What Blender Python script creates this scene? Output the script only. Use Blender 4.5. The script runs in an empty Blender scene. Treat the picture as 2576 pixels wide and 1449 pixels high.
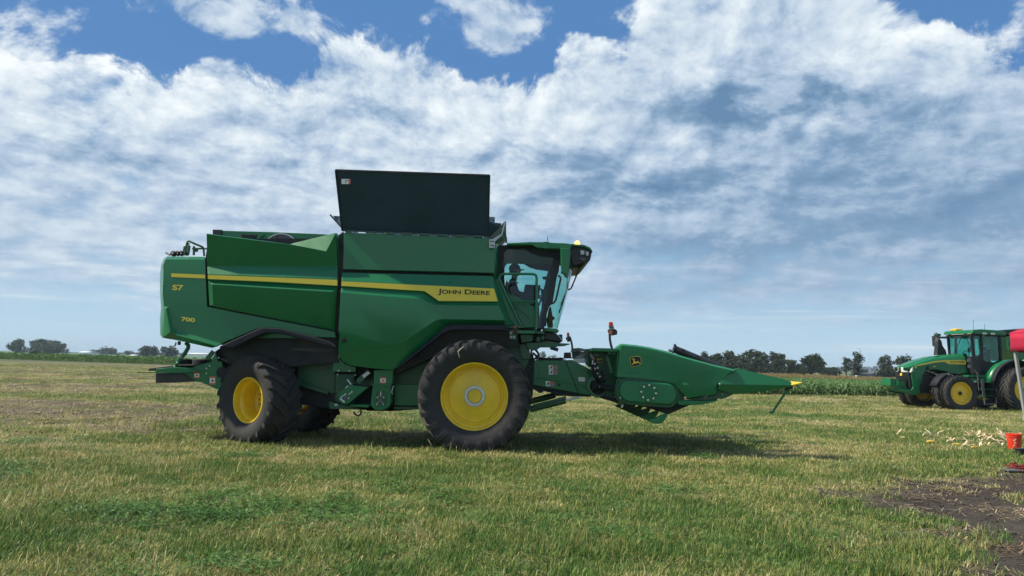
import bpy, bmesh, math, random
import numpy as np
from mathutils import Vector, Matrix

# ------------------------------------------------------------------ camera, sky, sun, exposure
SC = bpy.context.scene
COL = SC.collection
FPX = 1870.0                      # focal length in px of a 2576 px wide frame
EYE = 1.67
PITCH = math.radians(5.73)
ROLL = math.radians(1.4)
CAMROT = (Matrix.Rotation(math.pi / 2 + PITCH, 3, 'X') @ Matrix.Rotation(ROLL, 3, 'Z'))

cam_data = bpy.data.cameras.new("camera")
cam = bpy.data.objects.new("camera", cam_data)
COL.objects.link(cam)
cam.location = (0, 0, EYE)
cam.rotation_euler = CAMROT.to_euler()
cam_data.sensor_width = 36.0
cam_data.lens = FPX / 2576.0 * 36.0
cam_data.clip_start = 0.1
cam_data.clip_end = 20000.0
SC.camera = cam

SC.view_settings.view_transform = 'Standard'
SC.view_settings.look = 'None'
SC.view_settings.exposure = 0.36
SC.view_settings.gamma = 1.0
SC.view_settings.use_curve_mapping = False

SUN_TO = Vector((-1.0, -0.06, 1.14)).normalized()      # towards the sun: from the left, a little from the camera's side
SUN_EL = math.asin(SUN_TO.z)
sun_data = bpy.data.lights.new("sun", 'SUN')
sun_data.energy = 5.0
sun_data.angle = math.radians(2.0)
sun_data.color = (1.0, 0.90, 0.70)
sun = bpy.data.objects.new("sun", sun_data)
COL.objects.link(sun)
sun.rotation_euler = SUN_TO.to_track_quat('Z', 'Y').to_euler()
sun.location = (-30, -9, 30)


def ray(u, v):
    """world direction through a point of the 2576 x 1449 frame"""
    return (CAMROT @ Vector(((u - 1288.0) / FPX, -(v - 724.5) / FPX, -1.0)))


def P(u, v, Y):
    d = ray(u, v)
    t = Y / d.y
    return Vector((d.x * t, Y, EYE + d.z * t))


def G(u, v):
    d = ray(u, v)
    t = -EYE / d.z
    return Vector((d.x * t, d.y * t, 0.0))


Z1 = lambda x, y: (345.0 + x * .2557, 536.7 + y * .2557)
Z2 = lambda x, y: (817.8 + x * .2292, 408.9 + y * .2292)
Z3 = lambda x, y: (1213.9 + x * .2557, 549.5 + y * .2557)
Z4 = lambda x, y: (345.0 + x * .2183, 830.6 + y * .2183)
Z5 = lambda x, y: (817.8 + x * .2469, 792.2 + y * .2469)
Z6 = lambda x, y: (1328.9 + x * .20283, 792.2 + y * .20283)
Z7 = lambda x, y: (1661.1 + x * .1764, 830.6 + y * .1764)
Z8 = lambda x, y: (2172.2 + x * .2822, 805.0 + y * .2822)
ZA = lambda x, y: (1328.9 + x * .10141, 849.7 + y * .10141)
ZB = lambda x, y: (1520.6 + x * .15432, 849.7 + y * .15432)
ZC = lambda x, y: (830.6 + x * .11025, 894.5 + y * .11025)
ZD = lambda x, y: (408.9 + x * .05456, 587.8 + y * .05456)
ZE = lambda x, y: (2197.8 + x * .15867, 817.8 + y * .15867)
ZF = lambda x, y: (2363.9 + x * .15877, 817.8 + y * .15877)
ZG = lambda x, y: (2197.8 + x * .14683, 1047.8 + y * .14683)
ZH = lambda x, y: (1252.2 + x * .11464, 766.7 + y * .11464)


# ------------------------------------------------------------------ node helper
class NT:
    def __init__(self, tree):
        self.t = tree
        self.n = tree.nodes
        self.l = tree.links

    def node(self, kind, **kw):
        n = self.n.new(kind)
        for k, v in kw.items():
            setattr(n, k, v)
        return n

    def put(self, sock, val):
        if isinstance(val, bpy.types.NodeSocket):
            self.l.new(val, sock)
        elif val is not None:
            if isinstance(val, (tuple, list)) and len(val) == 3 and sock.type == 'RGBA':
                val = (*val, 1.0)
            sock.default_value = val

    def m(self, op, a, b=None, c=None, clamp=False):
        n = self.node('ShaderNodeMath', operation=op, use_clamp=clamp)
        for i, x in enumerate((a, b, c)):
            if x is not None:
                self.put(n.inputs[i], x)
        return n.outputs[0]

    def add(self, a, b): return self.m('ADD', a, b)
    def sub(self, a, b): return self.m('SUBTRACT', a, b)
    def mul(self, a, b): return self.m('MULTIPLY', a, b)
    def div(self, a, b): return self.m('DIVIDE', a, b)

    def smooth(self, x, lo, hi, a=0.0, b=1.0):
        n = self.node('ShaderNodeMapRange', interpolation_type='SMOOTHSTEP')
        for i, q in enumerate((x, lo, hi, a, b)):
            self.put(n.inputs[i], q)
        return n.outputs[0]

    def lin(self, x, lo, hi, a=0.0, b=1.0):
        n = self.node('ShaderNodeMapRange', interpolation_type='LINEAR', clamp=True)
        for i, q in enumerate((x, lo, hi, a, b)):
            self.put(n.inputs[i], q)
        return n.outputs[0]

    def mix(self, f, a, b):
        n = self.node('ShaderNodeMix', data_type='RGBA')
        self.put(n.inputs[0], f)
        self.put(n.inputs[6], a)
        self.put(n.inputs[7], b)
        return n.outputs[2]

    def noise(self, vec, scale, detail=4.0, rough=0.5, dist=0.0, lac=2.0, col=False):
        n = self.node('ShaderNodeTexNoise')
        if vec is not None:
            self.put(n.inputs['Vector'], vec)
        n.inputs['Scale'].default_value = scale
        n.inputs['Detail'].default_value = detail
        n.inputs['Roughness'].default_value = rough
        n.inputs['Lacunarity'].default_value = lac
        n.inputs['Distortion'].default_value = dist
        return n.outputs[1 if col else 0]

    def vec(self, x, y, z):
        n = self.node('ShaderNodeCombineXYZ')
        for i, q in enumerate((x, y, z)):
            self.put(n.inputs[i], q)
        return n.outputs[0]

    def vm(self, op, a, b):
        n = self.node('ShaderNodeVectorMath', operation=op)
        self.put(n.inputs[0], a)
        self.put(n.inputs[1], b)
        return n.outputs[0]


# ------------------------------------------------------------------ sky
world = bpy.data.worlds.new("World")
SC.world = world
world.use_nodes = True
W = NT(world.node_tree)
W.n.clear()


def sky_az_z(u, v):
    d = ray(u, v).normalized()
    return math.atan2(d.x, d.y), d.z


def build_sky():
    tc = W.node('ShaderNodeTexCoord').outputs['Generated']
    s = W.node('ShaderNodeSeparateXYZ')
    W.put(s.inputs[0], tc)
    x, y, z = s.outputs
    az = W.m('ARCTAN2', x, y)
    zc = W.add(W.m('MAXIMUM', z, 0.0), 0.085)
    px, py = W.div(x, zc), W.div(y, zc)
    p = W.vec(px, py, 0.3)
    # clear air
    sk = W.node('ShaderNodeTexSky', sky_type='NISHITA')
    sk.sun_disc = False
    sk.sun_elevation = SUN_EL
    sk.sun_rotation = math.atan2(SUN_TO.x, SUN_TO.y)
    sk.air_density = 1.0
    sk.dust_density = 0.6
    sk.ozone_density = 3.0
    skn = W.node('ShaderNodeVectorMath', operation='SCALE')
    W.put(skn.inputs[0], sk.outputs[0])
    skn.inputs[3].default_value = SKY_NISHITA
    clear = skn.outputs[0]
    clear = W.mix(0.85, clear, W.mix(W.smooth(z, 0.12, 0.36), W.mix(W.smooth(z, 0.0, 0.13), (0.45, 0.64, 0.80), (0.30, 0.49, 0.69)), (0.085, 0.225, 0.49)))
    # warped plane coordinates
    wn = W.noise(p, 1.3, 3.0, 0.55, col=True)
    wv = W.node('ShaderNodeVectorMath', operation='MULTIPLY_ADD')
    W.put(wv.inputs[0], wn)
    wv.inputs[1].default_value = (0.30, 0.30, 0.0)
    W.put(wv.inputs[2], p)
    pw = wv.outputs[0]
    # sky-sphere coordinates for the taller cauliflower heads
    q = W.vec(W.mul(az, 1.0), W.mul(z, 1.25), 0.7)
    nq = W.noise(q, 9.0, 10.0, 0.62, 0.35)
    nq2 = W.noise(W.vm('ADD', q, (-0.014, 0.024, 0.0)), 9.0, 10.0, 0.62, 0.35)
    nqb = W.noise(q, 3.1, 4.0, 0.5, 0.3)
    nmp = W.noise(pw, 2.1, 8.0, 0.56, 0.1)
    qs = W.vec(az, W.mul(z, 1.9), 4.1)
    ns = W.noise(qs, 12.5, 9.0, 0.60, 0.12)
    nss = W.noise(W.vm('ADD', qs, (-0.010, 0.018, 0.0)), 12.5, 9.0, 0.60, 0.12)
    kq = W.smooth(z, 0.05, 0.20, 0.38, 0.72)
    nm = W.add(W.mul(nmp, W.sub(1.0, kq)), W.mul(ns, kq))
    nms = W.noise(pw, 2.1, 6.0, 0.54, 0.1)
    nms2 = W.noise(W.vm('ADD', pw, (-0.10, 0.08, 0.0)), 2.1, 6.0, 0.54, 0.1)
    nbig = W.noise(pw, 0.55, 3.0, 0.5, 0.2)
    # the upper edge of the cloud bank over the field, height as a function of bearing
    fc = W.node('ShaderNodeFloatCurve')
    cur = fc.mapping.curves[0]
    edge = [(-60, 60), (60, 175), (150, 165), (185, 88), (230, 82), (300, 135), (345, 165), (440, 150), (500, 108), (560, 125),
            (620, 135), (690, 185), (725, 225), (750, 175), (830, 150), (890, 125), (960, 175), (1000, 185), (1040, 108),
            (1090, 125), (1150, 160), (1200, 195), (1300, 200), (1390, 170), (1450, 80), (1500, 110), (1570, 135), (1605, 30),
            (1650, -60), (1760, -120), (2000, -160), (2180, -130), (2260, -30), (2330, 40), (2400, 60), (2460, 105), (2510, 125), (2576, 110), (2640, 80)]
    pts = []
    for (u, v) in edge:
        a, zz = sky_az_z(u, v)
        pts.append(((a + 0.8) / 1.6, zz))
    pts.sort()
    pts = [(0.0, 0.45), (0.05, 0.42)] + pts + [(0.95, 0.40), (1.0, 0.5)]
    while len(cur.points) < len(pts):
        cur.points.new(0.5, 0.5)
    for c, (a, b) in zip(cur.points, pts):
        c.location = (a, b)
        c.handle_type = 'VECTOR'
    fc.mapping.use_clip = False
    fc.mapping.update()
    W.put(fc.inputs['Value'], W.lin(az, -0.8, 0.8))
    ez = fc.outputs[0]
    ragged = W.add(W.sub(ez, z), W.mul(W.sub(nq, 0.5), 0.26))
    bank = W.smooth(W.add(ragged, W.mul(W.sub(nqb, 0.5), 0.10)), -0.008, 0.016)

    def blob(u, v, ru, rv, amp):
        a, zz = sky_az_z(u, v)
        da = W.div(W.sub(az, a), ru / FPX)
        dz = W.div(W.sub(z, zz), rv / FPX)
        r2 = W.add(W.mul(da, da), W.mul(dz, dz))
        return W.mul(W.m('EXPONENT', W.mul(r2, -1.0)), amp)

    def total(items):
        o = blob(*items[0])
        for i in items[1:]:
            o = W.add(o, blob(*i))
        return o
    # loose clouds above the bank
    up = total([(470, -10, 230, 75, .26), (570, 40, 110, 45, .28), (740, 70, 45, 30, .25), (770, 38, 60, 10, .2), (1180, 20, 170, 80, .30), (1270, 90, 90, 60, .22),
                (30, 75, 110, 75, .30), (330, 20, 50, 30, .22), (1660, 0, 130, 70, .3), (2540, 10, 90, 45, .3), (2560, 110, 60, 40, .25), (130, 20, 60, 40, .16)])
    far_up = W.smooth(z, 0.47, 0.75, 0.0, 0.16)
    loose = W.smooth(W.add(W.add(W.mul(W.sub(nq, 0.5), 1.7), W.mul(W.sub(nqb, 0.5), 0.35)), W.add(up, far_up)), 0.10, 0.34)
    # bank body: thins towards the horizon into streaks
    holes = total([(200, 260, 60, 90, .05), (330, 470, 40, 26, .22), (150, 210, 90, 30, .12), (730, 200, 40, 60, .10), (500, 215, 40, 30, .12), (1380, 170, 110, 45, .10), (1640, 180, 40, 30, .06), (1480, 660, 150, 60, .12)])
    low = W.add(W.smooth(z, 0.02, 0.10, -0.22, 0.03), W.smooth(z, 0.10, 0.26, 0.0, 0.17))
    thin = W.smooth(W.add(ragged, W.mul(W.sub(nqb, 0.5), 0.10)), 0.10, 0.0, 0.0, 0.13)
    body = W.smooth(W.sub(W.sub(W.add(nm, low), holes), thin), 0.30, 0.60)
    cover = W.m('MAXIMUM', W.mul(bank, body), W.mul(loose, 0.85))
    # light and shade of the cloud itself: relief of the same field towards the sun
    rel_q = W.mul(W.sub(nq, nq2), 1.9)
    rel_m = W.add(W.mul(W.sub(nms, nms2), 0.8), W.mul(W.sub(ns, nss), 1.25))
    hi = W.smooth(z, 0.20, 0.36)
    rel = W.add(W.mul(rel_q, W.add(W.mul(hi, 0.75), 0.25)), W.mul(rel_m, W.sub(1.0, W.mul(hi, 0.6))))
    calm = W.mul(W.smooth(z, 0.07, 0.30, 0.48, 1.0), W.lin(az, 0.0, 0.35, 1.0, 0.72))
    rel = W.mul(rel, calm)
    dark = total([(1960, 288, 230, 62, .40), (1890, 232, 180, 78, .24), (2060, 215, 130, 50, .20), (2250, 240, 120, 40, .16), (1780, 190, 140, 80, .10), (1240, 375, 130, 30, .26), (1500, 400, 200, 40, .16), (2300, 330, 300, 50, .18),
                  (2000, 460, 500, 60, .17), (1650, 480, 250, 50, .2), (2300, 560, 300, 50, .14), (1900, 620, 400, 45, .16), (250, 400, 160, 40, .13), (520, 330, 120, 40, .09), (700, 380, 130, 40, .14), (900, 450, 200, 36, .10), (1000, 300, 150, 40, .08)])
    light = total([(330, 180, 220, 80, .12), (600, 200, 120, 50, .10), (1100, 230, 260, 60, .08), (2240, 60, 100, 60, .14), (2120, 175, 70, 40, .18), (2260, 120, 90, 50, .12), (2450, 95, 60, 40, .16),
                   (1620, 400, 60, 24, .22), (2090, 310, 90, 30, .26), (2180, 280, 100, 30, .14), (1690, 170, 110, 80, .10), (1000, 430, 60, 14, .10), (1380, 560, 60, 40, .06), (1290, 410, 70, 24, .16), (120, 300, 180, 130, .08), (1180, 330, 150, 40, .10)])
    lum = W.add(0.625, W.mul(rel, 0.85))
    lum = W.add(lum, W.mul(W.mul(W.sub(nm, 0.5), 0.75), calm))
    lum = W.add(lum, W.mul(W.sub(nbig, 0.5), 0.42))
    lum = W.add(W.sub(lum, W.mul(dark, W.lin(W.add(ns, nm), 0.80, 1.20, 1.25, 0.55))), light)
    lum = W.sub(lum, W.mul(W.lin(az, -0.15, 0.50, 0.0, 0.17), W.smooth(z, 0.36, 0.20)))
    lum = W.sub(lum, W.smooth(z, 0.30, 0.08, 0.0, 0.11))
    lum = W.m('MINIMUM', W.m('MAXIMUM', lum, 0.0), 1.0)
    ramp = W.node('ShaderNodeValToRGB')
    cr = ramp.color_ramp
    cr.elements[0].position = 0.0
    cr.elements[0].color = (0.125, 0.235, 0.385, 1)
    cr.elements[1].position = 1.0
    cr.elements[1].color = (0.86, 0.91, 0.93, 1)
    for pos, c in ((0.25, (0.215, 0.335, 0.495)), (0.50, (0.42, 0.53, 0.67)), (0.72, (0.62, 0.71, 0.79))):
        e = cr.elements.new(pos)
        e.color = (*c, 1)
    W.put(ramp.inputs[0], lum)
    cloud = ramp.outputs[0]
    cloud = W.mix(W.smooth(z, 0.11, 0.0, 0.0, 0.8), cloud, (0.46, 0.64, 0.78))
    # thin long streaks just over the horizon
    st = W.noise(W.vec(W.mul(az, 2.2), W.mul(z, 60.0), 2.0), 1.7, 5.0, 0.6, 0.3)
    streak = W.mul(W.mul(W.smooth(st, 0.56, 0.72), W.smooth(z, 0.012, 0.03)), W.smooth(z, 0.16, 0.075))
    band = total([(1500, 812, 420, 5, .55), (2330, 874, 170, 4.5, .75), (2250, 868, 120, 4, .35), (80, 745, 90, 9, .4), (300, 748, 70, 7, .35), (1900, 800, 300, 6, .25)])
    skyc = W.mix(cover, clear, cloud)
    skyc = W.mix(W.m('MINIMUM', W.add(W.mul(streak, 0.5), W.mul(band, W.smooth(st, 0.3, 0.6))), 1.0), skyc, (0.62, 0.72, 0.78))
    bg = W.node('ShaderNodeBackground')
    W.put(bg.inputs[0], skyc)
    bg.inputs[1].default_value = 0.87
    out = W.node('ShaderNodeOutputWorld')
    W.l.new(bg.outputs[0], out.inputs[0])


SKY_NISHITA = 0.10
build_sky()
world.cycles.sampling_method = 'MANUAL'
world.cycles.sample_map_resolution = 512
SC.cycles.max_bounces = 8
SC.cycles.diffuse_bounces = 3
SC.cycles.glossy_bounces = 3
SC.cycles.transparent_max_bounces = 24
SC.cycles.transmission_bounces = 6
SC.cycles.volume_bounces = 0


# ------------------------------------------------------------------ materials
def new_mat(name):
    m = bpy.data.materials.new(name)
    m.use_nodes = True
    t = NT(m.node_tree)
    t.n.clear()
    out = t.node('ShaderNodeOutputMaterial')
    return m, t, out


def principled(t, out, **kw):
    b = t.node('ShaderNodeBsdfPrincipled')
    for k, v in kw.items():
        t.put(b.inputs[k.replace('_', ' ')], v)
    t.l.new(b.outputs[0], out.inputs[0])
    return b


def simple(name, col, rough=0.5, metal=0.0, var=0.12, scale=6.0, coat=0.0, spec=0.5, bump=0.0, dust=None, bscale=40.0, alpha=None):
    m, t, out = new_mat(name)
    pos = t.node('ShaderNodeNewGeometry').outputs['Position']
    n = t.noise(pos, scale, 5.0, 0.6)
    c0 = tuple(max(0, c * (1 - var)) for c in col)
    c1 = tuple(min(1, c * (1 + var)) for c in col)
    c = t.mix(t.smooth(n, 0.3, 0.7), c0, c1)
    r = t.lin(n, 0.3, 0.7, rough * 0.85, min(1.0, rough * 1.15))
    if dust:
        d = t.noise(pos, 2.2, 6.0, 0.65)
        d2 = t.noise(pos, 55.0, 2.0, 0.6)
        f = t.mul(t.smooth(t.add(d, t.mul(t.sub(d2, 0.5), 0.3)), 0.42, 0.72), dust[1])
        c = t.mix(f, c, dust[0])
        r = t.add(r, t.mul(f, 0.3))
    kw = dict(Base_Color=c, Roughness=r, Metallic=metal)
    b = principled(t, out, **kw)
    b.inputs['Specular IOR Level'].default_value = spec
    b.inputs['Coat Weight'].default_value = coat
    b.inputs['Coat Roughness'].default_value = 0.08
    if bump:
        bn = t.node('ShaderNodeBump')
        bn.inputs['Strength'].default_value = bump
        bn.inputs['Distance'].default_value = 0.01 if bscale > 5 else 0.05
        t.put(bn.inputs['Height'], t.noise(pos, bscale, 4.0 if bscale > 5 else 1.0, 0.6))
        t.l.new(bn.outputs[0], b.inputs['Normal'])
    return m


DUST = (0.16, 0.14, 0.10)
M = {}
M['green'] = simple('green_paint', (0.004, 0.140, 0.048), 0.30, coat=0.22, var=0.05, scale=1.2, spec=0.42, dust=(DUST, 0.07), bump=0.12, bscale=1.6)
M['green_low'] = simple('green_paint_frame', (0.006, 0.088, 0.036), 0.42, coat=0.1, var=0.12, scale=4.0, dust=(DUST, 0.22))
M['poly'] = simple('green_moulded_plastic', (0.008, 0.162, 0.057), 0.42, var=0.06, scale=2.0, dust=(DUST, 0.12), bump=0.05, bscale=120.0)
M['yellow'] = simple('yellow_paint', (0.83, 0.55, 0.015), 0.36, coat=0.2, var=0.06, scale=3.0, dust=((0.42, 0.30, 0.06), 0.35))
M['decal_yellow'] = simple('yellow_decal', (0.80, 0.61, 0.06), 0.45, var=0.03)
M['lid'] = simple('dark_lid_liner', (0.010, 0.036, 0.070), 0.42, var=0.15, scale=1.5, dust=((0.018, 0.038, 0.065), 0.3))
M['black'] = simple('black_plastic', (0.016, 0.018, 0.022), 0.5, var=0.15, dust=((0.08, 0.075, 0.065), 0.25))
M['gap'] = simple('black_parts_and_gap_shade', (0.006, 0.011, 0.015), 0.7)  # near-black for seals and black parts; also paints the shade in gaps
M['trim'] = simple('dark_rubber_trim', (0.020, 0.023, 0.034), 0.72, var=0.1, spec=0.22, dust=((0.07, 0.065, 0.06), 0.25))
M['tyre'] = simple('tyre_rubber', (0.020, 0.021, 0.024), 0.78, var=0.2, scale=9.0, dust=((0.080, 0.074, 0.064), 0.34), bump=0.25, bscale=90.0)
M['white'] = simple('white_decal', (0.78, 0.78, 0.76), 0.45, var=0.03)
M['decal_red'] = simple('orange_decal', (0.62, 0.13, 0.05), 0.5, var=0.05)
M['decal_grey'] = simple('grey_decal', (0.22, 0.21, 0.24), 0.5, var=0.25, scale=60.0)
M['metal'] = simple('galvanised_steel', (0.48, 0.49, 0.50), 0.42, metal=0.75, var=0.15, scale=12.0)
M['bolt'] = simple('zinc_bolt', (0.72, 0.72, 0.70), 0.35, metal=0.5, var=0.1)
M['chrome'] = simple('chrome_rod', (0.80, 0.80, 0.80), 0.12, metal=1.0, var=0.02)
M['screen'] = simple('rotary_screen_mesh', (0.13, 0.12, 0.13), 0.7, metal=0.3, var=0.3, scale=90.0)
M['seat'] = simple('seat_fabric', (0.022, 0.023, 0.026), 0.9)
M['liner'] = simple('grey_headliner', (0.20, 0.21, 0.23), 0.9)
M['skin'] = simple('skin', (0.42, 0.24, 0.17), 0.55, var=0.05)
M['shirt'] = simple('dark_shirt', (0.030, 0.033, 0.042), 0.85, var=0.15)
M['blue_shirt'] = simple('blue_shirt', (0.045, 0.10, 0.22), 0.85, var=0.12)
M['jeans'] = simple('denim', (0.04, 0.06, 0.11), 0.9, var=0.15)
M['cap_dark'] = simple('dark_cap', (0.02, 0.024, 0.03), 0.85)
M['cap_white'] = simple('white_cap', (0.7, 0.7, 0.68), 0.8)
M['red_cloth'] = simple('red_canopy_cloth', (0.40, 0.008, 0.045), 0.75, var=0.1, scale=4.0, bump=0.2, bscale=14.0)
M['bucket'] = simple('red_bucket_plastic', (0.72, 0.045, 0.018), 0.4, var=0.04)
M['rope'] = simple('red_rope', (0.20, 0.018, 0.03), 0.9)
M['alu'] = simple('grey_tent_pole', (0.42, 0.45, 0.47), 0.45, metal=0.35, var=0.05)
M['husk'] = simple('corn_husk', (0.72, 0.57, 0.36), 0.75, var=0.28, scale=22.0)
M['kernel'] = simple('corn_cob', (0.75, 0.50, 0.08), 0.6, var=0.15, scale=60.0)
M['wall_white'] = simple('white_siding', (0.72, 0.74, 0.75), 0.7, var=0.04, scale=0.4)
M['wall_house'] = simple('grey_siding', (0.62, 0.64, 0.66), 0.8, var=0.05, scale=0.4)
M['roof'] = simple('grey_shingles', (0.11, 0.12, 0.14), 0.85, var=0.1, scale=0.8)
M['bark'] = simple('bark', (0.05, 0.040, 0.032), 0.95, var=0.2, scale=3.0)
M['window_far'] = simple('dark_window', (0.03, 0.04, 0.05), 0.15)
M['amber_off'] = simple('amber_lens', (0.75, 0.45, 0.04), 0.25, var=0.05)
M['lamp_white'] = simple('clear_lamp_lens', (0.55, 0.56, 0.56), 0.15, var=0.25, scale=60.0)
M['red_lens'] = simple('red_lens', (0.75, 0.022, 0.015), 0.25, var=0.05)
M['orange_lens'] = simple('orange_reflector', (0.50, 0.10, 0.03), 0.3, var=0.05)
M['gun'] = simple('grey_plastic', (0.10, 0.105, 0.11), 0.55, var=0.1)


def emit_mat(name, col, strength):
    m, t, out = new_mat(name)
    b = principled(t, out, Base_Color=col, Roughness=0.3)
    t.put(b.inputs['Emission Color'], col)
    b.inputs['Emission Strength'].default_value = strength
    return m


M['beacon'] = emit_mat('lit_amber_beacon', (1.0, 0.50, 0.08), 2.6)


def glass_mat(name, tint, refl=1.0):
    m, t, out = new_mat(name)
    tr = t.node('ShaderNodeBsdfTransparent')
    t.put(tr.inputs[0], tint)
    gl = t.node('ShaderNodeBsdfGlossy')
    gl.inputs['Roughness'].default_value = 0.02
    t.put(gl.inputs['Color'], (0.9, 0.95, 0.95))
    lw = t.node('ShaderNodeLayerWeight')
    lw.inputs['Blend'].default_value = 0.5
    fr = t.add(t.mul(t.m('POWER', lw.outputs['Facing'], 5.0), 0.55), 0.05)
    mx = t.node('ShaderNodeMixShader')
    t.put(mx.inputs[0], t.m('MULTIPLY', fr, refl, clamp=True))
    t.l.new(tr.outputs[0], mx.inputs[1])
    t.l.new(gl.outputs[0], mx.inputs[2])
    t.l.new(mx.outputs[0], out.inputs[0])
    return m


M['glass'] = glass_mat('tinted_cab_glass', (0.52, 0.80, 0.75))
M['glass_far'] = glass_mat('tinted_far_glass', (0.56, 0.80, 0.80))


def leaf_mat(name, c_a, c_b, c_c, scale=0.4, trans=0.25, rough=0.6):
    m, t, out = new_mat(name)
    geo = t.node('ShaderNodeNewGeometry')
    oi = t.node('ShaderNodeObjectInfo')
    n = t.noise(geo.outputs['Position'], scale, 3.0, 0.6)
    r = geo.outputs['Random Per Island']
    c = t.mix(t.smooth(t.add(n, t.mul(t.sub(r, 0.5), 0.35)), 0.32, 0.68), c_a, c_b)
    c = t.mix(t.mul(t.smooth(r, 0.75, 1.0), 0.5), c, c_c)
    c = t.mix(t.mul(oi.outputs['Random'], 0.35), c, c_a)
    d = t.node('ShaderNodeBsdfPrincipled')
    t.put(d.inputs['Base Color'], c)
    d.inputs['Roughness'].default_value = rough
    d.inputs['Specular IOR Level'].default_value = 0.25
    tl = t.node('ShaderNodeBsdfTranslucent')
    t.put(tl.inputs[0], c)
    mx = t.node('ShaderNodeMixShader')
    mx.inputs[0].default_value = trans
    t.l.new(d.outputs[0], mx.inputs[1])
    t.l.new(tl.outputs[0], mx.inputs[2])
    t.l.new(mx.outputs[0], out.inputs[0])
    return m


M['leaf_dark'] = leaf_mat('dark_tree_leaves', (0.022, 0.038, 0.020), (0.050, 0.078, 0.030), (0.075, 0.100, 0.040))
M['leaf_mid'] = leaf_mat('mid_tree_leaves', (0.032, 0.058, 0.022), (0.072, 0.110, 0.038), (0.11, 0.13, 0.055))
M['weed'] = leaf_mat('green_weed_leaves', (0.06, 0.13, 0.03), (0.12, 0.21, 0.05), (0.18, 0.24, 0.08), scale=0.8)
M['corn_leaf'] = leaf_mat('green_corn_leaves', (0.10, 0.19, 0.06), (0.20, 0.31, 0.12), (0.34, 0.42, 0.22), scale=0.9, trans=0.3)
M['tassel'] = leaf_mat('tan_corn_tassels', (0.26, 0.19, 0.085), (0.36, 0.27, 0.13), (0.42, 0.33, 0.17), scale=0.6, trans=0.2)


# ------------------------------------------------------------------ object helpers
def tag(o, label=None, cat=None, group=None, kind=None):
    if label:
        o['label'] = label
    if cat:
        o['category'] = cat
    if group:
        o['group'] = group
    if kind:
        o['kind'] = kind
    return o


def thing(name, label, cat, loc=(0, 0, 0), rz=0.0, group=None):
    o = bpy.data.objects.new(name, None)
    o.empty_display_size = 0.2
    COL.objects.link(o)
    o.location = loc
    o.rotation_euler = (0, 0, rz)
    return tag(o, label, cat, group)


def copy_tree(o, parent=None):
    c = o.copy()
    COL.objects.link(c)
    c.parent = parent
    for ch in list(o.children):
        copy_tree(ch, c)
    return c


ORIGIN = {}


def world_origin(parent):
    """sum of locations up the chain (parents built in world coordinates are never rotated)"""
    w = Vector((0, 0, 0))
    o = parent
    while o is not None:
        w += Vector(o.location)
        o = o.parent
    return w


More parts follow.
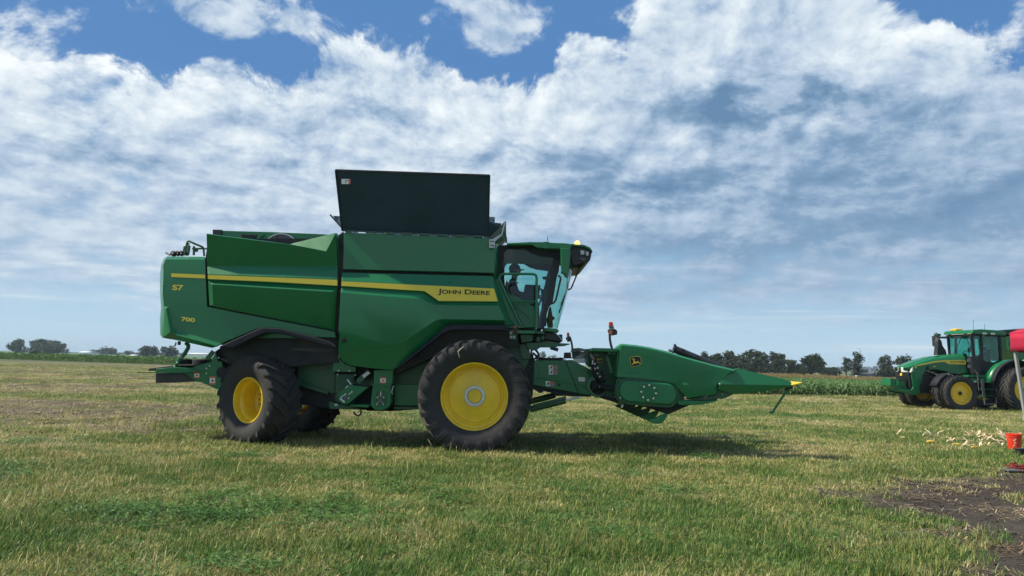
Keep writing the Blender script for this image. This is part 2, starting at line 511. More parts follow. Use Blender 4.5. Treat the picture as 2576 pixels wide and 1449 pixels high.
class MB:
    def __init__(self):
        self.v = []
        self.f = []
        self.mi = []
        self.mats = []
        self.cur = 0

    def use(self, mat):
        m = M[mat] if isinstance(mat, str) else mat
        if m not in self.mats:
            self.mats.append(m)
        self.cur = self.mats.index(m)
        return self

    def add(self, verts, faces):
        b = len(self.v)
        self.v.extend([tuple(x) for x in verts])
        for f in faces:
            self.f.append(tuple(b + i for i in f))
            self.mi.append(self.cur)
        return self

    def box(self, lo, hi, mat=None):
        (x0, y0, z0), (x1, y1, z1) = lo, hi
        v = [(x0, y0, z0), (x1, y0, z0), (x1, y1, z0), (x0, y1, z0), (x0, y0, z1), (x1, y0, z1), (x1, y1, z1), (x0, y1, z1)]
        if mat is not None:
            v = [mat @ Vector(p) for p in v]
        return self.add(v, [(0, 3, 2, 1), (4, 5, 6, 7), (0, 1, 5, 4), (1, 2, 6, 5), (2, 3, 7, 6), (3, 0, 4, 7)])

    def bar(self, a, b, w, h, up=(0, 0, 1)):
        a, b = Vector(a), Vector(b)
        d = (b - a).normalized()
        s = d.cross(Vector(up))
        if s.length < 1e-4:
            s = d.cross(Vector((0, 1, 0)))
        s.normalize()
        u = s.cross(d).normalized()
        v = []
        for p in (a, b):
            for (i, j) in ((-1, -1), (1, -1), (1, 1), (-1, 1)):
                v.append(p + s * (i * w / 2) + u * (j * h / 2))
        return self.add(v, [(3, 2, 1, 0), (4, 5, 6, 7), (0, 1, 5, 4), (1, 2, 6, 5), (2, 3, 7, 6), (3, 0, 4, 7)])

    def tube(self, pts, r, n=8, caps=True):
        pts = [Vector(p) for p in pts]
        rr = r if isinstance(r, (list, tuple)) else [r] * len(pts)
        vs, fs = [], []
        prev = None
        for i, p in enumerate(pts):
            if i == 0:
                d = pts[1] - p
            elif i == len(pts) - 1:
                d = p - pts[i - 1]
            else:
                d = (pts[i + 1] - p).normalized() + (p - pts[i - 1]).normalized()
            d.normalize()
            if prev is None:
                up = Vector((0, 0, 1)) if abs(d.z) < 0.9 else Vector((1, 0, 0))
                s = d.cross(up).normalized()
            else:
                s = prev - d * prev.dot(d)
                s.normalize()
            prev = s
            u = d.cross(s)
            for k in range(n):
                a = 2 * math.pi * k / n
                vs.append(p + (s * math.cos(a) + u * math.sin(a)) * rr[i])
        for i in range(len(pts) - 1):
            for k in range(n):
                k2 = (k + 1) % n
                fs.append((i * n + k, i * n + k2, (i + 1) * n + k2, (i + 1) * n + k))
        if caps:
            fs.append(tuple(range(n - 1, -1, -1)))
            fs.append(tuple((len(pts) - 1) * n + k for k in range(n)))
        return self.add(vs, fs)

    def lathe(self, prof, n=32, mat=None, closed=False):
        """prof: (axial y, radius) pairs, turned about the Y axis"""
        vs, fs = [], []
        m = len(prof)
        for k in range(n):
            a = 2 * math.pi * k / n
            for (y, r) in prof:
                vs.append(Vector((r * math.cos(a), y, r * math.sin(a))))
        for k in range(n):
            k2 = (k + 1) % n
            for i in range(m - 1):
                fs.append((k * m + i, k2 * m + i, k2 * m + i + 1, k * m + i + 1))
        if mat is not None:
            vs = [mat @ p for p in vs]
        return self.add(vs, fs)

    def disc(self, c, r, depth, n=20, dirn=(0, 1, 0)):
        c, d = Vector(c), Vector(dirn).normalized()
        return self.tube([c, c + d * depth], r, n)

    def ball(self, c, r, n=8, sq=(1, 1, 1)):
        c = Vector(c)
        vs, fs = [c + Vector((0, 0, r * sq[2]))], []
        m = max(3, n // 2)
        for i in range(1, m):
            th = math.pi * i / m
            for k in range(n):
                a = 2 * math.pi * k / n
                vs.append(c + Vector((math.sin(th) * math.cos(a) * sq[0], math.sin(th) * math.sin(a) * sq[1], math.cos(th) * sq[2])) * r)
        vs.append(c - Vector((0, 0, r * sq[2])))
        last = len(vs) - 1
        for k in range(n):
            fs.append((0, 1 + k, 1 + (k + 1) % n))
            fs.append((last, 1 + (m - 2) * n + (k + 1) % n, 1 + (m - 2) * n + k))
        for i in range(m - 2):
            for k in range(n):
                k2 = (k + 1) % n
                fs.append((1 + i * n + k, 1 + (i + 1) * n + k, 1 + (i + 1) * n + k2, 1 + i * n + k2))
        return self.add(vs, fs)

    def prism(self, front, dvec):
        """front: 3-D polygon; extruded by dvec"""
        front = [Vector(p) for p in front]
        d = Vector(dvec)
        n = len(front)
        nrm = Vector((0, 0, 0))
        for i in range(n):
            nrm += front[i].cross(front[(i + 1) % n])
        if nrm.dot(d) > 0:
            front.reverse()
        back = [p + d for p in front]
        fs = [tuple(range(n)), tuple(range(2 * n - 1, n - 1, -1))]
        for i in range(n):
            j = (i + 1) % n
            fs.append((i, n + i, n + j, j))
        return self.add(front + back, fs)

    def uvprism(self, poly, Y0, depth):
        return self.prism([P(u, v, Y0) for (u, v) in poly], (0, depth, 0))

    def loft(self, rows, close=False):
        n = len(rows[0])
        vs = [p for r in rows for p in r]
        fs = []
        for i in range(len(rows) - 1):
            for k in range(n if close else n - 1):
                k2 = (k + 1) % n
                fs.append((i * n + k, i * n + k2, (i + 1) * n + k2, (i + 1) * n + k))
        return self.add(vs, fs)

    def faces3(self, polys):
        """polygons of (u, v, Y) sharing welded corners, turned towards the near side"""
        idx = {}
        vs, fs = [], []
        for poly in polys:
            f = []
            pts = []
            for (u, v, Y) in poly:
                k = (round(u, 1), round(v, 1), round(Y, 3))
                if k not in idx:
                    idx[k] = len(vs)
                    vs.append(P(u, v, Y))
                f.append(idx[k])
                pts.append(vs[idx[k]])
            nrm = Vector((0, 0, 0))
            for i in range(len(pts)):
                nrm += pts[i].cross(pts[(i + 1) % len(pts)])
            if nrm.y > 0:
                f.reverse()
            fs.append(f)
        return self.add(vs, fs)

    def mirrored(self, Yc):
        o = MB()
        o.v = [(x, 2 * Yc - y, z) for (x, y, z) in self.v]
        o.f = [tuple(reversed(f)) for f in self.f]
        o.mi = list(self.mi)
        o.mats = list(self.mats)
        return o

    def build(self, name, mat=None, parent=None, smooth=30.0, bevel=0.0, seg=2, solid=0.0, local=False, angle=25.0, kind=None, label=None, loc=None):
        me = bpy.data.meshes.new(name)
        off = Vector((0, 0, 0)) if (local or parent is None) else world_origin(parent)
        if loc is not None:
            off = off + Vector(loc)
        vs = [(x - off.x, y - off.y, z - off.z) for (x, y, z) in self.v]
        me.from_pydata(vs, [], self.f)
        if self.mats:
            for m_ in self.mats:
                me.materials.append(m_)
            me.polygons.foreach_set('material_index', self.mi)
        else:
            me.materials.append(M[mat] if isinstance(mat, str) else mat)
        me.update()
        if smooth:
            me.polygons.foreach_set('use_smooth', [True] * len(me.polygons))
            me.set_sharp_from_angle(angle=math.radians(smooth))
        o = bpy.data.objects.new(name, me)
        COL.objects.link(o)
        if loc is not None:
            o.location = loc
        o.parent = parent
        if solid:
            s = o.modifiers.new('thickness', 'SOLIDIFY')
            s.thickness = solid
            s.offset = -1.0
            s.use_even_offset = False
        if bevel:
            b = o.modifiers.new('edge', 'BEVEL')
            b.width = bevel
            b.segments = seg
            b.limit_method = 'ANGLE'
            b.angle_limit = math.radians(angle)
            b.harden_normals = True
        if kind:
            o['kind'] = kind
        if label:
            o['label'] = label
        return o


def lettering(name, body, p0, p1, cap_h, mat, parent, depth=0.004, bold=0.012, squeeze=None, small_caps=None):
    """text on the plane through p0-p1 (baseline) standing upright and facing the camera side"""
    cu = bpy.data.curves.new(name, 'FONT')
    cu.size = 1.0
    cu.extrude = 0.001
    cu.offset = bold
    cu.body = body
    if small_caps:
        for i, ch in enumerate(cu.body_format):
            ch.use_small_caps = i not in small_caps
        cu.small_caps_scale = 0.80
    tmp = bpy.data.objects.new(name + '_tmp', cu)
    COL.objects.link(tmp)
    dg = bpy.context.evaluated_depsgraph_get()
    dg.update()
    me = bpy.data.meshes.new_from_object(tmp.evaluated_get(dg))
    bpy.data.objects.remove(tmp)
    bpy.data.curves.remove(cu)
    co = np.empty(len(me.vertices) * 3)
    me.vertices.foreach_get('co', co)
    co = co.reshape(-1, 3)
    x0, x1 = co[:, 0].min(), co[:, 0].max()
    y0, y1 = co[:, 1].min(), co[:, 1].max()
    p0, p1 = Vector(p0), Vector(p1)
    ax = (p1 - p0)
    upv = Vector((0, 0, 1))
    nv = ax.cross(upv).normalized()
    off = Vector((0, 0, 0)) if parent is None else world_origin(parent)
    out = []
    for (x, y, z) in co:
        s = (x - x0) / (x1 - x0)
        t = (y - y0) / (y1 - y0)
        out.append(p0 + ax * s + upv * (cap_h * t) + nv * (depth if z > 0 else 0.0) - off)
    me.vertices.foreach_set('co', np.array([c for p in out for c in p]))
    me.materials.clear()
    me.materials.append(M[mat])
    me.update()
    o = bpy.data.objects.new(name, me)
    COL.objects.link(o)
    o.parent = parent
    o['kind'] = 'stuff'
    return o


# ------------------------------------------------------------------ value noise on the ground
def _hash(ix, iy, seed):
    h = (ix * 374761393 + iy * 668265263 + seed * 1442695041) & 0xffffffff
    h = ((h ^ (h >> 13)) * 1274126177) & 0xffffffff
    h = h ^ (h >> 16)
    return (h & 0xffff) / 65535.0


def vnoise(x, y, seed=0):
    x = np.asarray(x, dtype=np.float64)
    y = np.asarray(y, dtype=np.float64)
    ix = np.floor(x).astype(np.int64)
    iy = np.floor(y).astype(np.int64)
    fx, fy = x - ix, y - iy
    fx = fx * fx * (3 - 2 * fx)
    fy = fy * fy * (3 - 2 * fy)
    a, b = _hash(ix, iy, seed), _hash(ix + 1, iy, seed)
    c, d = _hash(ix, iy + 1, seed), _hash(ix + 1, iy + 1, seed)
    return (a * (1 - fx) + b * fx) * (1 - fy) + (c * (1 - fx) + d * fx) * fy


def fbm(x, y, seed=0, octv=4, rough=0.5):
    t, amp, tot = 0.0, 1.0, 0.0
    f = 1.0
    for o in range(octv):
        t = t + amp * vnoise(x * f, y * f, seed + o * 17)
        tot += amp
        amp *= rough
        f *= 2.03
    return t / tot


def sstep(x, a, b):
    t = np.clip((x - a) / (b - a), 0, 1)
    return t * t * (3 - 2 * t)


# ------------------------------------------------------------------ ground
def poly_sd(px, py, poly):
    """signed distance to a polygon, positive inside"""
    px, py = np.asarray(px, float), np.asarray(py, float)
    d = np.full(px.shape, 1e9)
    ins = np.zeros(px.shape, bool)
    n = len(poly)
    for i in range(n):
        ax, ay = poly[i]
        bx, by = poly[(i + 1) % n]
        ex, ey = bx - ax, by - ay
        t = np.clip(((px - ax) * ex + (py - ay) * ey) / (ex * ex + ey * ey + 1e-12), 0, 1)
        d = np.minimum(d, np.hypot(px - ax - t * ex, py - ay - t * ey))
        c = ((ay > py) != (by > py)) & (px < (bx - ax) * (py - ay) / (by - ay + 1e-12) + ax)
        ins ^= c
    return np.where(ins, d, -d)


def gpoly(pts):
    return [tuple(G(u, v)[:2]) for (u, v) in pts]


DIRT = gpoly([(2800, 1185), (2480, 1188), (2330, 1198), (2170, 1222), (2110, 1248), (2170, 1275), (2270, 1287), (2320, 1312), (2370, 1340), (2360, 1380), (2290, 1420), (2230, 1460), (2200, 1560), (3100, 1560)])
STUBBLE = gpoly([(-300, 1005), (120, 1000), (330, 1022), (560, 1030), (600, 1095), (420, 1098), (200, 1085), (-300, 1075)])
CLOVER = [gpoly([(600, 1285), (640, 1262), (900, 1255), (1010, 1290), (980, 1345), (760, 1335)]), gpoly([(1010, 1225), (1130, 1222), (1150, 1262), (1040, 1268)]), gpoly([(215, 1285), (330, 1265), (430, 1290), (390, 1330), (250, 1330)]), gpoly([(370, 1300), (560, 1235), (680, 1260), (560, 1325)])]
LUSH = gpoly([(2080, 1170), (2400, 1165), (2440, 1200), (2240, 1225), (2060, 1215)])
WEST_X = -190.0


def fields(x, y):
    """cover, dryness, clover share, lush share at ground points"""
    n1 = fbm(x * 0.16, y * 0.30, 3, 4)
    n2 = fbm(x * 0.9, y * 1.2, 11, 4, 0.55)
    n3 = fbm(x * 3.1, y * 3.4, 23, 3)
    dn = np.clip(y / 14.0, 0.28, 1.0)
    dirt = (poly_sd(x, y, DIRT) + 0.10) / dn + (n2 - 0.5) * 2.6 + (n3 - 0.5) * 2.2
    dirt = sstep(dirt, -1.0, 1.0)
    stub = sstep(poly_sd(x, y, STUBBLE) + (n2 - 0.5) * 6.0, -1.0, 1.5)
    clo = np.zeros_like(x)
    for c in CLOVER:
        clo = np.maximum(clo, sstep(poly_sd(x, y, c) + (n3 - 0.5) * 1.2, -0.25, 0.35))
    clo = np.maximum(clo, sstep(n2, 0.64, 0.72) * 0.7 * (y < 26))
    lush = sstep(poly_sd(x, y, LUSH) + (n3 - 0.5) * 1.2, -0.3, 0.5)
    lush = np.maximum(lush, sstep(fbm(x * 0.42, y * 0.55, 41, 3), 0.52, 0.66) * 0.85)
    dry = np.clip(0.44 + (n1 - 0.5) * 1.2 + (n2 - 0.5) * 1.6, 0, 1)
    dry = dry * (1 - 0.75 * lush)
    bald = sstep(n2, 0.36, 0.27) * 0.8
    west = sstep(-x + 0.25 * y, 2.0, 16.0) * sstep(y, 16.0, 24.0)
    brown = west * sstep(fbm(x * 0.22, y * 0.55, 77, 4), 0.42, 0.56)
    brown = np.maximum(brown, 0.8 * sstep(fbm(x * 0.10, y * 0.35, 91, 4), 0.55, 0.66) * sstep(y, 26.0, 34.0))
    cover = (1 - dirt) * (1 - 0.80 * stub) * (1 - 0.45 * bald) * (1 - 0.68 * brown)
    return cover, dry, clo * (1 - dirt), lush, dirt, stub, brown


C_SOIL = np.array((0.052, 0.044, 0.038))
C_THATCH = np.array((0.170, 0.160, 0.075))
C_GREEN = np.array((0.080, 0.125, 0.036))
C_STRAW = np.array((0.215, 0.175, 0.090))


def ground_colour(x, y):
    cover, dry, clo, lush, dirt, stub, brown = fields(x, y)
    g = C_GREEN[None, :] * (1 - dry[:, None]) + C_THATCH[None, :] * 1.15 * dry[:, None]
    g = g * (1 - clo[:, None] * 0.4) + np.array((0.03, 0.07, 0.02))[None, :] * clo[:, None] * 0.4
    brownc = np.array((0.080, 0.066, 0.048))[None, :]
    g = g * (1 - 0.8 * brown[:, None]) + brownc * 0.8 * brown[:, None]
    sc = (C_SOIL * 1.3)[None, :] * 0.75 + C_STRAW[None, :] * 0.25
    g = g * (1 - 0.8 * stub[:, None]) + sc * 0.8 * stub[:, None]
    soil = C_SOIL[None, :] * (0.8 + 0.5 * fbm(x * 1.7, y * 1.7, 5, 3))[:, None]
    g = g * (1 - dirt[:, None]) + soil * dirt[:, None]
    # open land farther off
    far = sstep(y, 90.0, 118.0)[:, None]
    fn = fbm(x * 0.004, y * 0.012, 61, 3)
    crop = np.array((0.075, 0.125, 0.045))[None, :]
    tan = np.array((0.15, 0.15, 0.08))[None, :]
    bare = np.array((0.085, 0.085, 0.055))[None, :]
    f = np.where((fn > 0.52)[:, None], tan, crop)
    f = np.where(((y > 118) & (y < 190) & (x < -30))[:, None], bare * 0.6 + crop * 0.4, f)
    f = np.where(((y >= 190) & (x < -110))[:, None], np.array((0.085, 0.155, 0.070))[None, :], f)
    return g * (1 - far) + f * far


def axis_pts(lo, hi, step, end_lo, end_hi, grow):
    a = list(np.arange(lo, hi + 1e-6, step))
    s, p = step, hi
    while p < end_hi:
        s *= grow
        p += s
        a.append(min(p, end_hi))
    s, p = step, lo
    b = []
    while p > end_lo:
        s *= grow
        p -= s
        b.append(max(p, end_lo))
    return np.array(b[::-1] + a)


def build_ground():
    xs = axis_pts(-26.0, 30.0, 0.3, -2400.0, 2400.0, 1.13)
    ys = axis_pts(-4.0, 46.0, 0.3, -190.0, 2700.0, 1.11)
    X, Y = np.meshgrid(xs, ys)
    Xf, Yf = X.ravel(), Y.ravel()
    near = sstep(np.hypot(Xf, Yf), 90.0, 40.0)
    Zf = near * ((fbm(Xf * 0.9, Yf * 0.9, 8, 4) - 0.5) * 0.05) - 0.012 * near
    nx, ny = len(xs), len(ys)
    verts = np.column_stack((Xf, Yf, Zf))
    idx = np.arange(nx * ny).reshape(ny, nx)
    q = np.column_stack((idx[:-1, :-1].ravel(), idx[:-1, 1:].ravel(), idx[1:, 1:].ravel(), idx[1:, :-1].ravel()))
    me = bpy.data.meshes.new('ground')
    me.from_pydata(verts.tolist(), [], q.tolist())
    col = ground_colour(Xf, Yf)
    ca = me.color_attributes.new('land', 'FLOAT_COLOR', 'POINT')
    ca.data.foreach_set('color', np.column_stack((col, np.ones(len(col)))).ravel())
    me.polygons.foreach_set('use_smooth', [True] * len(me.polygons))
    me.update()
    m, t, out = new_mat('field_ground')
    at = t.node('ShaderNodeAttribute', attribute_name='land')
    pos = t.node('ShaderNodeNewGeometry').outputs['Position']
    na = t.noise(pos, 26.0, 5.0, 0.7)
    nb = t.noise(pos, 5.0, 5.0, 0.65)
    st = t.node('ShaderNodeVectorMath', operation='MULTIPLY')
    t.put(st.inputs[0], pos)
    st.inputs[1].default_value = (0.45, 1.0, 1.0)
    nc = t.noise(st.outputs[0], 1.1, 6.0, 0.7)
    k = t.add(t.lin(na, 0.25, 0.75, 0.62, 1.38), t.lin(nb, 0.3, 0.7, -0.22, 0.22))
    k = t.add(k, t.lin(nc, 0.3, 0.7, -0.25, 0.25))
    sc = t.node('ShaderNodeVectorMath', operation='SCALE')
    t.put(sc.inputs[0], at.outputs['Color'])
    t.put(sc.inputs[3], k)
    b = principled(t, out, Base_Color=sc.outputs[0], Roughness=0.95)
    b.inputs['Specular IOR Level'].default_value = 0.15
    bn = t.node('ShaderNodeBump')
    bn.inputs['Strength'].default_value = 0.9
    bn.inputs['Distance'].default_value = 0.03
    t.put(bn.inputs['Height'], t.add(t.mul(na, 0.5), nb))
    t.l.new(bn.outputs[0], b.inputs['Normal'])
    me.materials.append(m)
    o = bpy.data.objects.new('ground', me)
    COL.objects.link(o)
    return tag(o, 'mown grass field with bare soil patches reaching the flat horizon', kind='structure')


ground = build_ground()


# ------------------------------------------------------------------ scattered ground cover
def blade_mat(name, cols, trans=0.3):
    m, t, out = new_mat(name)
    at = t.node('ShaderNodeAttribute', attribute_name='tint', attribute_type='INSTANCER')
    geo = t.node('ShaderNodeNewGeometry')
    r = geo.outputs['Random Per Island']
    x = t.add(at.outputs['Fac'], t.mul(t.sub(r, 0.5), 0.75))
    n = t.noise(geo.outputs['Position'], 2.4, 3.0, 0.6)
    x = t.add(x, t.mul(t.sub(n, 0.5), 0.7))
    ramp = t.node('ShaderNodeValToRGB')
    cr = ramp.color_ramp
    cr.elements[0].position = 0.0
    cr.elements[0].color = (*cols[0], 1)
    cr.elements[1].position = 1.0
    cr.elements[1].color = (*cols[-1], 1)
    for i, c in enumerate(cols[1:-1]):
        e = cr.elements.new((i + 1) / (len(cols) - 1))
        e.color = (*c, 1)
    t.put(ramp.inputs[0], x)
    r2 = t.node('ShaderNodeTexWhiteNoise', noise_dimensions='1D')
    t.put(r2.inputs['W'], t.mul(r, 91.7))
    sv = t.node('ShaderNodeVectorMath', operation='SCALE')
    t.put(sv.inputs[0], ramp.outputs[0])
    t.put(sv.inputs[3], t.lin(r2.outputs['Value'], 0.0, 1.0, 0.55, 1.40))
    d = t.node('ShaderNodeBsdfPrincipled')
    t.put(d.inputs['Base Color'], sv.outputs[0])
    d.inputs['Roughness'].default_value = 0.5
    d.inputs['Specular IOR Level'].default_value = 0.35
    tl = t.node('ShaderNodeBsdfTranslucent')
    t.put(tl.inputs[0], sv.outputs[0])
    mx = t.node('ShaderNodeMixShader')
    mx.inputs[0].default_value = trans
    t.l.new(d.outputs[0], mx.inputs[1])
    t.l.new(tl.outputs[0], mx.inputs[2])
    t.l.new(mx.outputs[0], out.inputs[0])
    return m


M['grass'] = blade_mat('grass_blades', [(0.060, 0.150, 0.028), (0.130, 0.215, 0.044), (0.300, 0.300, 0.092), (0.450, 0.400, 0.165), (0.58, 0.50, 0.29)])
M['clover'] = blade_mat('clover_leaves', [(0.038, 0.115, 0.024), (0.070, 0.175, 0.034), (0.12, 0.22, 0.05)], 0.2)
M['straw'] = blade_mat('loose_straw', [(0.17, 0.125, 0.07), (0.29, 0.22, 0.125), (0.46, 0.37, 0.22)], 0.1)
M['soil'] = simple('dark_soil_crumbs', (0.046, 0.038, 0.032), 0.95, var=0.3, scale=30.0)
M['flower'] = simple('clover_flowers', (0.62, 0.52, 0.56), 0.8)


def blade(mb, rng, x, y, L, w, az, lean, bend):
    dx, dy = math.cos(az), math.sin(az)
    sx, sy = -dy * w / 2, dx * w / 2
    h1, o1 = L * 0.55 * math.cos(lean), L * 0.55 * math.sin(lean)
    l2 = lean + bend
    h2, o2 = h1 + L * 0.45 * math.cos(l2), o1 + L * 0.45 * math.sin(l2)
    v = [(x - sx, y - sy, -0.01), (x + sx, y + sy, -0.01), (x + dx * o1 + sx * .8, y + dy * o1 + sy * .8, h1), (x + dx * o1 - sx * .8, y + dy * o1 - sy * .8, h1), (x + dx * o2, y + dy * o2, h2)]
    mb.add(v, [(0, 1, 2, 3), (3, 2, 4)])


def scatter(name, protos, pts, rots, scl, idx, tint, label, kind='stuff'):
    """one ground-cover object: prototype meshes instanced on the given points"""
    src = bpy.data.collections.new(name + '_sources')
    for i, mb in enumerate(protos):
        me = bpy.data.meshes.new('%s_%02d' % (name, i))
        me.from_pydata(mb.v, [], mb.f)
        for m_ in mb.mats:
            me.materials.append(m_)
        me.polygons.foreach_set('material_index', mb.mi)
        me.update()
        src.objects.link(bpy.data.objects.new('%s_%02d' % (name, i), me))
    me = bpy.data.meshes.new(name)
    me.from_pydata(pts.tolist(), [], [])
    a = me.attributes.new('turn', 'FLOAT_VECTOR', 'POINT')
    a.data.foreach_set('vector', rots.astype(np.float32).ravel())
    a = me.attributes.new('size', 'FLOAT_VECTOR', 'POINT')
    a.data.foreach_set('vector', scl.astype(np.float32).ravel())
    a = me.attributes.new('pick', 'INT', 'POINT')
    a.data.foreach_set('value', idx.astype(np.int32))
    a = me.attributes.new('tint', 'FLOAT', 'POINT')
    a.data.foreach_set('value', tint.astype(np.float32))
    o = bpy.data.objects.new(name, me)
    COL.objects.link(o)
    ng = bpy.data.node_groups.new(name, 'GeometryNodeTree')
    ng.interface.new_socket('Geometry', in_out='INPUT', socket_type='NodeSocketGeometry')
    ng.interface.new_socket('Geometry', in_out='OUTPUT', socket_type='NodeSocketGeometry')
    N, L = ng.nodes, ng.links
    gi, go = N.new('NodeGroupInput'), N.new('NodeGroupOutput')
    ci = N.new('GeometryNodeCollectionInfo')
    ci.inputs['Collection'].default_value = src
    ci.inputs['Separate Children'].default_value = True
    ci.inputs['Reset Children'].default_value = True
    ip = N.new('GeometryNodeInstanceOnPoints')
    ip.inputs['Pick Instance'].default_value = True

    def named(attr, dt):
        n = N.new('GeometryNodeInputNamedAttribute')
        n.data_type = dt
        n.inputs['Name'].default_value = attr
        return n.outputs['Attribute']
    L.new(gi.outputs[0], ip.inputs['Points'])
    L.new(ci.outputs[0], ip.inputs['Instance'])
    L.new(named('pick', 'INT'), ip.inputs['Instance Index'])
    er = N.new('FunctionNodeEulerToRotation')
    L.new(named('turn', 'FLOAT_VECTOR'), er.inputs[0])
    L.new(er.outputs[0], ip.inputs['Rotation'])
    L.new(named('size', 'FLOAT_VECTOR'), ip.inputs['Scale'])
    L.new(ip.outputs[0], go.inputs[0])
    md = o.modifiers.new('scatter', 'NODES')
    md.node_group = ng
    return tag(o, label, kind=kind)


def wedge_points(rng, y0, y1, dens, half=0.80, margin=5.0):
    area = half * (y1 * y1 - y0 * y0) + 2 * margin * (y1 - y0)
    n = int(area * dens)
    y = np.sqrt(rng.uniform(y0 * y0, y1 * y1, n))
    x = rng.uniform(-1, 1, n) * (half * y + margin)
    return x, y


def build_grass():
    rng = np.random.default_rng(5)
    R = random.Random(3)
    protos = []
    # 0-5 grass tufts, upright to sprawling
    for k in range(6):
        mb = MB().use('grass')
        nb = 58 if k < 4 else 46
        for i in range(nb):
            a, r = R.uniform(0, 6.283), 0.15 * math.sqrt(R.random())
            L = R.uniform(0.04, 0.095) * (1.0 if k < 3 else 1.2)
            blade(mb, R, r * math.cos(a), r * math.sin(a), L, R.uniform(0.0035, 0.009), R.gauss(0.15, 1.9), abs(R.gauss(0.55 if k < 3 else 0.95, 0.45)), R.uniform(0.1, 1.1))
        protos.append(mb)
    # 6-7 clover
    for k in range(2):
        mb = MB().use('clover')
        for i in range(34):
            a, r = R.uniform(0, 6.283), 0.16 * math.sqrt(R.random())
            cx, cy, cz = r * math.cos(a), r * math.sin(a), R.uniform(0.03, 0.09)
            tx, ty = R.uniform(-.5, .5), R.uniform(-.5, .5)
            for j in range(3):
                b = a + j * 2.094
                s = R.uniform(0.010, 0.017)
                q = []
                for (da, rr) in ((-0.5, 1.0), (0.0, 1.7), (0.5, 1.0)):
                    x_, y_ = s * rr * math.cos(b + da), s * rr * math.sin(b + da)
                    q.append((cx + x_, cy + y_, cz + x_ * tx + y_ * ty))
                mb.add([(cx, cy, cz - 0.003)] + q, [(0, 1, 2, 3)])
        protos.append(mb)
    # 8-9 loose straw lying on the ground
    for k in range(2):
        mb = MB().use('straw')
        for i in range(30):
            x_, y_ = R.gauss(0, .16), R.gauss(0, .16)
            L, a = R.uniform(0.03, 0.17), R.uniform(0, 6.283)
            w = R.uniform(0.0015, 0.0045)
            dx, dy = math.cos(a) * L / 2, math.sin(a) * L / 2
            sx, sy = -math.sin(a) * w, math.cos(a) * w
            z0, z1 = R.uniform(0.004, 0.03), R.uniform(0.004, 0.05)
            mb.add([(x_ - dx - sx, y_ - dy - sy, z0), (x_ - dx + sx, y_ - dy + sy, z0), (x_ + dx + sx, y_ + dy + sy, z1), (x_ + dx - sx, y_ + dy - sy, z1)], [(0, 1, 2, 3)])
        protos.append(mb)
    # 10 taller seeding stalks
    mb = MB().use('grass')
    for i in range(9):
        a, r = R.uniform(0, 6.283), 0.14 * math.sqrt(R.random())
        blade(mb, R, r * math.cos(a), r * math.sin(a), R.uniform(0.13, 0.20), 0.006, R.uniform(0, 6.28), abs(R.gauss(0.3, 0.2)), R.uniform(0.1, 0.7))
    protos.append(mb)
    # 11 clover in flower
    mb = MB().use('flower')
    for i in range(1):
        mb.ball((R.uniform(-.1, .1), R.uniform(-.1, .1), R.uniform(.05, .10)), 0.010, 6)
    protos.append(mb)

    # 12-13 soil crumbs
    for k in range(2):
        mb = MB().use('soil')
        for i in range(12):
            mb.ball((R.gauss(0, .16), R.gauss(0, .16), 0.002), R.uniform(0.006, 0.022), 5, (1, R.uniform(.7, 1.2), R.uniform(.5, .9)))
        protos.append(mb)

    P_, I_, T_, S_ = [], [], [], []
    for (y0, y1, dens, sc, hs) in ((3.6, 8.0, 120, 1.0, 1.0), (8.0, 13.0, 85, 1.15, 1.0), (13.0, 21.0, 46, 1.45, 1.0), (21.0, 34.0, 20, 1.9, 0.95), (34.0, 56.0, 7, 2.8, 0.9), (56.0, 95.0, 2.0, 4.2, 0.9)):
        x, y = wedge_points(rng, y0, y1, dens)
        cover, dry, clo, lush, dirt, stub, brown = fields(x, y)
        clump = fbm(x * 2.2, y * 2.2, 131, 3)
        keep = rng.random(len(x)) < cover * np.clip(0.45 + clump * 1.1, 0, 1)
        u = rng.random(len(x))
        pick = rng.integers(0, 6, len(x))
        isclo = u < clo * 0.7
        pick = np.where(isclo, rng.integers(6, 8, len(x)), pick)
        tall = (~isclo) & (rng.random(len(x)) < 0.05)
        pick = np.where(tall, 10, pick)
        tint = np.clip(0.10 + 0.82 * dry + 0.18 * (brown + stub) + rng.normal(0, 0.10, len(x)), 0, 1)
        tint = np.where(tall, np.clip(tint + 0.25, 0, 1), tint)
        tint = np.where(isclo, rng.random(len(x)), tint)
        hgt = hs * (0.35 + 1.1 * clump) * (1 + 0.35 * lush) * rng.uniform(0.8, 1.25, len(x))
        hgt = np.where(isclo, 0.9, hgt)
        s = np.column_stack((np.full(len(x), sc), np.full(len(x), sc), hgt * (1.0 + 0.12 * (sc - 1))))
        P_.append(np.column_stack((x, y))[keep]); I_.append(pick[keep]); T_.append(tint[keep]); S_.append(s[keep])
        # straw litter
        x, y = wedge_points(rng, y0, y1, dens * 0.22)
        cover, dry, clo, lush, dirt, stub, brown = fields(x, y)
        lit = 0.08 + 0.9 * sstep(dry, 0.66, 0.9) * 0.45 + 0.6 * stub * sstep(fbm(x * 0.5, y * 1.2, 401, 3), 0.42, 0.62) + 0.5 * brown + dirt * sstep(fbm(x * 1.3, y * 1.9, 201, 3), 0.44, 0.64) * 0.42
        keep = rng.random(len(x)) < lit
        P_.append(np.column_stack((x, y))[keep]); I_.append(rng.integers(8, 10, keep.sum())); T_.append(rng.random(keep.sum()))
        S_.append(np.column_stack((np.full(keep.sum(), sc * .9), np.full(keep.sum(), sc * .9), np.full(keep.sum(), 1.0))))
        # stray tufts standing in the soil
        x, y = wedge_points(rng, y0, y1, dens * 0.16)
        cover, dry, clo, lush, dirt, stub, brown = fields(x, y)
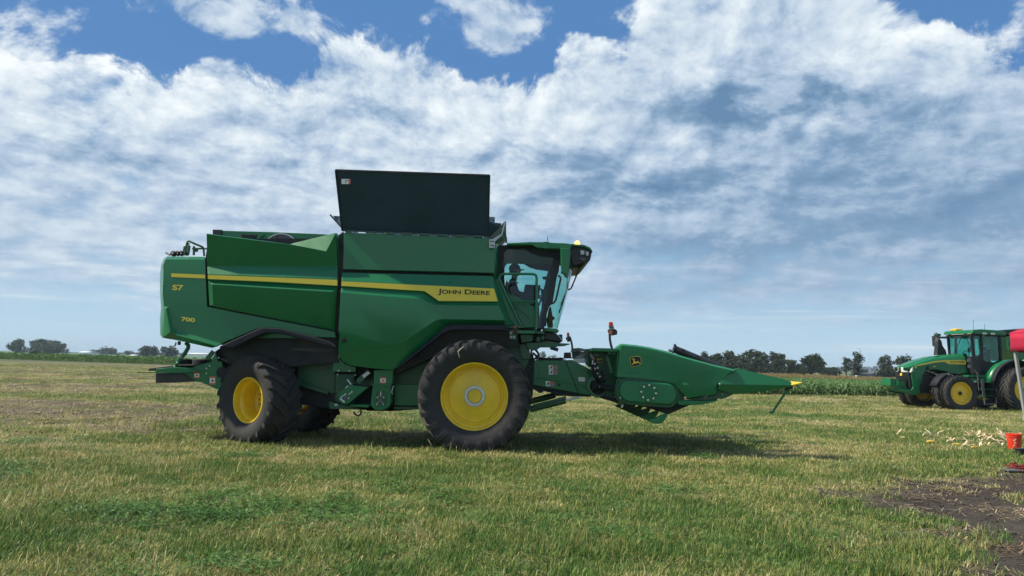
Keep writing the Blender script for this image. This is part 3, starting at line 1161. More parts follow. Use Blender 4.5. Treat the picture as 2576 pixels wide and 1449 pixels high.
        keep = (rng.random(len(x)) < 0.7 * dirt * sstep(fbm(x * 0.9, y * 1.1, 301, 3), 0.48, 0.66)) & (dirt > 0.3)
        P_.append(np.column_stack((x, y))[keep]); I_.append(rng.integers(3, 6, keep.sum())); T_.append(rng.uniform(0.2, 1.0, keep.sum()))
        S_.append(np.column_stack((np.full(keep.sum(), sc), np.full(keep.sum(), sc), rng.uniform(.5, 1.1, keep.sum()))))
        if y1 < 22:
            x, y = wedge_points(rng, y0, y1, 8)
            cover, dry, clo, lush, dirt, stub, brown = fields(x, y)
            keep = rng.random(len(x)) < np.maximum(dirt, 0.5 * stub)
            P_.append(np.column_stack((x, y))[keep]); I_.append(rng.integers(12, 14, keep.sum())); T_.append(rng.random(keep.sum())); S_.append(np.ones((keep.sum(), 3)) * rng.uniform(.6, 1.3, (keep.sum(), 1)))
            x, y = wedge_points(rng, y0, y1, 2.5)
            cover, dry, clo, *_ = fields(x, y)
            keep = rng.random(len(x)) < (0.02 + clo * 0.5)
            P_.append(np.column_stack((x, y))[keep]); I_.append(np.full(keep.sum(), 11)); T_.append(rng.random(keep.sum())); S_.append(np.ones((keep.sum(), 3)))
    xy = np.vstack(P_)
    n = len(xy)
    pts = np.column_stack((xy, (fbm(xy[:, 0] * 0.9, xy[:, 1] * 0.9, 8, 4) - 0.5) * 0.05 - 0.012))
    turn = np.column_stack((rng.normal(0, 0.08, n), rng.normal(0, 0.08, n), rng.uniform(-0.9, 0.9, n)))
    print('ground cover instances', n)
    scatter('grass', protos, pts, turn, np.vstack(S_), np.concatenate(I_), np.concatenate(T_), 'short mown grass with clover and loose straw over the whole field')


build_grass()


# ------------------------------------------------------------------ crops
def corn_proto(R, h, leaves, w=0.06, tassel=False):
    mb = MB().use('corn_leaf')
    mb.tube([(0, 0, -0.02), (R.uniform(-.03, .03), R.uniform(-.03, .03), h * .9)], [0.014, 0.008], 4)
    for i in range(leaves):
        a = (i % 2) * math.pi + R.gauss(0, 0.7)
        z0 = h * (0.15 + 0.75 * i / leaves)
        L = h * R.uniform(0.45, 0.75)
        rise = R.uniform(0.35, 0.9)
        prev = None
        rows = []
        for s in range(5):
            q = s / 4
            out = L * q
            z = z0 + L * (rise * q - 1.05 * q * q)
            ww = w * (1 - q) ** 0.6 * 0.5 + 0.002
            cx, cy = out * math.cos(a), out * math.sin(a)
            rows.append([(cx - math.sin(a) * ww, cy + math.cos(a) * ww, z), (cx + math.sin(a) * ww, cy - math.cos(a) * ww, z)])
        mb.loft(rows)
    if tassel:
        mb.use('tassel')
        for i in range(6):
            a = R.uniform(0, 6.283)
            mb.bar((0, 0, h * .85), (0.12 * math.cos(a), 0.12 * math.sin(a), h * .85 + R.uniform(.14, .26)), 0.02, 0.02)
    return mb


def strip_points(rng, a, b, depth, row, gap, jit):
    """plants in rows along the ground line a-b (x, y), rows going back by depth"""
    a, b = np.array(a, float), np.array(b, float)
    d = b - a
    L = np.hypot(*d)
    d /= L
    nrm = np.array((-d[1], d[0]))
    if nrm[1] < 0:
        nrm = -nrm
    out = []
    for r in np.arange(0, depth, row):
        s = np.arange(0, L, gap)
        s = s + rng.normal(0, gap * jit, len(s))
        out.append(a + np.outer(s, d) + nrm * (r + rng.normal(0, row * 0.18, len(s)))[:, None])
    return np.vstack(out)


def crop(name, label, a, b, depth, row, gap, protos, smin, smax, seed, tint=None):
    rng = np.random.default_rng(seed)
    xy = strip_points(rng, a, b, depth, row, gap, 0.35)
    n = len(xy)
    wave = fbm(xy[:, 0] * 0.25, xy[:, 1] * 0.25, seed, 3)
    s = rng.uniform(smin, smax, n) * (0.75 + 0.5 * wave)
    scatter(name, protos, np.column_stack((xy, np.zeros(n))), np.column_stack((np.zeros(n), np.zeros(n), rng.uniform(0, 6.283, n))),
            np.column_stack((s, s, s)), rng.integers(0, len(protos), n), rng.random(n), label)


RC = random.Random(21)
corn_p = [corn_proto(RC, 1.0, 8, 0.12) for _ in range(5)]
pa, pb = G(1840, 992), G(2420, 1000)
crop('corn_plants', 'strip of short leafy green corn plants beyond the grass', pa[:2], pb[:2], 11.0, 0.75, 0.22, corn_p, 0.84, 1.14, 7)
tas_p = [corn_proto(RC, 0.72, 7, 0.09, True) for _ in range(3)]
pa, pb = P(1760, 940, 84.0), P(2620, 960, 92.0)
crop('tasselled_corn', 'distant corn field with tan tassels along its top', pa[:2], pb[:2], 60.0, 2.2, 0.45, tas_p, 0.92, 1.10, 9)


def weed_proto(R, h):
    mb = MB().use('weed')
    for i in range(34):
        a, r = R.uniform(0, 6.283), 0.55 * math.sqrt(R.random())
        c = Vector((r * math.cos(a), r * math.sin(a), h * R.random() ** 0.8))
        n = Vector((R.gauss(0, 1), R.gauss(0, 1), R.gauss(0.6, 1))).normalized()
        s = n.orthogonal().normalized() * R.uniform(0.07, 0.15)
        t = n.cross(s).normalized() * R.uniform(0.05, 0.10)
        mb.add([c - s, c - t, c + s, c + t], [(0, 1, 2, 3)])
    return mb


weed_p = [weed_proto(RC, 1.0) for _ in range(4)]
pa, pb = P(-160, 900, 150.0), P(560, 915, 112.0)
crop('weed_strip', 'tall green weeds along the far side of the mown field', pa[:2], pb[:2], 9.0, 1.1, 0.75, weed_p, 0.75, 1.30, 13)


# ------------------------------------------------------------------ trees
def leaf_quad(mb, R, c, s):
    n = Vector((R.gauss(0, 1), R.gauss(0, 1), R.gauss(0.3, 1)))
    n.normalize()
    a = n.orthogonal().normalized()
    a = (Matrix.Rotation(R.uniform(0, 6.283), 3, n) @ a) * s
    b = n.cross(a) * R.uniform(0.55, 0.9)
    k = n * s * R.uniform(-.3, .3)
    mb.add([c - a, c - b + k, c + a, c + b + k], [(0, 1, 2, 3)])


def tree(label, u, Y, vtop, wid, seed, mat='leaf_dark', nleaf=1500, low=0.25, name='broadleaf_tree', cat='tree', group=None, leaf=None, sparse=1.0, nb=None, flat=0.8, bare=0):
    R = random.Random(seed)
    top = P(u, vtop, Y).z
    w = wid / FPX * Y
    base = Vector((P(u, 900, Y).x, Y, 0))
    root = thing(name, label, cat, base, group=group)
    leaf = leaf or max(0.16, w * 0.045)
    trunk = MB()
    th = top * max(low, 0.12)
    tr = max(0.08, top * 0.028)
    lean = Vector((R.uniform(-.06, .06) * top, 0, 0))
    trunk.tube([base + Vector((0, 0, -0.1)), base + Vector((0, 0, th)) + lean * .3, base + lean + Vector((0, 0, top * .72))], [tr * 1.35, tr, tr * .35], 7)
    blobs = []
    nb = nb or R.randint(9, 13)
    for i in range(nb):
        q = (i + 0.5) / nb
        z = top * low + (top - top * low) * (0.12 + 0.76 * q)
        env = math.sin(math.pi * (0.18 + 0.70 * q)) ** 0.8
        a = R.uniform(0, 6.283)
        rad = w / 2 * env * R.uniform(0.25, 0.80)
        br = w * R.uniform(0.15, 0.26) * (0.75 + 0.4 * env)
        c = base + lean * q + Vector((rad * math.cos(a), rad * math.sin(a), 0)) + Vector((0, 0, z))
        c.z = min(c.z, top - br * 0.75)
        c.z = max(c.z, br * 0.6)
        blobs.append((c, br))
        trunk.tube([base + lean * .4 + Vector((0, 0, th * R.uniform(.8, 1.4))), base + (c - base) * .55 + Vector((0, 0, br * .1)), c], [tr * .5, tr * .33, tr * .12], 5)
    for i in range(bare):
        a = R.uniform(-0.2, 0.9)
        s = base + lean + Vector((w * R.uniform(.0, .25), 0, top * R.uniform(.55, .75)))
        e = s + Vector((w * .30 * math.sin(a), w * .1 * R.uniform(-1, 1), top * R.uniform(.22, .40)))
        trunk.tube([s, (s + e) / 2 + Vector((w * .02, 0, 0)), e], [tr * .3, tr * .2, tr * .07], 4)
    trunk.build('trunk', 'bark', root)
    crown = MB()
    tot = sum(b * b for _, b in blobs)
    for (c, br) in blobs:
        for i in range(int(nleaf * br * br / tot)):
            d = Vector((R.gauss(0, 1), R.gauss(0, 1), R.gauss(0, 1))).normalized()
            rr = br * (R.uniform(0.25, 1.0) ** 0.5) * (1.0 + 0.28 * (vn3(d * 2.1 + Vector((seed, c.x, c.z))) - 0.5) * 2)
            p = c + Vector((d.x * rr, d.y * rr, d.z * rr * flat))
            if p.z < 0.1:
                continue
            leaf_quad(crown, R, p, leaf * R.uniform(0.6, 1.25) * sparse)
    crown.build('crown', mat, root, smooth=0)
    return root


def vn3(p):
    return 0.5 + 0.25 * (math.sin(p.x * 3.1 + 1.7 * math.sin(p.y * 2.3)) + math.sin(p.z * 2.9 + p.y * 1.9 + 1.3 * math.sin(p.x * 1.7)))


# lone trees and bushes along the western skyline
tree('round-topped field tree at the very edge of the western skyline', 38, 520, 853, 48, 1, 'leaf_mid', 1700, 0.05)
tree('low spreading bush tree just beside the westernmost field tree', 72, 520, 872, 34, 2, 'leaf_dark', 700, 0.02)
tree('tall two-tiered tree in the western skyline clump with a gap under its crown', 108, 500, 853, 58, 3, 'leaf_mid', 2000, 0.10)
tree('broad low tree filling the foot of the western skyline clump', 112, 490, 868, 70, 4, 'leaf_dark', 1700, 0.02)
tree('rounded dense tree on the right end of the western skyline clump', 145, 495, 857, 36, 5, 'leaf_mid', 1500, 0.08)
tree('small round bush standing alone right of the western skyline clump', 168, 510, 876, 17, 6, 'leaf_dark', 500, 0.02, name='bush', cat='bush')
tree('dark round shrub standing by itself in the green strip at far left', 92, 158, 884, 30, 7, 'leaf_dark', 900, 0.0, name='shrub', cat='shrub')
tree('long low tree behind the white shed roof on the skyline', 272, 700, 876, 48, 8, 'leaf_dark', 1200, 0.02)
tree('lower rounded tree left of the long low skyline tree', 240, 720, 880, 30, 9, 'leaf_dark', 700, 0.02)
tree('small skyline tree between the white shed and the dark pair of trees', 322, 640, 882, 26, 10, 'leaf_dark', 700, 0.02)
tree('pale little skyline bush just left of the dark pair of trees', 348, 660, 886, 18, 11, 'leaf_mid', 400, 0.02, name='bush', cat='bush')
tree('left tree of the dark pair beside the back of the combine', 373, 440, 871, 50, 12, 'leaf_dark', 1900, 0.03)
tree('right tree of the dark pair beside the back of the combine', 423, 440, 873, 46, 13, 'leaf_dark', 1800, 0.03)
tree('leafy tree seen through the gap under the combine cab', 1364, 330, 880, 26, 14, 'leaf_mid', 1200, 0.05)
tree('low leafy tree seen through the gap under the cab, right of the taller one', 1387, 330, 892, 30, 15, 'leaf_mid', 900, 0.02)

# the wood beyond the corn
WOOD = 'trees of the wood beyond the corn'
wood = [(1776, 886, 50, 'open-crowned tree at the left end of the wood beyond the corn'), (1812, 889, 54, 'pale leafy tree second from the left in the wood beyond the corn'),
        (1846, 881, 58, 'tall tree on the left slope of the wood beyond the corn'), (1884, 877, 60, 'tallest tree of the wood beyond the corn'),
        (1918, 880, 56, 'wide tree just right of the tallest in the wood beyond the corn'), (1950, 884, 52, 'dark tree on the right slope of the wood beyond the corn'),
        (1976, 889, 46, 'rounded tree near the right end of the wood beyond the corn'), (2000, 905, 36, 'low tree where the wood beyond the corn drops away'), (2018, 917, 34, 'shortest tree at the right foot of the wood beyond the corn')]
for i, (u, vt, w, lb) in enumerate(wood):
    tree(lb, u, 205 + (i * 19) % 15, vt, w, 30 + i, 'leaf_dark', 2000, 0.02, group=WOOD)
for i, (u, vt, w, lb) in enumerate([(1760, 905, 60, 'dark understorey at the left foot of the wood beyond the corn'), (1830, 905, 60, 'dark understorey below the left slope of the wood beyond the corn'), (1900, 900, 60, 'dark understorey below the tallest tree of the wood beyond the corn'), (1965, 903, 56, 'dark understorey below the right slope of the wood beyond the corn')]):
    tree(lb, u, 198, vt, w, 50 + i, 'leaf_dark', 1500, 0.0, group=WOOD, name='understorey_tree')
tree('small pointed tree poking up between the wood and the big round tree', 1992, 212, 901, 16, 60, 'leaf_mid', 500, 0.1)
tree('big round-headed tree standing right of the wood', 2043, 200, 891, 66, 61, 'leaf_dark', 2600, 0.12)
tree('low bush line tree at the foot of the big round-headed tree', 2085, 214, 925, 60, 62, 'leaf_dark', 1100, 0.0)
tree('scraggly tree with dead bare branches left of the grey house', 2148, 190, 882, 50, 63, 'leaf_dark', 1500, 0.10, bare=9, sparse=0.9)
tree('stooping side crown of leaves beside the scraggly dead-topped tree', 2128, 192, 897, 26, 64, 'leaf_dark', 700, 0.2)
tree('bushy tree behind the grey house', 2165, 210, 930, 46, 65, 'leaf_dark', 800, 0.0)
tree('open two-headed tree above the tractor hood, the taller left crown', 2232, 193, 892, 46, 66, 'leaf_dark', 1600, 0.15)
tree('flat-topped tree above the tractor hood, right of the two-headed tree', 2276, 196, 894, 56, 67, 'leaf_dark', 1700, 0.10)
tree('dark bushes low behind the front of the green tractor', 2226, 190, 927, 60, 68, 'leaf_dark', 1300, 0.0, name='bush', cat='bush')
tree('tree hidden behind the tractor hood', 2330, 197, 905, 60, 69, 'leaf_dark', 1300, 0.05)


def far_line(name, label, u0, u1, vtop, Y, seed, step=7):
    R = random.Random(seed)
    mb = MB()
    u = u0
    while u < u1:
        c = P(u, vtop + R.uniform(0, 4), Y)
        w = R.uniform(8, 18) / FPX * Y
        for i in range(60):
            p = Vector((c.x + R.gauss(0, w * .5), Y + R.uniform(-6, 6), c.z * R.random() ** .7))
            leaf_quad(mb, R, p, w * 0.16)
        u += step
    o = mb.build(name, 'leaf_dark', None, smooth=0)
    return tag(o, label, kind='stuff')


far_line('far_woods', 'hazy blue line of woods on the horizon beyond the western fields', 150, 700, 887.5, 1500, 5)
far_line('far_woods', 'hazy woods on the horizon behind the wood and the corn', 1500, 2600, 922, 1300, 6, 9)


# ------------------------------------------------------------------ distant buildings
def shed(label, u0, u1, vt, ve, vb, Y, depth, name='farm_shed', wall='wall_white', roof='wall_white'):
    a, b = P(u0, vb, Y), P(u1, vb, Y)
    ht, he = P((u0 + u1) / 2, vt, Y).z, P((u0 + u1) / 2, ve, Y).z
    root = thing(name, label, 'building', ((a.x + b.x) / 2, Y + depth / 2, 0))
    MB().box((a.x, Y, 0), (b.x, Y + depth, he)).build('wall', wall, root)
    m = MB()
    o = 0.3
    rows = []
    for (y, z) in ((Y - o, he + .02), (Y + depth / 2, ht), (Y + depth + o, he + .02)):
        rows.append([(a.x - o, y, z), (b.x + o, y, z)])
    m.loft(rows)
    m.build('roof', roof, root, solid=0.15)
    return root, a, b, he


shed('long white shed roof on the western skyline', 308 / 1.5652, 356 / 1.5652 + 0, 884, 886.5, 889, 640, 14)
shed('small white shed beside the dark pair of trees on the skyline', 325, 340, 892, 894, 898, 520, 9)
shed('long low white building beyond the spreader at the back of the combine', 471, 560, 888.5, 890.5, 893, 900, 20)
hs, ha, hb, hh = shed('grey house with a shallow grey roof beyond the corn', 2168, 2232, 938, 945, 958, 190, 6, 'house', 'wall_house', 'roof')
for i, (f0, f1) in enumerate(((0.10, 0.20), (0.34, 0.46), (0.60, 0.70))):
    x0, x1 = ha.x + (hb.x - ha.x) * f0, ha.x + (hb.x - ha.x) * f1
    w = MB().box((x0, 189.9, hh - 1.0), (x1, 190.0, hh - 0.3)).build('window', 'wall_white', hs)
    MB().box((x0 + .12, 189.84, hh - .93), (x1 - .12, 189.9, hh - .37)).build('pane', 'window_far', w)
MB().box((ha.x + 3.5, 189.9, 0.0), (ha.x + 4.3, 190.0, 1.9)).build('door', 'wall_white', hs)


# ------------------------------------------------------------------ wheels
def tyre_mesh(R, w, rr, nlug=22, lug=0.045, lug_w=0.055, slant=0.34, wrap=0.16):
    """tractor tyre turned about Y, near face at -w/2"""
    mb = MB()
    h = w / 2
    d = R - rr
    body = [(-h * .62, rr - .015), (-h * .74, rr + .02), (-h * .90, rr + d * .28), (-h * .985, rr + d * .52), (-h * .97, rr + d * .72), (-h * .86, rr + d * .90 - lug * .3), (-h * .70, R - lug * 1.15), (-h * .35, R - lug * .95), (0, R - lug * .9)]
    prof = body + [(-y, r) for (y, r) in reversed(body[:-1])]
    mb.lathe(prof, 64)
    for side in (-1, 1):
        for k in range(nlug):
            a0 = 2 * math.pi * (k + (0.5 if side > 0 else 0.0)) / nlug
            # path from the middle of the tread over the shoulder and down the side
            path = [(0.06, R - lug * .9, R + .004, 0.0), (0.35, R - lug * 1.0, R, .38), (0.70, R - lug * 1.25, R - .008, .75), (0.93, R - lug * 1.9, R - lug * .35, 1.0), (1.02, R - wrap * .72, R - lug * 1.1, 1.10), (1.0, R - wrap * 1.25, R - wrap * .95, 1.16)]
            vs = []
            for i, (fy, r0, r1, t) in enumerate(path):
                ang = a0 + slant * t * (1 if True else -1)
                y = side * h * fy
                lw = lug_w * (1.0 if i < 3 else 1.18)
                da = lw / 2 / R
                if i < 4:
                    q = [(y, r0, ang - da * 1.25), (y, r1, ang - da), (y, r1, ang + da), (y, r0, ang + da * 1.25)]
                else:
                    yi = side * h * (0.90 if i == 4 else 0.96)
                    q = [(yi, r0, ang - da * 1.25), (y, r1 if i == 4 else r0 + .03, ang - da), (y, r1 if i == 4 else r0 + .03, ang + da), (yi, r0, ang + da * 1.25)]
                vs.append([Vector((r * math.cos(b), yy, r * math.sin(b))) for (yy, r, b) in q])
            n = 4
            flat = [p for r_ in vs for p in r_]
            fs = []
            for i in range(len(vs) - 1):
                for j in range(n):
                    j2 = (j + 1) % n
                    f = (i * n + j, i * n + j2, (i + 1) * n + j2, (i + 1) * n + j)
                    fs.append(f if side < 0 else tuple(reversed(f)))
            fs.append((0, 1, 2, 3) if side > 0 else (3, 2, 1, 0))
            e = (len(vs) - 1) * n
            fs.append((e, e + 1, e + 2, e + 3) if side < 0 else (e + 3, e + 2, e + 1, e))
            mb.add(flat, fs)
    return mb


def rim_mesh(rr, w, dish, hub_r, hub_h=0.03, lip=0.03):
    """steel rim; dish = how far the disc sits behind the near lip"""
    h = w * 0.34
    mb = MB()
    y0 = -h
    prof = [(y0 + .05, rr - .005), (y0 - .008, rr + .012), (y0 - .020, rr + .004), (y0 - .018, rr - .018), (y0 + .02, rr - lip), (y0 + .10, rr - lip - .012), (y0 + .115, rr - lip - .035)]
    if dish > 0.2:
        prof += [(y0 + .18, rr - .085), (y0 + dish * .92, rr - .095), (y0 + dish, rr - .13), (y0 + dish - .02, hub_r * 1.5), (y0 + dish - .03, hub_r)]
    else:
        prof += [(y0 + .12, rr - .062), (y0 + dish * .92, rr - .075), (y0 + dish + .012, rr - .10), (y0 + dish + .012, rr - .125), (y0 + dish - .006, rr - .14), (y0 + dish - .004, rr - .20), (y0 + dish - .012, rr * .60), (y0 + dish - .015, hub_r + .03), (y0 + dish - .02, hub_r)]
    mb.lathe(prof, 64)
    yd = prof[-1][0]
    mb.lathe([(yd, hub_r), (yd - hub_h, hub_r * .98), (yd - hub_h, 0.0005)], 40)
    mb.lathe([(y0 + .05, rr - .006), (h - .05, rr - .03), (h + .01, rr + .004)], 48)
    return mb, yd


def wheel(parent, centre, R, w, rr, steer=0.0, dish=0.15, hub_r=0.13, nuts=10, nut_r=0.155, ring=False, nlug=22, cap='yellow', flip=False, hubhole=False, lug=0.045):
    c = Vector(centre)
    root = bpy.data.objects.new('wheel', None)
    root.empty_display_size = 0.2
    COL.objects.link(root)
    root.parent = parent
    po = world_origin(parent) if parent is not None and parent.rotation_euler.z == 0 else Vector((0, 0, 0))
    root.location = c - po
    root.rotation_euler = (0, 0, steer + (math.pi if flip else 0))
    ty = tyre_mesh(R, w, rr, nlug, lug=lug, lug_w=R * (0.082 if ring else 0.068), wrap=R * (0.19 if ring else 0.16))
    a = ty.build('tyre', 'tyre', root, smooth=38, local=True)
    rm, yd = rim_mesh(rr, w, dish, hub_r)
    rim = rm.build('rim', 'yellow', root, smooth=40, local=True)
    if ring:
        mb = MB()
        mb.lathe([(yd - .002, nut_r + .032), (yd - .016, nut_r + .030), (yd - .016, nut_r - .030), (yd - .002, nut_r - .032)], 48)
        mb.build('hub_ring', 'metal', root, smooth=40, local=True)
    nb = MB()
    for k in range(nuts):
        t = 2 * math.pi * k / nuts
        p = Vector((nut_r * math.cos(t), yd - .014, nut_r * math.sin(t)))
        nb.tube([p, p + Vector((0, -.022, 0))], .019 if ring or nut_r > .166 else .012, 6)
    nb.build('wheel_nuts', 'bolt' if ring or nut_r < .168 and False else ('gun' if nut_r > .168 and rr < .46 else 'yellow'), root, smooth=0, local=True, kind='stuff')
    if hubhole:
        MB().lathe([(yd - .030, hub_r * .98), (yd - .045, hub_r * .92), (yd - .035, hub_r * .8), (yd - .032, .0005)], 24).build('hub_cap', 'black', root, local=True)
    return root


# ------------------------------------------------------------------ the combine harvester
YC = 15.85          # its centre line
cb = thing('combine_harvester', 'big green combine harvester with yellow stripe and its grain tank lid raised', 'combine harvester', (P(1195, 996, YC).x, YC, 0))


def both(mb, name, mat, parent, far_name=None, **kw):
    """a near-side panel and its twin on the far side"""
    a = mb.build(name, mat, parent, **kw)
    mb.mirrored(YC).build(far_name or name, mat, parent, **kw)
    return a


# wheels
wheel(cb, P(1194.7, 996, 13.80 + .33), 1.06, 0.66, 0.618, dish=0.17, hub_r=0.125, nuts=20, nut_r=0.165, ring=True, nlug=24, lug=.06)
wheel(cb, Vector((P(1194.7, 996, 13.80 + .33).x, 2 * YC - 14.13, P(1194.7, 996, 14.13).z)), 1.06, 0.66, 0.618, dish=0.17, hub_r=0.125, nuts=20, nut_r=0.165, ring=True, nlug=24, flip=True, lug=.06)
STEER = math.radians(-33)
rc = P(652, 1006, 14.62)
rc.z = 0.83
wheel(cb, rc, 0.86, 0.74, 0.43, steer=STEER, dish=0.45, hub_r=0.15, nuts=10, nut_r=0.17, nlug=19, lug=0.055)
wheel(cb, Vector((rc.x + .25, 2 * YC - 14.62, 0.83)), 0.86, 0.74, 0.43, steer=STEER, dish=0.45, hub_r=0.15, nuts=10, nut_r=0.17, nlug=19, flip=True, lug=0.055)

# dark inner body that fills the space between the side panels
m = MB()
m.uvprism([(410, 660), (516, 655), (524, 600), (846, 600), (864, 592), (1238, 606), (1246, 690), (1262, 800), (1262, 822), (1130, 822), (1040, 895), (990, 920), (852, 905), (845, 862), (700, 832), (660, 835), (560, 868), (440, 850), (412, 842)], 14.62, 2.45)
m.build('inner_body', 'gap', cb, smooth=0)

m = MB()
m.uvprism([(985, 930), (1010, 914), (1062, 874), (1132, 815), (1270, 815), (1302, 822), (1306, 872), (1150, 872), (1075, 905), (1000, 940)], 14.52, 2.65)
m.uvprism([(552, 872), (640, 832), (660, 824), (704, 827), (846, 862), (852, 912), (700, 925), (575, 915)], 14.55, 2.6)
m.build('wheel_well_shade', 'gap', cb, smooth=0)  # dark blocks added to fill the arches, shade painted as black

# rear panel
A0, A1, A2 = 14.34, 14.30, 14.24
top = [(421, 644.5), (516, 645.5)]
K = [(424, 772, A1), (437, 824, A1), (447, 832, A1), (503, 848, A1), (558, 864, A1)]
K2 = [(418, 776, A2), (428, 836, A2), (442, 843, A2), (498, 858, A2), (545, 871.5, A2)]
m = MB()
m.faces3([
    [(421, 644.5, A0 + .16), (516, 645.5, A0 + .16), (516, 652, A0), (416, 651.5, A0)],
    [(416, 651.5, A0), (516, 652, A0), (517.5, 684, A1), (411, 684, A1), (410, 668, A0)],
    [(411, 684, A1), (517.5, 684, A1), (521, 772, A1), (424, 772, A1), (413, 772, A1), (409, 740, A1)],
    [(521, 772, A1), (842, 835, A1), (846, 850, A1), (790, 848, A1), (704, 826, A1), (660, 824, A1), (640, 830, A1), (558, 864, A1), (503, 848, A1), (447, 832, A1), (437, 824, A1), (424, 772, A1)],
    [K[0], K[1], K[2], K2[2], K2[1], K2[0]],
    [K[2], K[3], K[4], K2[4], K2[3], K2[2]],
    [(413, 772, A1), K[0], K2[0]],
    [(413, 772, A1), K2[0], K2[1], (409, 850.5, A1 + .06)],
    [K2[1], K2[2], K2[3], K2[4], (534, 876, A1 + .1), (498, 866.5, A1 + .1), (442, 856, A1 + .08), (409, 850.5, A1 + .06)],
    # rear corner
    [(416, 651.5, A0), (410, 668, A0), (405, 666, A0 + .35), (413, 648, A0 + .35)],
    [(410, 668, A0), (411, 684, A1), (409, 740, A1), (402.5, 735, A0 + .4), (402, 690, A0 + .4), (405, 666, A0 + .35)],
    [(409, 740, A1), (413, 772, A1), (405, 776, A0 + .4), (402.5, 735, A0 + .4)],
    [(413, 772, A1), (409, 850.5, A1 + .06), (402.5, 843, A0 + .4), (402, 800, A0 + .4), (405, 776, A0 + .4)],
    [(421, 644.5, A0 + .16), (416, 651.5, A0), (413, 648, A0 + .35)],
])
both(m, 'rear_panel', 'green', cb, solid=0.04, bevel=0.012)

# engine side panel
B0 = 14.20
m = MB()
m.faces3([
    [(519, 588, B0 - .02), (560, 593.5, B0 - .02), (660, 606, B0 - .02), (728.5, 614.5, B0 - .02), (820.6, 632.6, B0 - .02), (843, 588, B0 - .02), (849, 672, B0 + .13), (690, 671.5, B0 + .13), (521.5, 670.5, B0 + .13)],
    [(728.5, 614.5, B0 - .02), (736, 612, B0 + .03), (838.5, 587, B0 + .22), (843, 588, B0 - .02), (820.6, 632.6, B0 - .02)],
    [(838.5, 587, B0 + .22), (847, 585.5, B0 + .22), (854, 592, B0 + .20), (852, 600, B0 + .14), (843, 588, B0 - .02)],
    [(843, 588, B0 - .02), (852, 600, B0 + .14), (853, 660, B0 + .2), (849, 672, B0 + .13)],
    [(521.5, 670.5, B0 + .13), (690, 671.5, B0 + .13), (849, 672, B0 + .13), (849, 701, B0), (690, 695.5, B0), (522.5, 689.5, B0)],
    [(522.5, 689.5, B0), (690, 695.5, B0), (849, 701, B0), (849, 720.5, B0), (690, 711, B0), (522.7, 703.5, B0)],
    [(522.7, 703.5, B0), (690, 711, B0), (849, 720.5, B0), (848.6, 724, B0 + .05), (690, 714.5, B0 + .05), (523, 706.5, B0 + .05)],
    [(523, 706.5, B0 + .05), (690, 714.5, B0 + .05), (848.6, 724, B0 + .05), (836, 734, B0 - .02), (534, 715, B0 - .02)],
    [(523, 706.5, B0 + .05), (534, 715, B0 - .02), (537, 768, B0 + .02), (526.5, 769, B0 + .05)],
    [(534, 715, B0 - .02), (836, 734, B0 - .02), (826, 740, B0 - .02), (833, 822, B0 + .14), (537, 768, B0 + .02)],
    [(836, 734, B0 - .02), (848.6, 724, B0 + .05), (842.5, 832, B0 + .16), (833, 822, B0 + .14), (826, 740, B0 - .02)],
    [(537, 768, B0 + .02), (833, 822, B0 + .14), (842.5, 832, B0 + .16), (526.5, 769, B0 + .05)],
])
both(m, 'engine_side_panel', 'green', cb, solid=0.04, bevel=0.010)
# dark seam behind the engine panel edges
m = MB()
m.uvprism([(515, 648), (523, 648), (529, 772), (845, 834), (845, 839), (521, 777)], 14.36, 0.15)
m.uvprism([(846, 596), (863, 583), (864, 680), (857, 700), (850, 890), (843, 890), (846, 720)], 14.44, 0.2)
m.build('panel_seam', 'gap', cb, smooth=0)

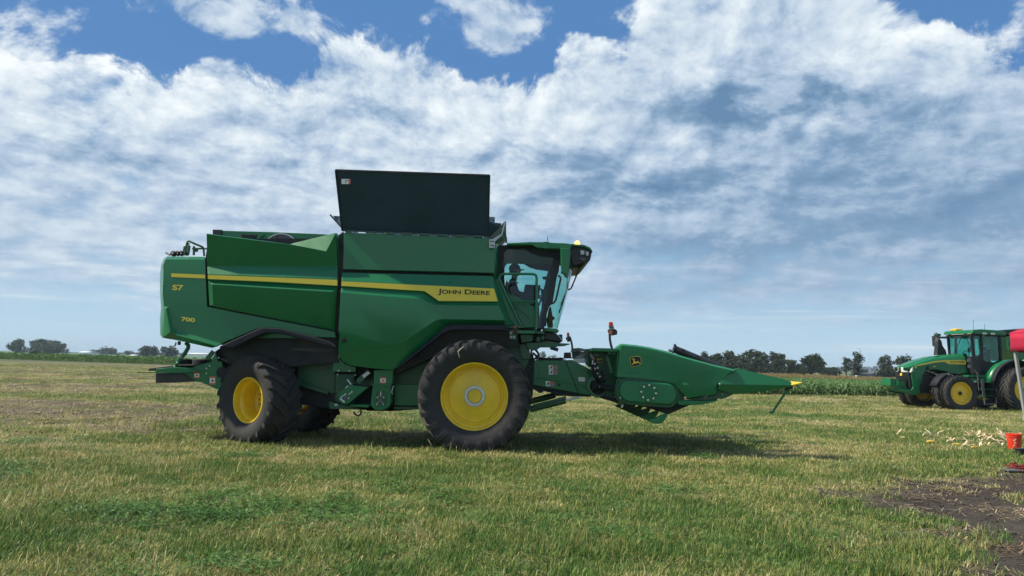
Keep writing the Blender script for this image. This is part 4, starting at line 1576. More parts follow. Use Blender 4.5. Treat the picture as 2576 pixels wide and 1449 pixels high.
# main side panel over the front wheel
C0 = 14.16
cl, crr = 14.10, 14.28
m = MB()
ku = [(851.5, 829), (956, 857.5), (988, 868), (1004, 866), (1022.7, 854), (1064.7, 826.8), (1096, 806.5), (1110, 803.3), (1190, 804.5), (1270, 806)]
kr = [(u, v, cl) for (u, v) in ku]
low_edge = [(850, 882, crr), (853, 897, crr), (863, 911, crr), (882, 920, crr), (930, 926, crr), (975, 930.5, crr), (988, 930, crr), (1000, 924, crr), (1034, 893, crr - .02), (1057, 875.5, crr - .02), (1098, 841.6, crr - .02), (1118, 824, crr - .02), (1131, 817.6, crr - .02), (1190, 817.5, crr - .02), (1270, 818.5, crr - .02)]
m.faces3([
    [(860.5, 685, C0 + .12), (1236, 694, C0 + .12), (1241, 698, C0 + .10), (1243.5, 725, C0), (1050, 715.5, C0), (859, 706.5, C0)],
    [(859, 706.5, C0), (1050, 715.5, C0), (1243.5, 725, C0), (1253, 759, C0), (1103, 758, C0), (1081, 742, C0), (1067, 733, C0), (858, 720, C0)],
    [(858, 720, C0), (1067, 733, C0), (1081, 742, C0), (1103, 758, C0), (1253, 759, C0), (1254, 763, C0 + .03), (1100, 762, C0 + .03), (1077, 746, C0 + .03), (1064, 737, C0 + .03), (857.7, 724.5, C0 + .03)],
    [(857.7, 724.5, C0 + .03), (1064, 737, C0 + .03), (1077, 746, C0 + .03), (1060, 752, C0 - .03), (857, 736, C0 - .03)],
    [(1077, 746, C0 + .03), (1100, 762, C0 + .03), (1254, 763, C0 + .03), (1256, 770, C0 - .03), (1094, 768, C0 - .03), (1060, 752, C0 - .03)],
    [(857, 736, C0 - .03), (1060, 752, C0 - .03), (1094, 768, C0 - .03), (1256, 770, C0 - .03), kr[9], kr[8], kr[7], kr[6], kr[5], kr[4], kr[3], kr[2], kr[1], kr[0]],
    # pale sliver below the crease
    [kr[0], kr[1], kr[2], (854, 843, cl + .02)],
    # lower part turning under
    [kr[2], (854, 843, cl + .02), low_edge[0], low_edge[1], low_edge[2], low_edge[3], low_edge[4], low_edge[5], low_edge[6], low_edge[7], kr[3]],
    [kr[3], low_edge[7], low_edge[8], kr[4]],
    [kr[4], low_edge[8], low_edge[9], low_edge[10], kr[5]],
    [kr[5], low_edge[10], low_edge[11], kr[6]],
    [kr[6], low_edge[11], low_edge[12], kr[7]],
    [kr[7], low_edge[12], low_edge[13], kr[8]],
    [kr[8], low_edge[13], low_edge[14], kr[9]],
    # front edge wrapping towards the cab
    [(1236, 694, C0 + .12), (1244, 690, C0 + .4), (1250, 698, C0 + .4), (1241, 698, C0 + .10)],
    [(1241, 698, C0 + .10), (1250, 698, C0 + .4), (1262, 740, C0 + .35), (1253, 759, C0), (1243.5, 725, C0)],
    [(1253, 759, C0), (1262, 740, C0 + .35), (1284, 800, C0 + .35), (1299, 818.5, C0 + .35), (1270, 818.5, crr - .02), kr[9], (1256, 770, C0 - .03), (1254, 763, C0 + .03)],
])
both(m, 'main_side_panel', 'green', cb, solid=0.04, bevel=0.010)

# grain tank side and the seam under it
m = MB()
m.faces3([[(864.8, 584.5, 14.30), (1229, 598.5, 14.30), (1243.5, 612, 14.30), (1244, 687, 14.26), (862.5, 677.5, 14.26)]])
both(m, 'tank_side', 'green', cb, solid=0.05, bevel=0.012)
m = MB()
m.uvprism([(862.5, 677), (1244, 686.5), (1243, 695), (861, 685.5)], 14.38, 0.06)
m.build('tank_seam', 'gap', cb, smooth=0)
m = MB()
m.faces3([[(1243.5, 612, 14.30), (1254, 614, 14.62), (1254, 700, 14.62), (1244, 690, 14.26)]])
both(m, 'tank_front_corner', 'green', cb, solid=0.03)

# yellow stripe
def stripe(polys, parent=cb, name='stripe'):
    mb = MB()
    mb.faces3(polys)
    both(mb, name, 'decal_yellow', parent, solid=0.003, smooth=0)

e = 0.006
stripe([[(430.7, 687.6, A1 - e), (516, 691.0, A1 - e), (516.5, 700.5, A1 - e), (431, 696.6, A1 - e)]])
stripe([[(522.7, 691.5, B0 - e), (690, 698, B0 - e), (848.7, 704.0, B0 - e), (848.7, 718.5, B0 - e), (690, 709, B0 - e), (522.7, 701.6, B0 - e)]])
stripe([[(859, 707.5, C0 - e), (1050, 716.7, C0 - e), (1243, 726, C0 - e), (1252, 758, C0 - e), (1103.5, 757, C0 - e), (1081.5, 741, C0 - e), (1067.5, 732, C0 - e), (858.3, 719, C0 - e)]])
# lettering
lettering('lettering', 'John Deere', P(1101.5, 742.6, C0 - .0072), P(1232, 746.2, C0 - .0072), 0.128, 'black', cb, depth=0.0015, bold=0.026, small_caps=(0,))
lettering('lettering', 'S7', P(433.5, 730, A1 - .003), P(460.5, 731, A1 - .003), 0.108, 'decal_yellow', cb, depth=0.0015, bold=0.03)
lettering('lettering', '700', P(456, 807.5, A1 - .003), P(490, 811, A1 - .003), 0.080, 'decal_yellow', cb, depth=0.0015, bold=0.03)

# wheel-arch trims
m = MB()
m.uvprism([(993, 927.5), (1000, 924), (1034, 893), (1057, 875.5), (1098, 841.6), (1118, 824), (1131, 817.2), (1190, 817), (1276, 818.3), (1277, 831), (1190, 829.5), (1139, 829.5), (1124, 833), (1110, 842), (1060, 880.5), (1003, 925.5)], 14.14, 0.24)
both(m, 'arch_trim', 'trim', cb, bevel=0.02)
m = MB()
m.uvprism([(556, 869.5), (640, 831.5), (659.5, 823.5), (704, 826), (790, 848), (826, 858), (846, 871), (846, 876), (818, 868.5), (764, 853.5), (704, 838), (672, 836.5), (655, 841), (585, 874), (560, 873.5)], 14.16, 0.26)
both(m, 'arch_trim', 'trim', cb, bevel=0.02)
m = MB()
m.uvprism([(650, 843), (672, 838), (704, 839), (744, 850), (640, 850)], 14.45, 0.1)
m.build('arch_liner', 'green', cb)

# round grommets
m = MB()
for (z, Yp) in ((Z1(318, 1175), A1 - .01), (Z5(190, 255), cl + .02)):
    c = P(*z, Yp)
    m.tube([c + Vector((0, .03, 0)), c + Vector((0, -.012, 0))], [0.048, 0.034], 14)
for i, zz in enumerate(m.v):
    pass
m.build('grommets', 'gap', cb, kind='stuff')

# raised grain tank lid and its end covers
m = MB()
m.faces3([[(844, 427.7, 13.78), (1232, 441, 13.78), (1228.5, 594.5, 14.34), (860.5, 579.7, 14.34)]])
both(m, 'tank_lid', 'lid', cb, solid=0.035, bevel=0.006)
m = MB()
ed = [P(844, 427.7, 13.77), P(1232, 441, 13.77), P(1228.5, 594.5, 14.33), P(860.5, 579.7, 14.33)]
for i in range(4):
    m.bar(ed[i], ed[(i + 1) % 4], 0.024, 0.03)
both(m, 'lid_edge', 'black', cb, smooth=0)
m = MB()
for i in range(8):
    f = (i + .5) / 8
    a = P(866 + 360 * f, 581.5 + 14.3 * f, 14.30)
    m.box((a.x - .10, 14.27, a.z - .022), (a.x + .10, 14.31, a.z + .014))
m.build('lid_hinge', 'green_low', cb, smooth=0, kind='stuff')
m = MB()
for i in range(5):
    f = (i + .25) / 4.4
    a = P(866 + 362 * f, 583.5 + 14.3 * f, 14.27)
    m.ball(a, 0.014, 6)
m.build('hinge_bolts', 'bolt', cb, kind='stuff')
# front cover leaning forwards, rear cover leaning back
m = MB()
f0, f1 = P(1229, 599, 14.7), P(1270.5, 556, 14.7)
m.prism([f0, f1, f1 + Vector((.02, 0, -.02)), f0 + Vector((.02, 0, -.02))], (0, 2.3, 0))
m.build('tank_front_cover', 'gun', cb, smooth=0)
m = MB()
f0, f1 = P(864, 575, 14.7), P(831, 538.5, 14.7)
m.prism([f0, f1, f1 + Vector((-.02, 0, -.02)), f0 + Vector((-.02, 0, -.02))], (0, 2.3, 0))
m.build('tank_rear_cover', 'lid', cb, smooth=0)
m = MB()
m.faces3([[(1227, 556.5, 14.40), (1246, 560.5, 14.62), (1262, 562, 14.69), (1258, 571, 14.70), (1230, 598, 14.66)]])
both(m, 'corner_gusset', 'lid', cb, solid=0.01, smooth=0)
m = MB()
m.faces3([[(860, 569, 14.42), (846, 556, 14.69), (839, 543, 14.69), (853, 544, 14.45)]])
both(m, 'corner_gusset', 'lid', cb, solid=0.01, smooth=0)
m = MB()
m.uvprism([(1237, 603), (1261, 588), (1268.5, 560), (1271, 559), (1263, 592), (1240, 612)], 14.62, 0.04)
m.build('cover_edge', 'metal', cb, smooth=0)
m = MB()
m.tube([P(1246, 612, 14.7), P(1262, 600, 14.7), P(1265, 585, 14.8)], 0.05, 8)
m.tube([P(1262, 580, 14.75), P(1268, 584, 14.75), P(1273, 598, 14.75), P(1274, 611, 14.75)], 0.022, 6)
m.build('unload_elbow', 'green_low', cb)

# tank corner lamp
c = P(*Z2(1832, 893), 14.24)
m = MB()
m.box((c.x - .055, 14.20, c.z - .085), (c.x + .055, 14.28, c.z + .085))
lamp = m.build('work_lamp', 'lamp_white', cb, bevel=0.015)
m = MB()
for (dx, dz) in ((-.02, .04), (.025, .045), (-.015, -.03), (.025, -.04)):
    m.ball(c + Vector((dx, -.045, dz)), 0.016, 6)
m.build('lamp_reflectors', 'black', lamp, kind='stuff')

# engine deck: screen plate, rotary screen, corner box
m = MB()
m.uvprism([(557, 580), (700, 584), (846, 590.5), (846, 640), (557, 640)], 15.0, 0.06)
m.build('deck_plate', 'green', cb, smooth=0, bevel=0.01)
m = MB()
m.uvprism([(534.5, 577), (557, 577.5), (557, 625), (534.5, 620)], 14.96, 0.35)
m.build('deck_box', 'black', cb, bevel=0.01)
sc = P(708, 633, 14.97)
rs = 44 / FPX * 14.97
m = MB()
m.lathe([(-.01, rs), (-.06, rs * .98), (-.06, .001)], 40, Matrix.Translation(sc) @ Matrix.Identity(4))
scr = m.build('rotary_screen', 'screen', cb)
m = MB()
m.lathe([(.0, rs + .022), (-.07, rs + .018), (-.07, rs - .004), (0, rs - .004)], 40, Matrix.Translation(sc))
m.build('screen_ring', 'metal', scr)
m = MB()
m.bar(sc + Vector((-.1, -.07, .0)), sc + Vector((-.08, -.07, rs * .96)), .012, .02)
m.build('screen_wand', 'black', scr)
m = MB()
m.uvprism([Z1(1023, 203), Z1(1180, 210), Z1(1168, 248), Z1(1030, 238)], 14.985, 0.02)
m.build('deck_slot', 'gap', cb, bevel=.005)
m = MB()
m.bar(P(*Z1(1180, 258), 14.95), P(*Z1(1246, 204), 14.95), .03, .03)
m.build('deck_stay', 'green', cb)

# rear deck rails, hoses and pipe stubs
Yr = 14.75
D = lambda x, y, Y=Yr: P(*ZD(x, y), Y)
m = MB()
m.tube([D(1010, 1000), D(1080, 640), D(1130, 430), D(1160, 365), D(1220, 345), D(1500, 470), D(1830, 610), D(1880, 660), D(1900, 800), D(1920, 1030)], 0.021, 8)
m.tube([D(1370, 690), D(1700, 690), D(2050, 690)], 0.018, 8)
m.build('deck_rail', 'green_low', cb)
m = MB()
m.bar(D(1440, 990), D(1455, 580), .035, .035)
m.bar(D(1180, 1000), D(1255, 560), .030, .030)
m.bar(D(960, 830), D(1010, 575), .022, .022)
m.bar(D(1100, 1000), D(1215, 450, 14.9), .030, .030)
m.build('deck_post', 'green_low', cb)
m = MB()
m.uvprism([ZD(1460, 650), ZD(1610, 690), ZD(1610, 790), ZD(1560, 830), ZD(1480, 830)], Yr, .04)
m.build('rail_bracket', 'green_low', cb)
m = MB()
m.tube([D(150, 870), D(250, 930), D(350, 985)], 0.022, 8)
m.build('pipe_stub', 'metal', cb)
m = MB()
R_ = random.Random(4)
for k in range(4):
    x0 = 370 + k * 170
    m.tube([D(x0, 1000, 14.8 + k * .05), D(x0 + 60, 860, 14.8), D(x0 + 140, 830, 14.85), D(x0 + 230, 870, 14.9), D(x0 + 260, 1010, 14.9)], 0.024, 7)
m.tube([D(400, 900), D(560, 840), D(800, 840), D(1000, 830), D(1110, 900)], 0.016, 7)
m.ball(D(520, 960), .05, 8)
m.build('hydraulic_hose', 'black', cb)

# underside: straw chopper and spreader
m = MB()
m.uvprism([(541, 884), (560, 872), (600, 862), (845, 868), (848, 905), (850, 1012), (840, 1028), (832, 1028), (700, 1010), (570, 985), (548, 930)], 15.05, 1.7)
m.build('rear_chassis', 'gap', cb, smooth=0)
m = MB()
m.uvprism([Z4(905, 250), Z4(930, 360), Z4(975, 360), Z4(1010, 560), Z4(945, 690), Z4(905, 675), Z4(750, 605), Z4(680, 592), Z4(600, 545), Z4(510, 490), Z4(600, 440), Z4(850, 360), Z4(840, 390)], 14.72, 0.05)
both(m, 'spreader_side', 'green', cb, bevel=0.006)
m = MB()
m.uvprism([Z4(215, 445), Z4(420, 425), Z4(600, 440), Z4(700, 470), Z4(215, 492)], 14.64, 2.3)
m.build('spreader_deck', 'green', cb, bevel=0.01)
m = MB()
m.uvprism([Z4(0, 484), Z4(480, 478), Z4(700, 465), Z4(700, 476), Z4(480, 492), Z4(0, 492)], 14.55, 0.03)
m.build('spreader_bar', 'green', cb)
m = MB()
m.uvprism([Z4(214, 496), Z4(512, 488), Z4(664, 592), Z4(470, 596), Z4(440, 606), Z4(214, 609)], 14.68, 2.2)
m.build('spreader_skirt', 'black', cb)
m = MB()
m.uvprism([Z4(132, 440), Z4(470, 400), Z4(850, 385), Z4(850, 420), Z4(470, 412), Z4(132, 470)], 14.9, 1.9)
m.build('spreader_lid', 'black', cb, bevel=0.01)
for (x0, x1, yy) in ((400, 585, 14.95), (590, 855, 15.6)):
    a, b = P(*Z4(x0, 330), yy), P(*Z4(x1, 400), yy)
    m = MB()
    r = (b.x - a.x) / 2
    cx = (a.x + b.x) / 2
    m.tube([(cx, yy + r, b.z), (cx, yy + r, b.z + .06), (cx, yy + r, a.z - .02), (cx, yy + r, a.z)], [r, r, r * .99, r * .90], 24)
    m.build('spreader_disc', 'trim', cb)
m = MB()
m.tube([P(*Z4(562, 145), 14.8), P(*Z4(590, 175), 14.8), P(*Z4(588, 205), 14.8), P(*Z4(540, 280), 14.8), P(*Z4(480, 345), 14.8), P(*Z4(432, 425), 14.8)], 0.042, 8)
both(m, 'spreader_arm', 'green', cb)
m = MB()
m.bar(P(*Z4(880, 245), 14.85), P(*Z4(805, 335), 14.85), .05, .08)
both(m, 'spreader_arm', 'green', cb)
m = MB()
m.tube([P(*Z4(370, 184), 14.8), P(*Z4(430, 184), 14.8), P(*Z4(442, 170), 14.8), P(*Z4(448, 140), 14.8)], 0.014, 6)
m.box(tuple(P(*Z4(465, 170), 14.8)), tuple(P(*Z4(505, 128), 14.9)))
m.build('crank_handle', 'black', cb)
m = MB()
for (x, y) in ((430, 418), (508, 312), (462, 374), (838, 410), (800, 440), (798, 498), (745, 608), (803, 634), (940, 318), (930, 686)):
    m.ball(P(*Z4(x, y), 14.705), 0.020, 6)
m.build('spreader_bolts', 'bolt', cb, kind='stuff')
m = MB()
m.tube([P(*Z4(970, 330), 14.8), P(*Z4(1085, 380), 14.75)], .022, 8)
m.build('spreader_strut', 'gun', cb)
m = MB()
m.disc(P(*Z4(975, 490), 14.68), 0.11, 0.08, 18)
m.build('rubber_buffer', 'trim', cb)
# rear bay lining behind the wheel
m = MB()
m.uvprism([(749, 880), (842, 876), (842, 986), (836, 990), (749, 960)], 14.95, 0.05)
m.build('sieve_side', 'green_low', cb)
m = MB()
m.bar(P(*Z4(1860, 612), 14.9), P(*Z4(2200, 722), 14.9), .05, .06)
m.build('bay_rail', 'green_low', cb)
m = MB()
m.bar(P(*Z4(1780, 220), 14.5), P(*Z4(2290, 232), 14.5), .04, .06)
m.build('bay_rail', 'black', cb)
m = MB()
for (x, y) in ((1273, 198), (1873, 182), (2198, 218), (1600, 556)):
    m.ball(P(*Z4(x, y), 14.75), .018, 6)
m.build('bay_bolts', 'bolt', cb, kind='stuff')
m = MB()
m.bar(Vector((rc.x + .1, 14.9, .85)), Vector((rc.x + .1, 16.8, .85)), .22, .25)
m.build('rear_axle', 'green_low', cb)
m = MB()
m.uvprism([(580, 880), (760, 875), (790, 905), (700, 930), (600, 905)], 14.85, 0.15)
m.build('bay_liner', 'trim', cb)

# lower machinery between the wheels
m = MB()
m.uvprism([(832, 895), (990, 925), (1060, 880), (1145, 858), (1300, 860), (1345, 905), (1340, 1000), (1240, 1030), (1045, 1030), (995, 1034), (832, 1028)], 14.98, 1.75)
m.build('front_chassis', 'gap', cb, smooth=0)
C = lambda x, y: ZC(x, y)
m = MB()
m.uvprism([C(1450, 300), C(1900, 20), C(2300, 60), C(2300, 640), C(2010, 660), C(1550, 655), C(1440, 640)], 14.93, 0.05)
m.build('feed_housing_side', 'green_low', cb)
m = MB()
m.uvprism([C(1462, 655), C(2010, 660), C(2200, 660), C(2200, 1145), C(1462, 1140)], 14.80, 0.12)
m.build('lower_side_cover', 'green', cb, bevel=0.008)
m = MB()
m.uvprism([C(1450, 1165), C(2250, 1170), C(2250, 1225), C(1440, 1230)], 14.82, 0.14)
m.build('frame_rail', 'green_low', cb, bevel=.006)
m = MB()
m.uvprism([C(65, 70), C(200, 60), C(330, 190), C(585, 270), C(585, 375), C(60, 365)], 14.58, 0.06)
m.build('shaker_cover', 'green', cb, bevel=0.006)
m = MB()
m.uvprism([C(120, 430), C(560, 430), C(560, 690), C(560, 1110), C(120, 1090)], 14.86, 0.05)
m.uvprism([C(560, 600), C(960, 540), C(985, 330), C(985, 670), C(860, 720), C(560, 900)], 14.84, 0.05)
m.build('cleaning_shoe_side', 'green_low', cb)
# slanted return elevator with its round foot
m = MB()
pts = []
c0 = P(*C(340, 950), 14.5)
ang = math.radians(38)
r = 165 * .11025 / FPX * 14.5
for k in range(13):
    t = math.radians(120) + math.pi * k / 12
    pts.append(c0 + Vector((r * math.cos(t), 0, r * math.sin(t))))
pts += [P(*C(880, 715), 14.5), P(*C(700, 700), 14.5), P(*C(560, 690), 14.5), P(*C(480, 640), 14.5)]
m.prism(pts, (0, 0.28, 0))
ret = m.build('return_elevator', 'green', cb, bevel=0.012)
m = MB()
m.disc(P(*C(340, 955), 14.48), 0.045, 0.03, 18)
m.build('elevator_bearing', 'gun', ret)
m = MB()
for (x, y) in ((255, 957), (350, 880), (420, 972), (500, 828)):
    m.ball(P(*C(x, y), 14.49), .020, 6)
m.tube([P(*C(245, 950), 14.48), P(*C(350, 880), 14.48)], .010, 6)
m.tube([P(*C(420, 890), 14.48), P(*C(500, 828), 14.48)], .010, 6)
m.tube([P(*C(225, 985), 14.48), P(*C(330, 1065), 14.48)], .020, 6)
m.tube([P(*C(390, 545), 14.48), P(*C(475, 660), 14.48)], .014, 6)
m.tube([P(*C(350, 740), 14.5), P(*C(415, 685), 14.5)], .010, 6)
m.build('elevator_bolts', 'bolt', ret, kind='stuff')
m = MB()
m.bar(P(*C(640, 600), 14.6), P(*C(900, 360), 14.6), .10, .14, up=(0, 1, 0))
m.build('drive_guard', 'green_low', cb)
m = MB()
m.bar(P(*C(760, 480), 14.52), P(*C(900, 380), 14.52), .06, .11, up=(0, 1, 0))
m.build('gearbox_tag', 'metal', cb)
m = MB()
m.tube([P(*C(540, 650), 14.55), P(*C(700, 640), 14.55), P(*C(760, 715), 14.55), P(*C(960, 680), 14.55)], .014, 7)
m.tube([P(*C(540, 480), 14.6), P(*C(520, 560), 14.6), P(*C(560, 660), 14.6)], .020, 7)
m.build('cable', 'black', cb)
# upright clean grain elevator with its boot
m = MB()
m.uvprism([C(995, 330), C(1440, 320), C(1420, 655), C(990, 660)], 14.42, 0.35)
el = m.build('grain_elevator', 'green', cb, bevel=0.010)
m = MB()
bt = [C(975, 672), C(1385, 680), C(1385, 1080), C(1355, 1150), C(1290, 1210), C(1200, 1245), C(1100, 1250), C(1010, 1235), C(915, 1130)]
m.uvprism(bt, 14.46, 0.30)
m.build('elevator_boot', 'green', cb, bevel=0.010)
m = MB()
m.uvprism([C(1045, 815), C(1275, 815), C(1235, 1150), C(1020, 1150)], 14.452, 0.02)
door = m.build('boot_door', 'green_low', cb, bevel=.004)
m = MB()
m.tube([P(*C(1035, 1140), 14.44), P(*C(1042, 850), 14.44), P(*C(1070, 812), 14.44), P(*C(1250, 814), 14.44), P(*C(1275, 850), 14.44), P(*C(1240, 1140), 14.44)], .010, 6)
m.build('door_edge', 'green', door)
m = MB()
m.disc(P(*C(1150, 1030), 14.42), .042, .04, 16)
m.build('boot_bearing', 'gun', door)
m = MB()
for (x, y) in ((1080, 952), (1222, 955), (1065, 1110), (1213, 1112), (1092, 1062), (1195, 1066)):
    m.ball(P(*C(x, y), 14.44), .020 if y != 1062 and y != 1066 else .012, 6)
m.tube([P(*C(1157, 820), 14.44), P(*C(1150, 930), 14.44)], .009, 6)
m.build('door_bolts', 'bolt', door, kind='stuff')
m = MB()
m.bar(P(*C(960, 662), 14.41), P(*C(1400, 672), 14.41), .03, .03)
m.build('boot_flange', 'green', cb)
m = MB()
m.tube([P(*C(1452, 680), 14.43), P(*C(1420, 790), 14.43), P(*C(1400, 830), 14.43), P(*C(1425, 880), 14.43)], .012, 6)
m.build('latch_wire', 'metal', cb)
m = MB()
m.uvprism([C(420, 1120), C(900, 1115), C(905, 1150), C(850, 1190), C(470, 1165)], 14.55, 0.25)
m.build('auger_trough', 'green', cb, bevel=.01)
m = MB()
m.uvprism([C(-20, 1050), C(210, 1090), C(420, 1150), C(880, 1200), C(880, 1262), C(1440, 1268), C(1440, 1215), C(-20, 1215)], 14.7, 0.2)
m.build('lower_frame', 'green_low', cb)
m = MB()
m.tube([P(*C(530, 1290), 14.7), P(*C(580, 1350), 14.7), P(*C(640, 1375), 14.7), P(*C(695, 1340), 14.7), P(*C(705, 1270), 14.7), P(*C(690, 1200), 14.7)], .018, 8)
m.build('drain_hose', 'black', cb)
m = MB()
for (x, y, Yp) in ((192, 348, 14.57), (443, 352, 14.57), (574, 445, 14.8), (170, 432, 14.8)):
    m.ball(P(*C(x, y), Yp), .02, 6)
m.build('cover_bolts', 'bolt', cb, kind='stuff')

# frame around the front axle, seen over and right of the front tyre
m = MB()
m.uvprism([ZH(-350, 815), ZH(380, 825), ZH(500, 860), ZH(660, 870), ZH(700, 960), ZH(690, 1180), ZH(650, 1300), ZH(560, 1449), ZH(200, 1449), ZH(-350, 1449)], 14.88, 0.1)
m.build('axle_frame', 'green_low', cb)
m = MB()
m.bar(P(*ZH(-930, 815), 14.80), P(*ZH(430, 825), 14.80), .10, .06)
m.build('frame_beam', 'green', cb, bevel=.005)
m = MB()
m.bar(Vector((P(1195, 996, 14.4).x, 14.4, 1.03)), Vector((P(1195, 996, 14.4).x, 17.3, 1.03)), .4, .35)
m.build('front_axle', 'green_low', cb)


def decal(u0, v0, u1, v1, Y, kind='up', parent=cb, skew=0.0):
    """safety sign: head band, pictogram and text field on a thin plate"""
    q = lambda fu, fv, d=0.0: P(u0 + (u1 - u0) * fu, v0 + (v1 - v0) * fv + skew * fu, Y - d)
    mb = MB()

    def rect(mat, a, b, c, d_, lift):
        mb.use(mat)
        mb.prism([q(a, b, lift), q(c, b, lift), q(c, d_, lift), q(a, d_, lift)], (0, 0.003, 0))
    if kind == 'up':
        rect('decal_red', 0, 0, 1, 1, .002)
        rect('white', .08, .22, .92, .80, .004)
        pic = [(.2, .72), (.42, .5), (.30, .42), (.5, .34), (.62, .46), (.82, .36), (.66, .58), (.8, .72), (.55, .62)]
    elif kind == 'wide':
        rect('decal_red', 0.45, 0, 1, 1, .002)
        rect('decal_grey', .48, .28, .99, .97, .004)
        rect('white', 0, 0, .47, 1, .004)
        pic = [(.04, .72), (.12, .5), (.2, .52), (.26, .2), (.42, .12), (.44, .3), (.33, .5), (.42, .85), (.2, .68)]
    elif kind == 'plain':
        rect('white', 0, 0, 1, 1, .002)
        pic = [(.2, .55), (.45, .35), (.6, .5), (.85, .3), (.88, .65), (.6, .62), (.5, .75), (.3, .6)]
    elif kind == 'side':
        rect('white', 0, 0, .78, 1, .002)
        rect('decal_red', .79, 0, 1, 1, .002)
        pic = [(.38, .72), (.44, .4), (.58, .22), (.70, .24), (.72, .42), (.6, .32), (.5, .46), (.48, .72)]
    elif kind == 'label':
        rect('white', 0, 0, 1, 1, .002)
        pic = None
        for r_ in range(4):
            rect('decal_grey', .12, .16 + r_ * .2, .85 - .15 * (r_ % 2), .22 + r_ * .2, .004)
    else:
        rect('decal_yellow', 0, 0, 1, 1, .002)
        rect('decal_grey', .1, .28, .92, .9, .004)
        pic = [(.62, .3), (.72, .3), (.72, .5), (.85, .5), (.85, .85), (.66, .85)]
    if pic:
        mb.use('gap')
        mb.prism([q(a, b, .006) for a, b in pic], (0, 0.003, 0))
    mb.build('safety_sign', None, parent, smooth=0)


decal(*Z4(655, 488), *Z4(720, 552), 14.715, 'up')
decal(*Z4(833, 533), *Z4(902, 626), 14.715, 'up')
decal(*C(1136, 497), *C(1276, 636), 14.415, 'up')
decal(*C(102, -60), *C(204, 70), 14.575, 'plain')
decal(*C(104, 1100), *C(168, 1146), 14.69, 'plain')
decal(*Z2(180, 180), *Z2(281, 236), 13.78 + 0.56 * (180 - 82) / 670 - .012, 'side')

# ------------------------------------------------------------------ cab
YN, YF = 14.78, 16.92
m = MB()
rt = [Z3(236, 262), Z3(240, 241), Z3(400, 233), Z3(470, 229), Z3(600, 231), Z3(650, 231), Z3(660, 235), Z3(830, 243), Z3(872, 250), Z3(872, 300), Z3(760, 300), Z3(640, 298), Z3(530, 290), Z3(490, 264), Z3(400, 262)]
m.uvprism(rt, 14.55, 2.6)
m.build('cab_roof', 'green', cb, bevel=0.02)
m = MB()
m.uvprism([Z3(600, 228), Z3(652, 230), Z3(652, 296), Z3(606, 294)], 14.53, .03)
m.build('roof_clip', 'green', cb, bevel=.005)
m = MB()
m.uvprism([Z3(130, 262), Z3(400, 262), Z3(488, 265), Z3(530, 292), Z3(760, 302), Z3(770, 400), Z3(720, 412), Z3(690, 385), Z3(560, 368), Z3(482, 340), Z3(420, 302), Z3(250, 296), Z3(222, 318), Z3(210, 345), Z3(205, 480), Z3(222, 660), Z3(240, 716), Z3(200, 690), Z3(160, 600)], YN - .04, .08)
both(m, 'door_frame', 'gap', cb, smooth=0)
# roof lining
m = MB()
a, b = P(*Z3(160, 285), YN), P(*Z3(860, 300), YN)
m.box((a.x, YN + .05, b.z - .05), (b.x, YF - .05, b.z + .02))
m.build('headliner', 'liner', cb)
# visor with lamps, beacon
m = MB()
vis = [Z3(868, 262), Z3(1000, 268), Z3(1052, 292), Z3(1078, 325), Z3(1060, 412), Z3(1008, 448), Z3(985, 440), Z3(900, 472), Z3(868, 430)]
m.uvprism(vis, 14.75, 2.15)
vz = m.build('visor', 'black', cb, bevel=0.03)
m = MB()
m.uvprism([Z3(862, 248), Z3(1000, 258), Z3(1060, 285), Z3(1085, 325), Z3(1080, 332), Z3(1048, 302), Z3(1000, 280), Z3(872, 268)], 14.68, 2.3)
m.build('visor_top', 'green', cb, bevel=0.012)
for (x0, y0, x1, y1) in ((962, 312, 1004, 356), (1014, 324, 1046, 366)):
    m = MB()
    m.uvprism([(Z3(x0, y0)), Z3(x1, y0 + 2), Z3(x1 - 4, y1), Z3(x0 + 4, y1)], 14.70, .08)
    m.build('headlamp', 'lamp_white', cb, bevel=.012)
m = MB()
m.uvprism([Z3(960, 385), Z3(1020, 395), Z3(1000, 420), Z3(950, 400)], 14.72, .06)
m.build('lamp_bracket', 'gun', cb)
c = P(*Z3(932, 243), 15.0)
m = MB()
m.tube([c + Vector((0, 0, -.03)), c + Vector((0, 0, .025)), c + Vector((0, 0, .045))], [.055, .05, .02], 14)
m.build('beacon', 'beacon', cb)
m = MB()
m.tube([P(*Z3(642, 232), 15.2), P(*Z3(640, 178), 15.2)], .007, 5)
m.build('aerial', 'black', cb)
# pillars
m = MB()
m.uvprism([Z3(690, 408), Z3(760, 402), Z3(752, 520), Z3(735, 560), Z3(690, 830), Z3(655, 872), Z3(626, 960), Z3(606, 1092), Z3(568, 1092), Z3(585, 1000), Z3(610, 860), Z3(640, 760), Z3(658, 640), Z3(668, 500)], YN - .02, .12)
both(m, 'front_pillar', 'black', cb, bevel=.01)
m = MB()
m.uvprism([Z3(655, 430), Z3(676, 412), Z3(650, 620), Z3(600, 742), Z3(590, 790), Z3(555, 870), Z3(556, 960), Z3(565, 1092), Z3(530, 1100), Z3(528, 880), Z3(575, 780), Z3(640, 560)], YN + .06, .08)
m.build('door_edge', 'gap', cb, smooth=0)
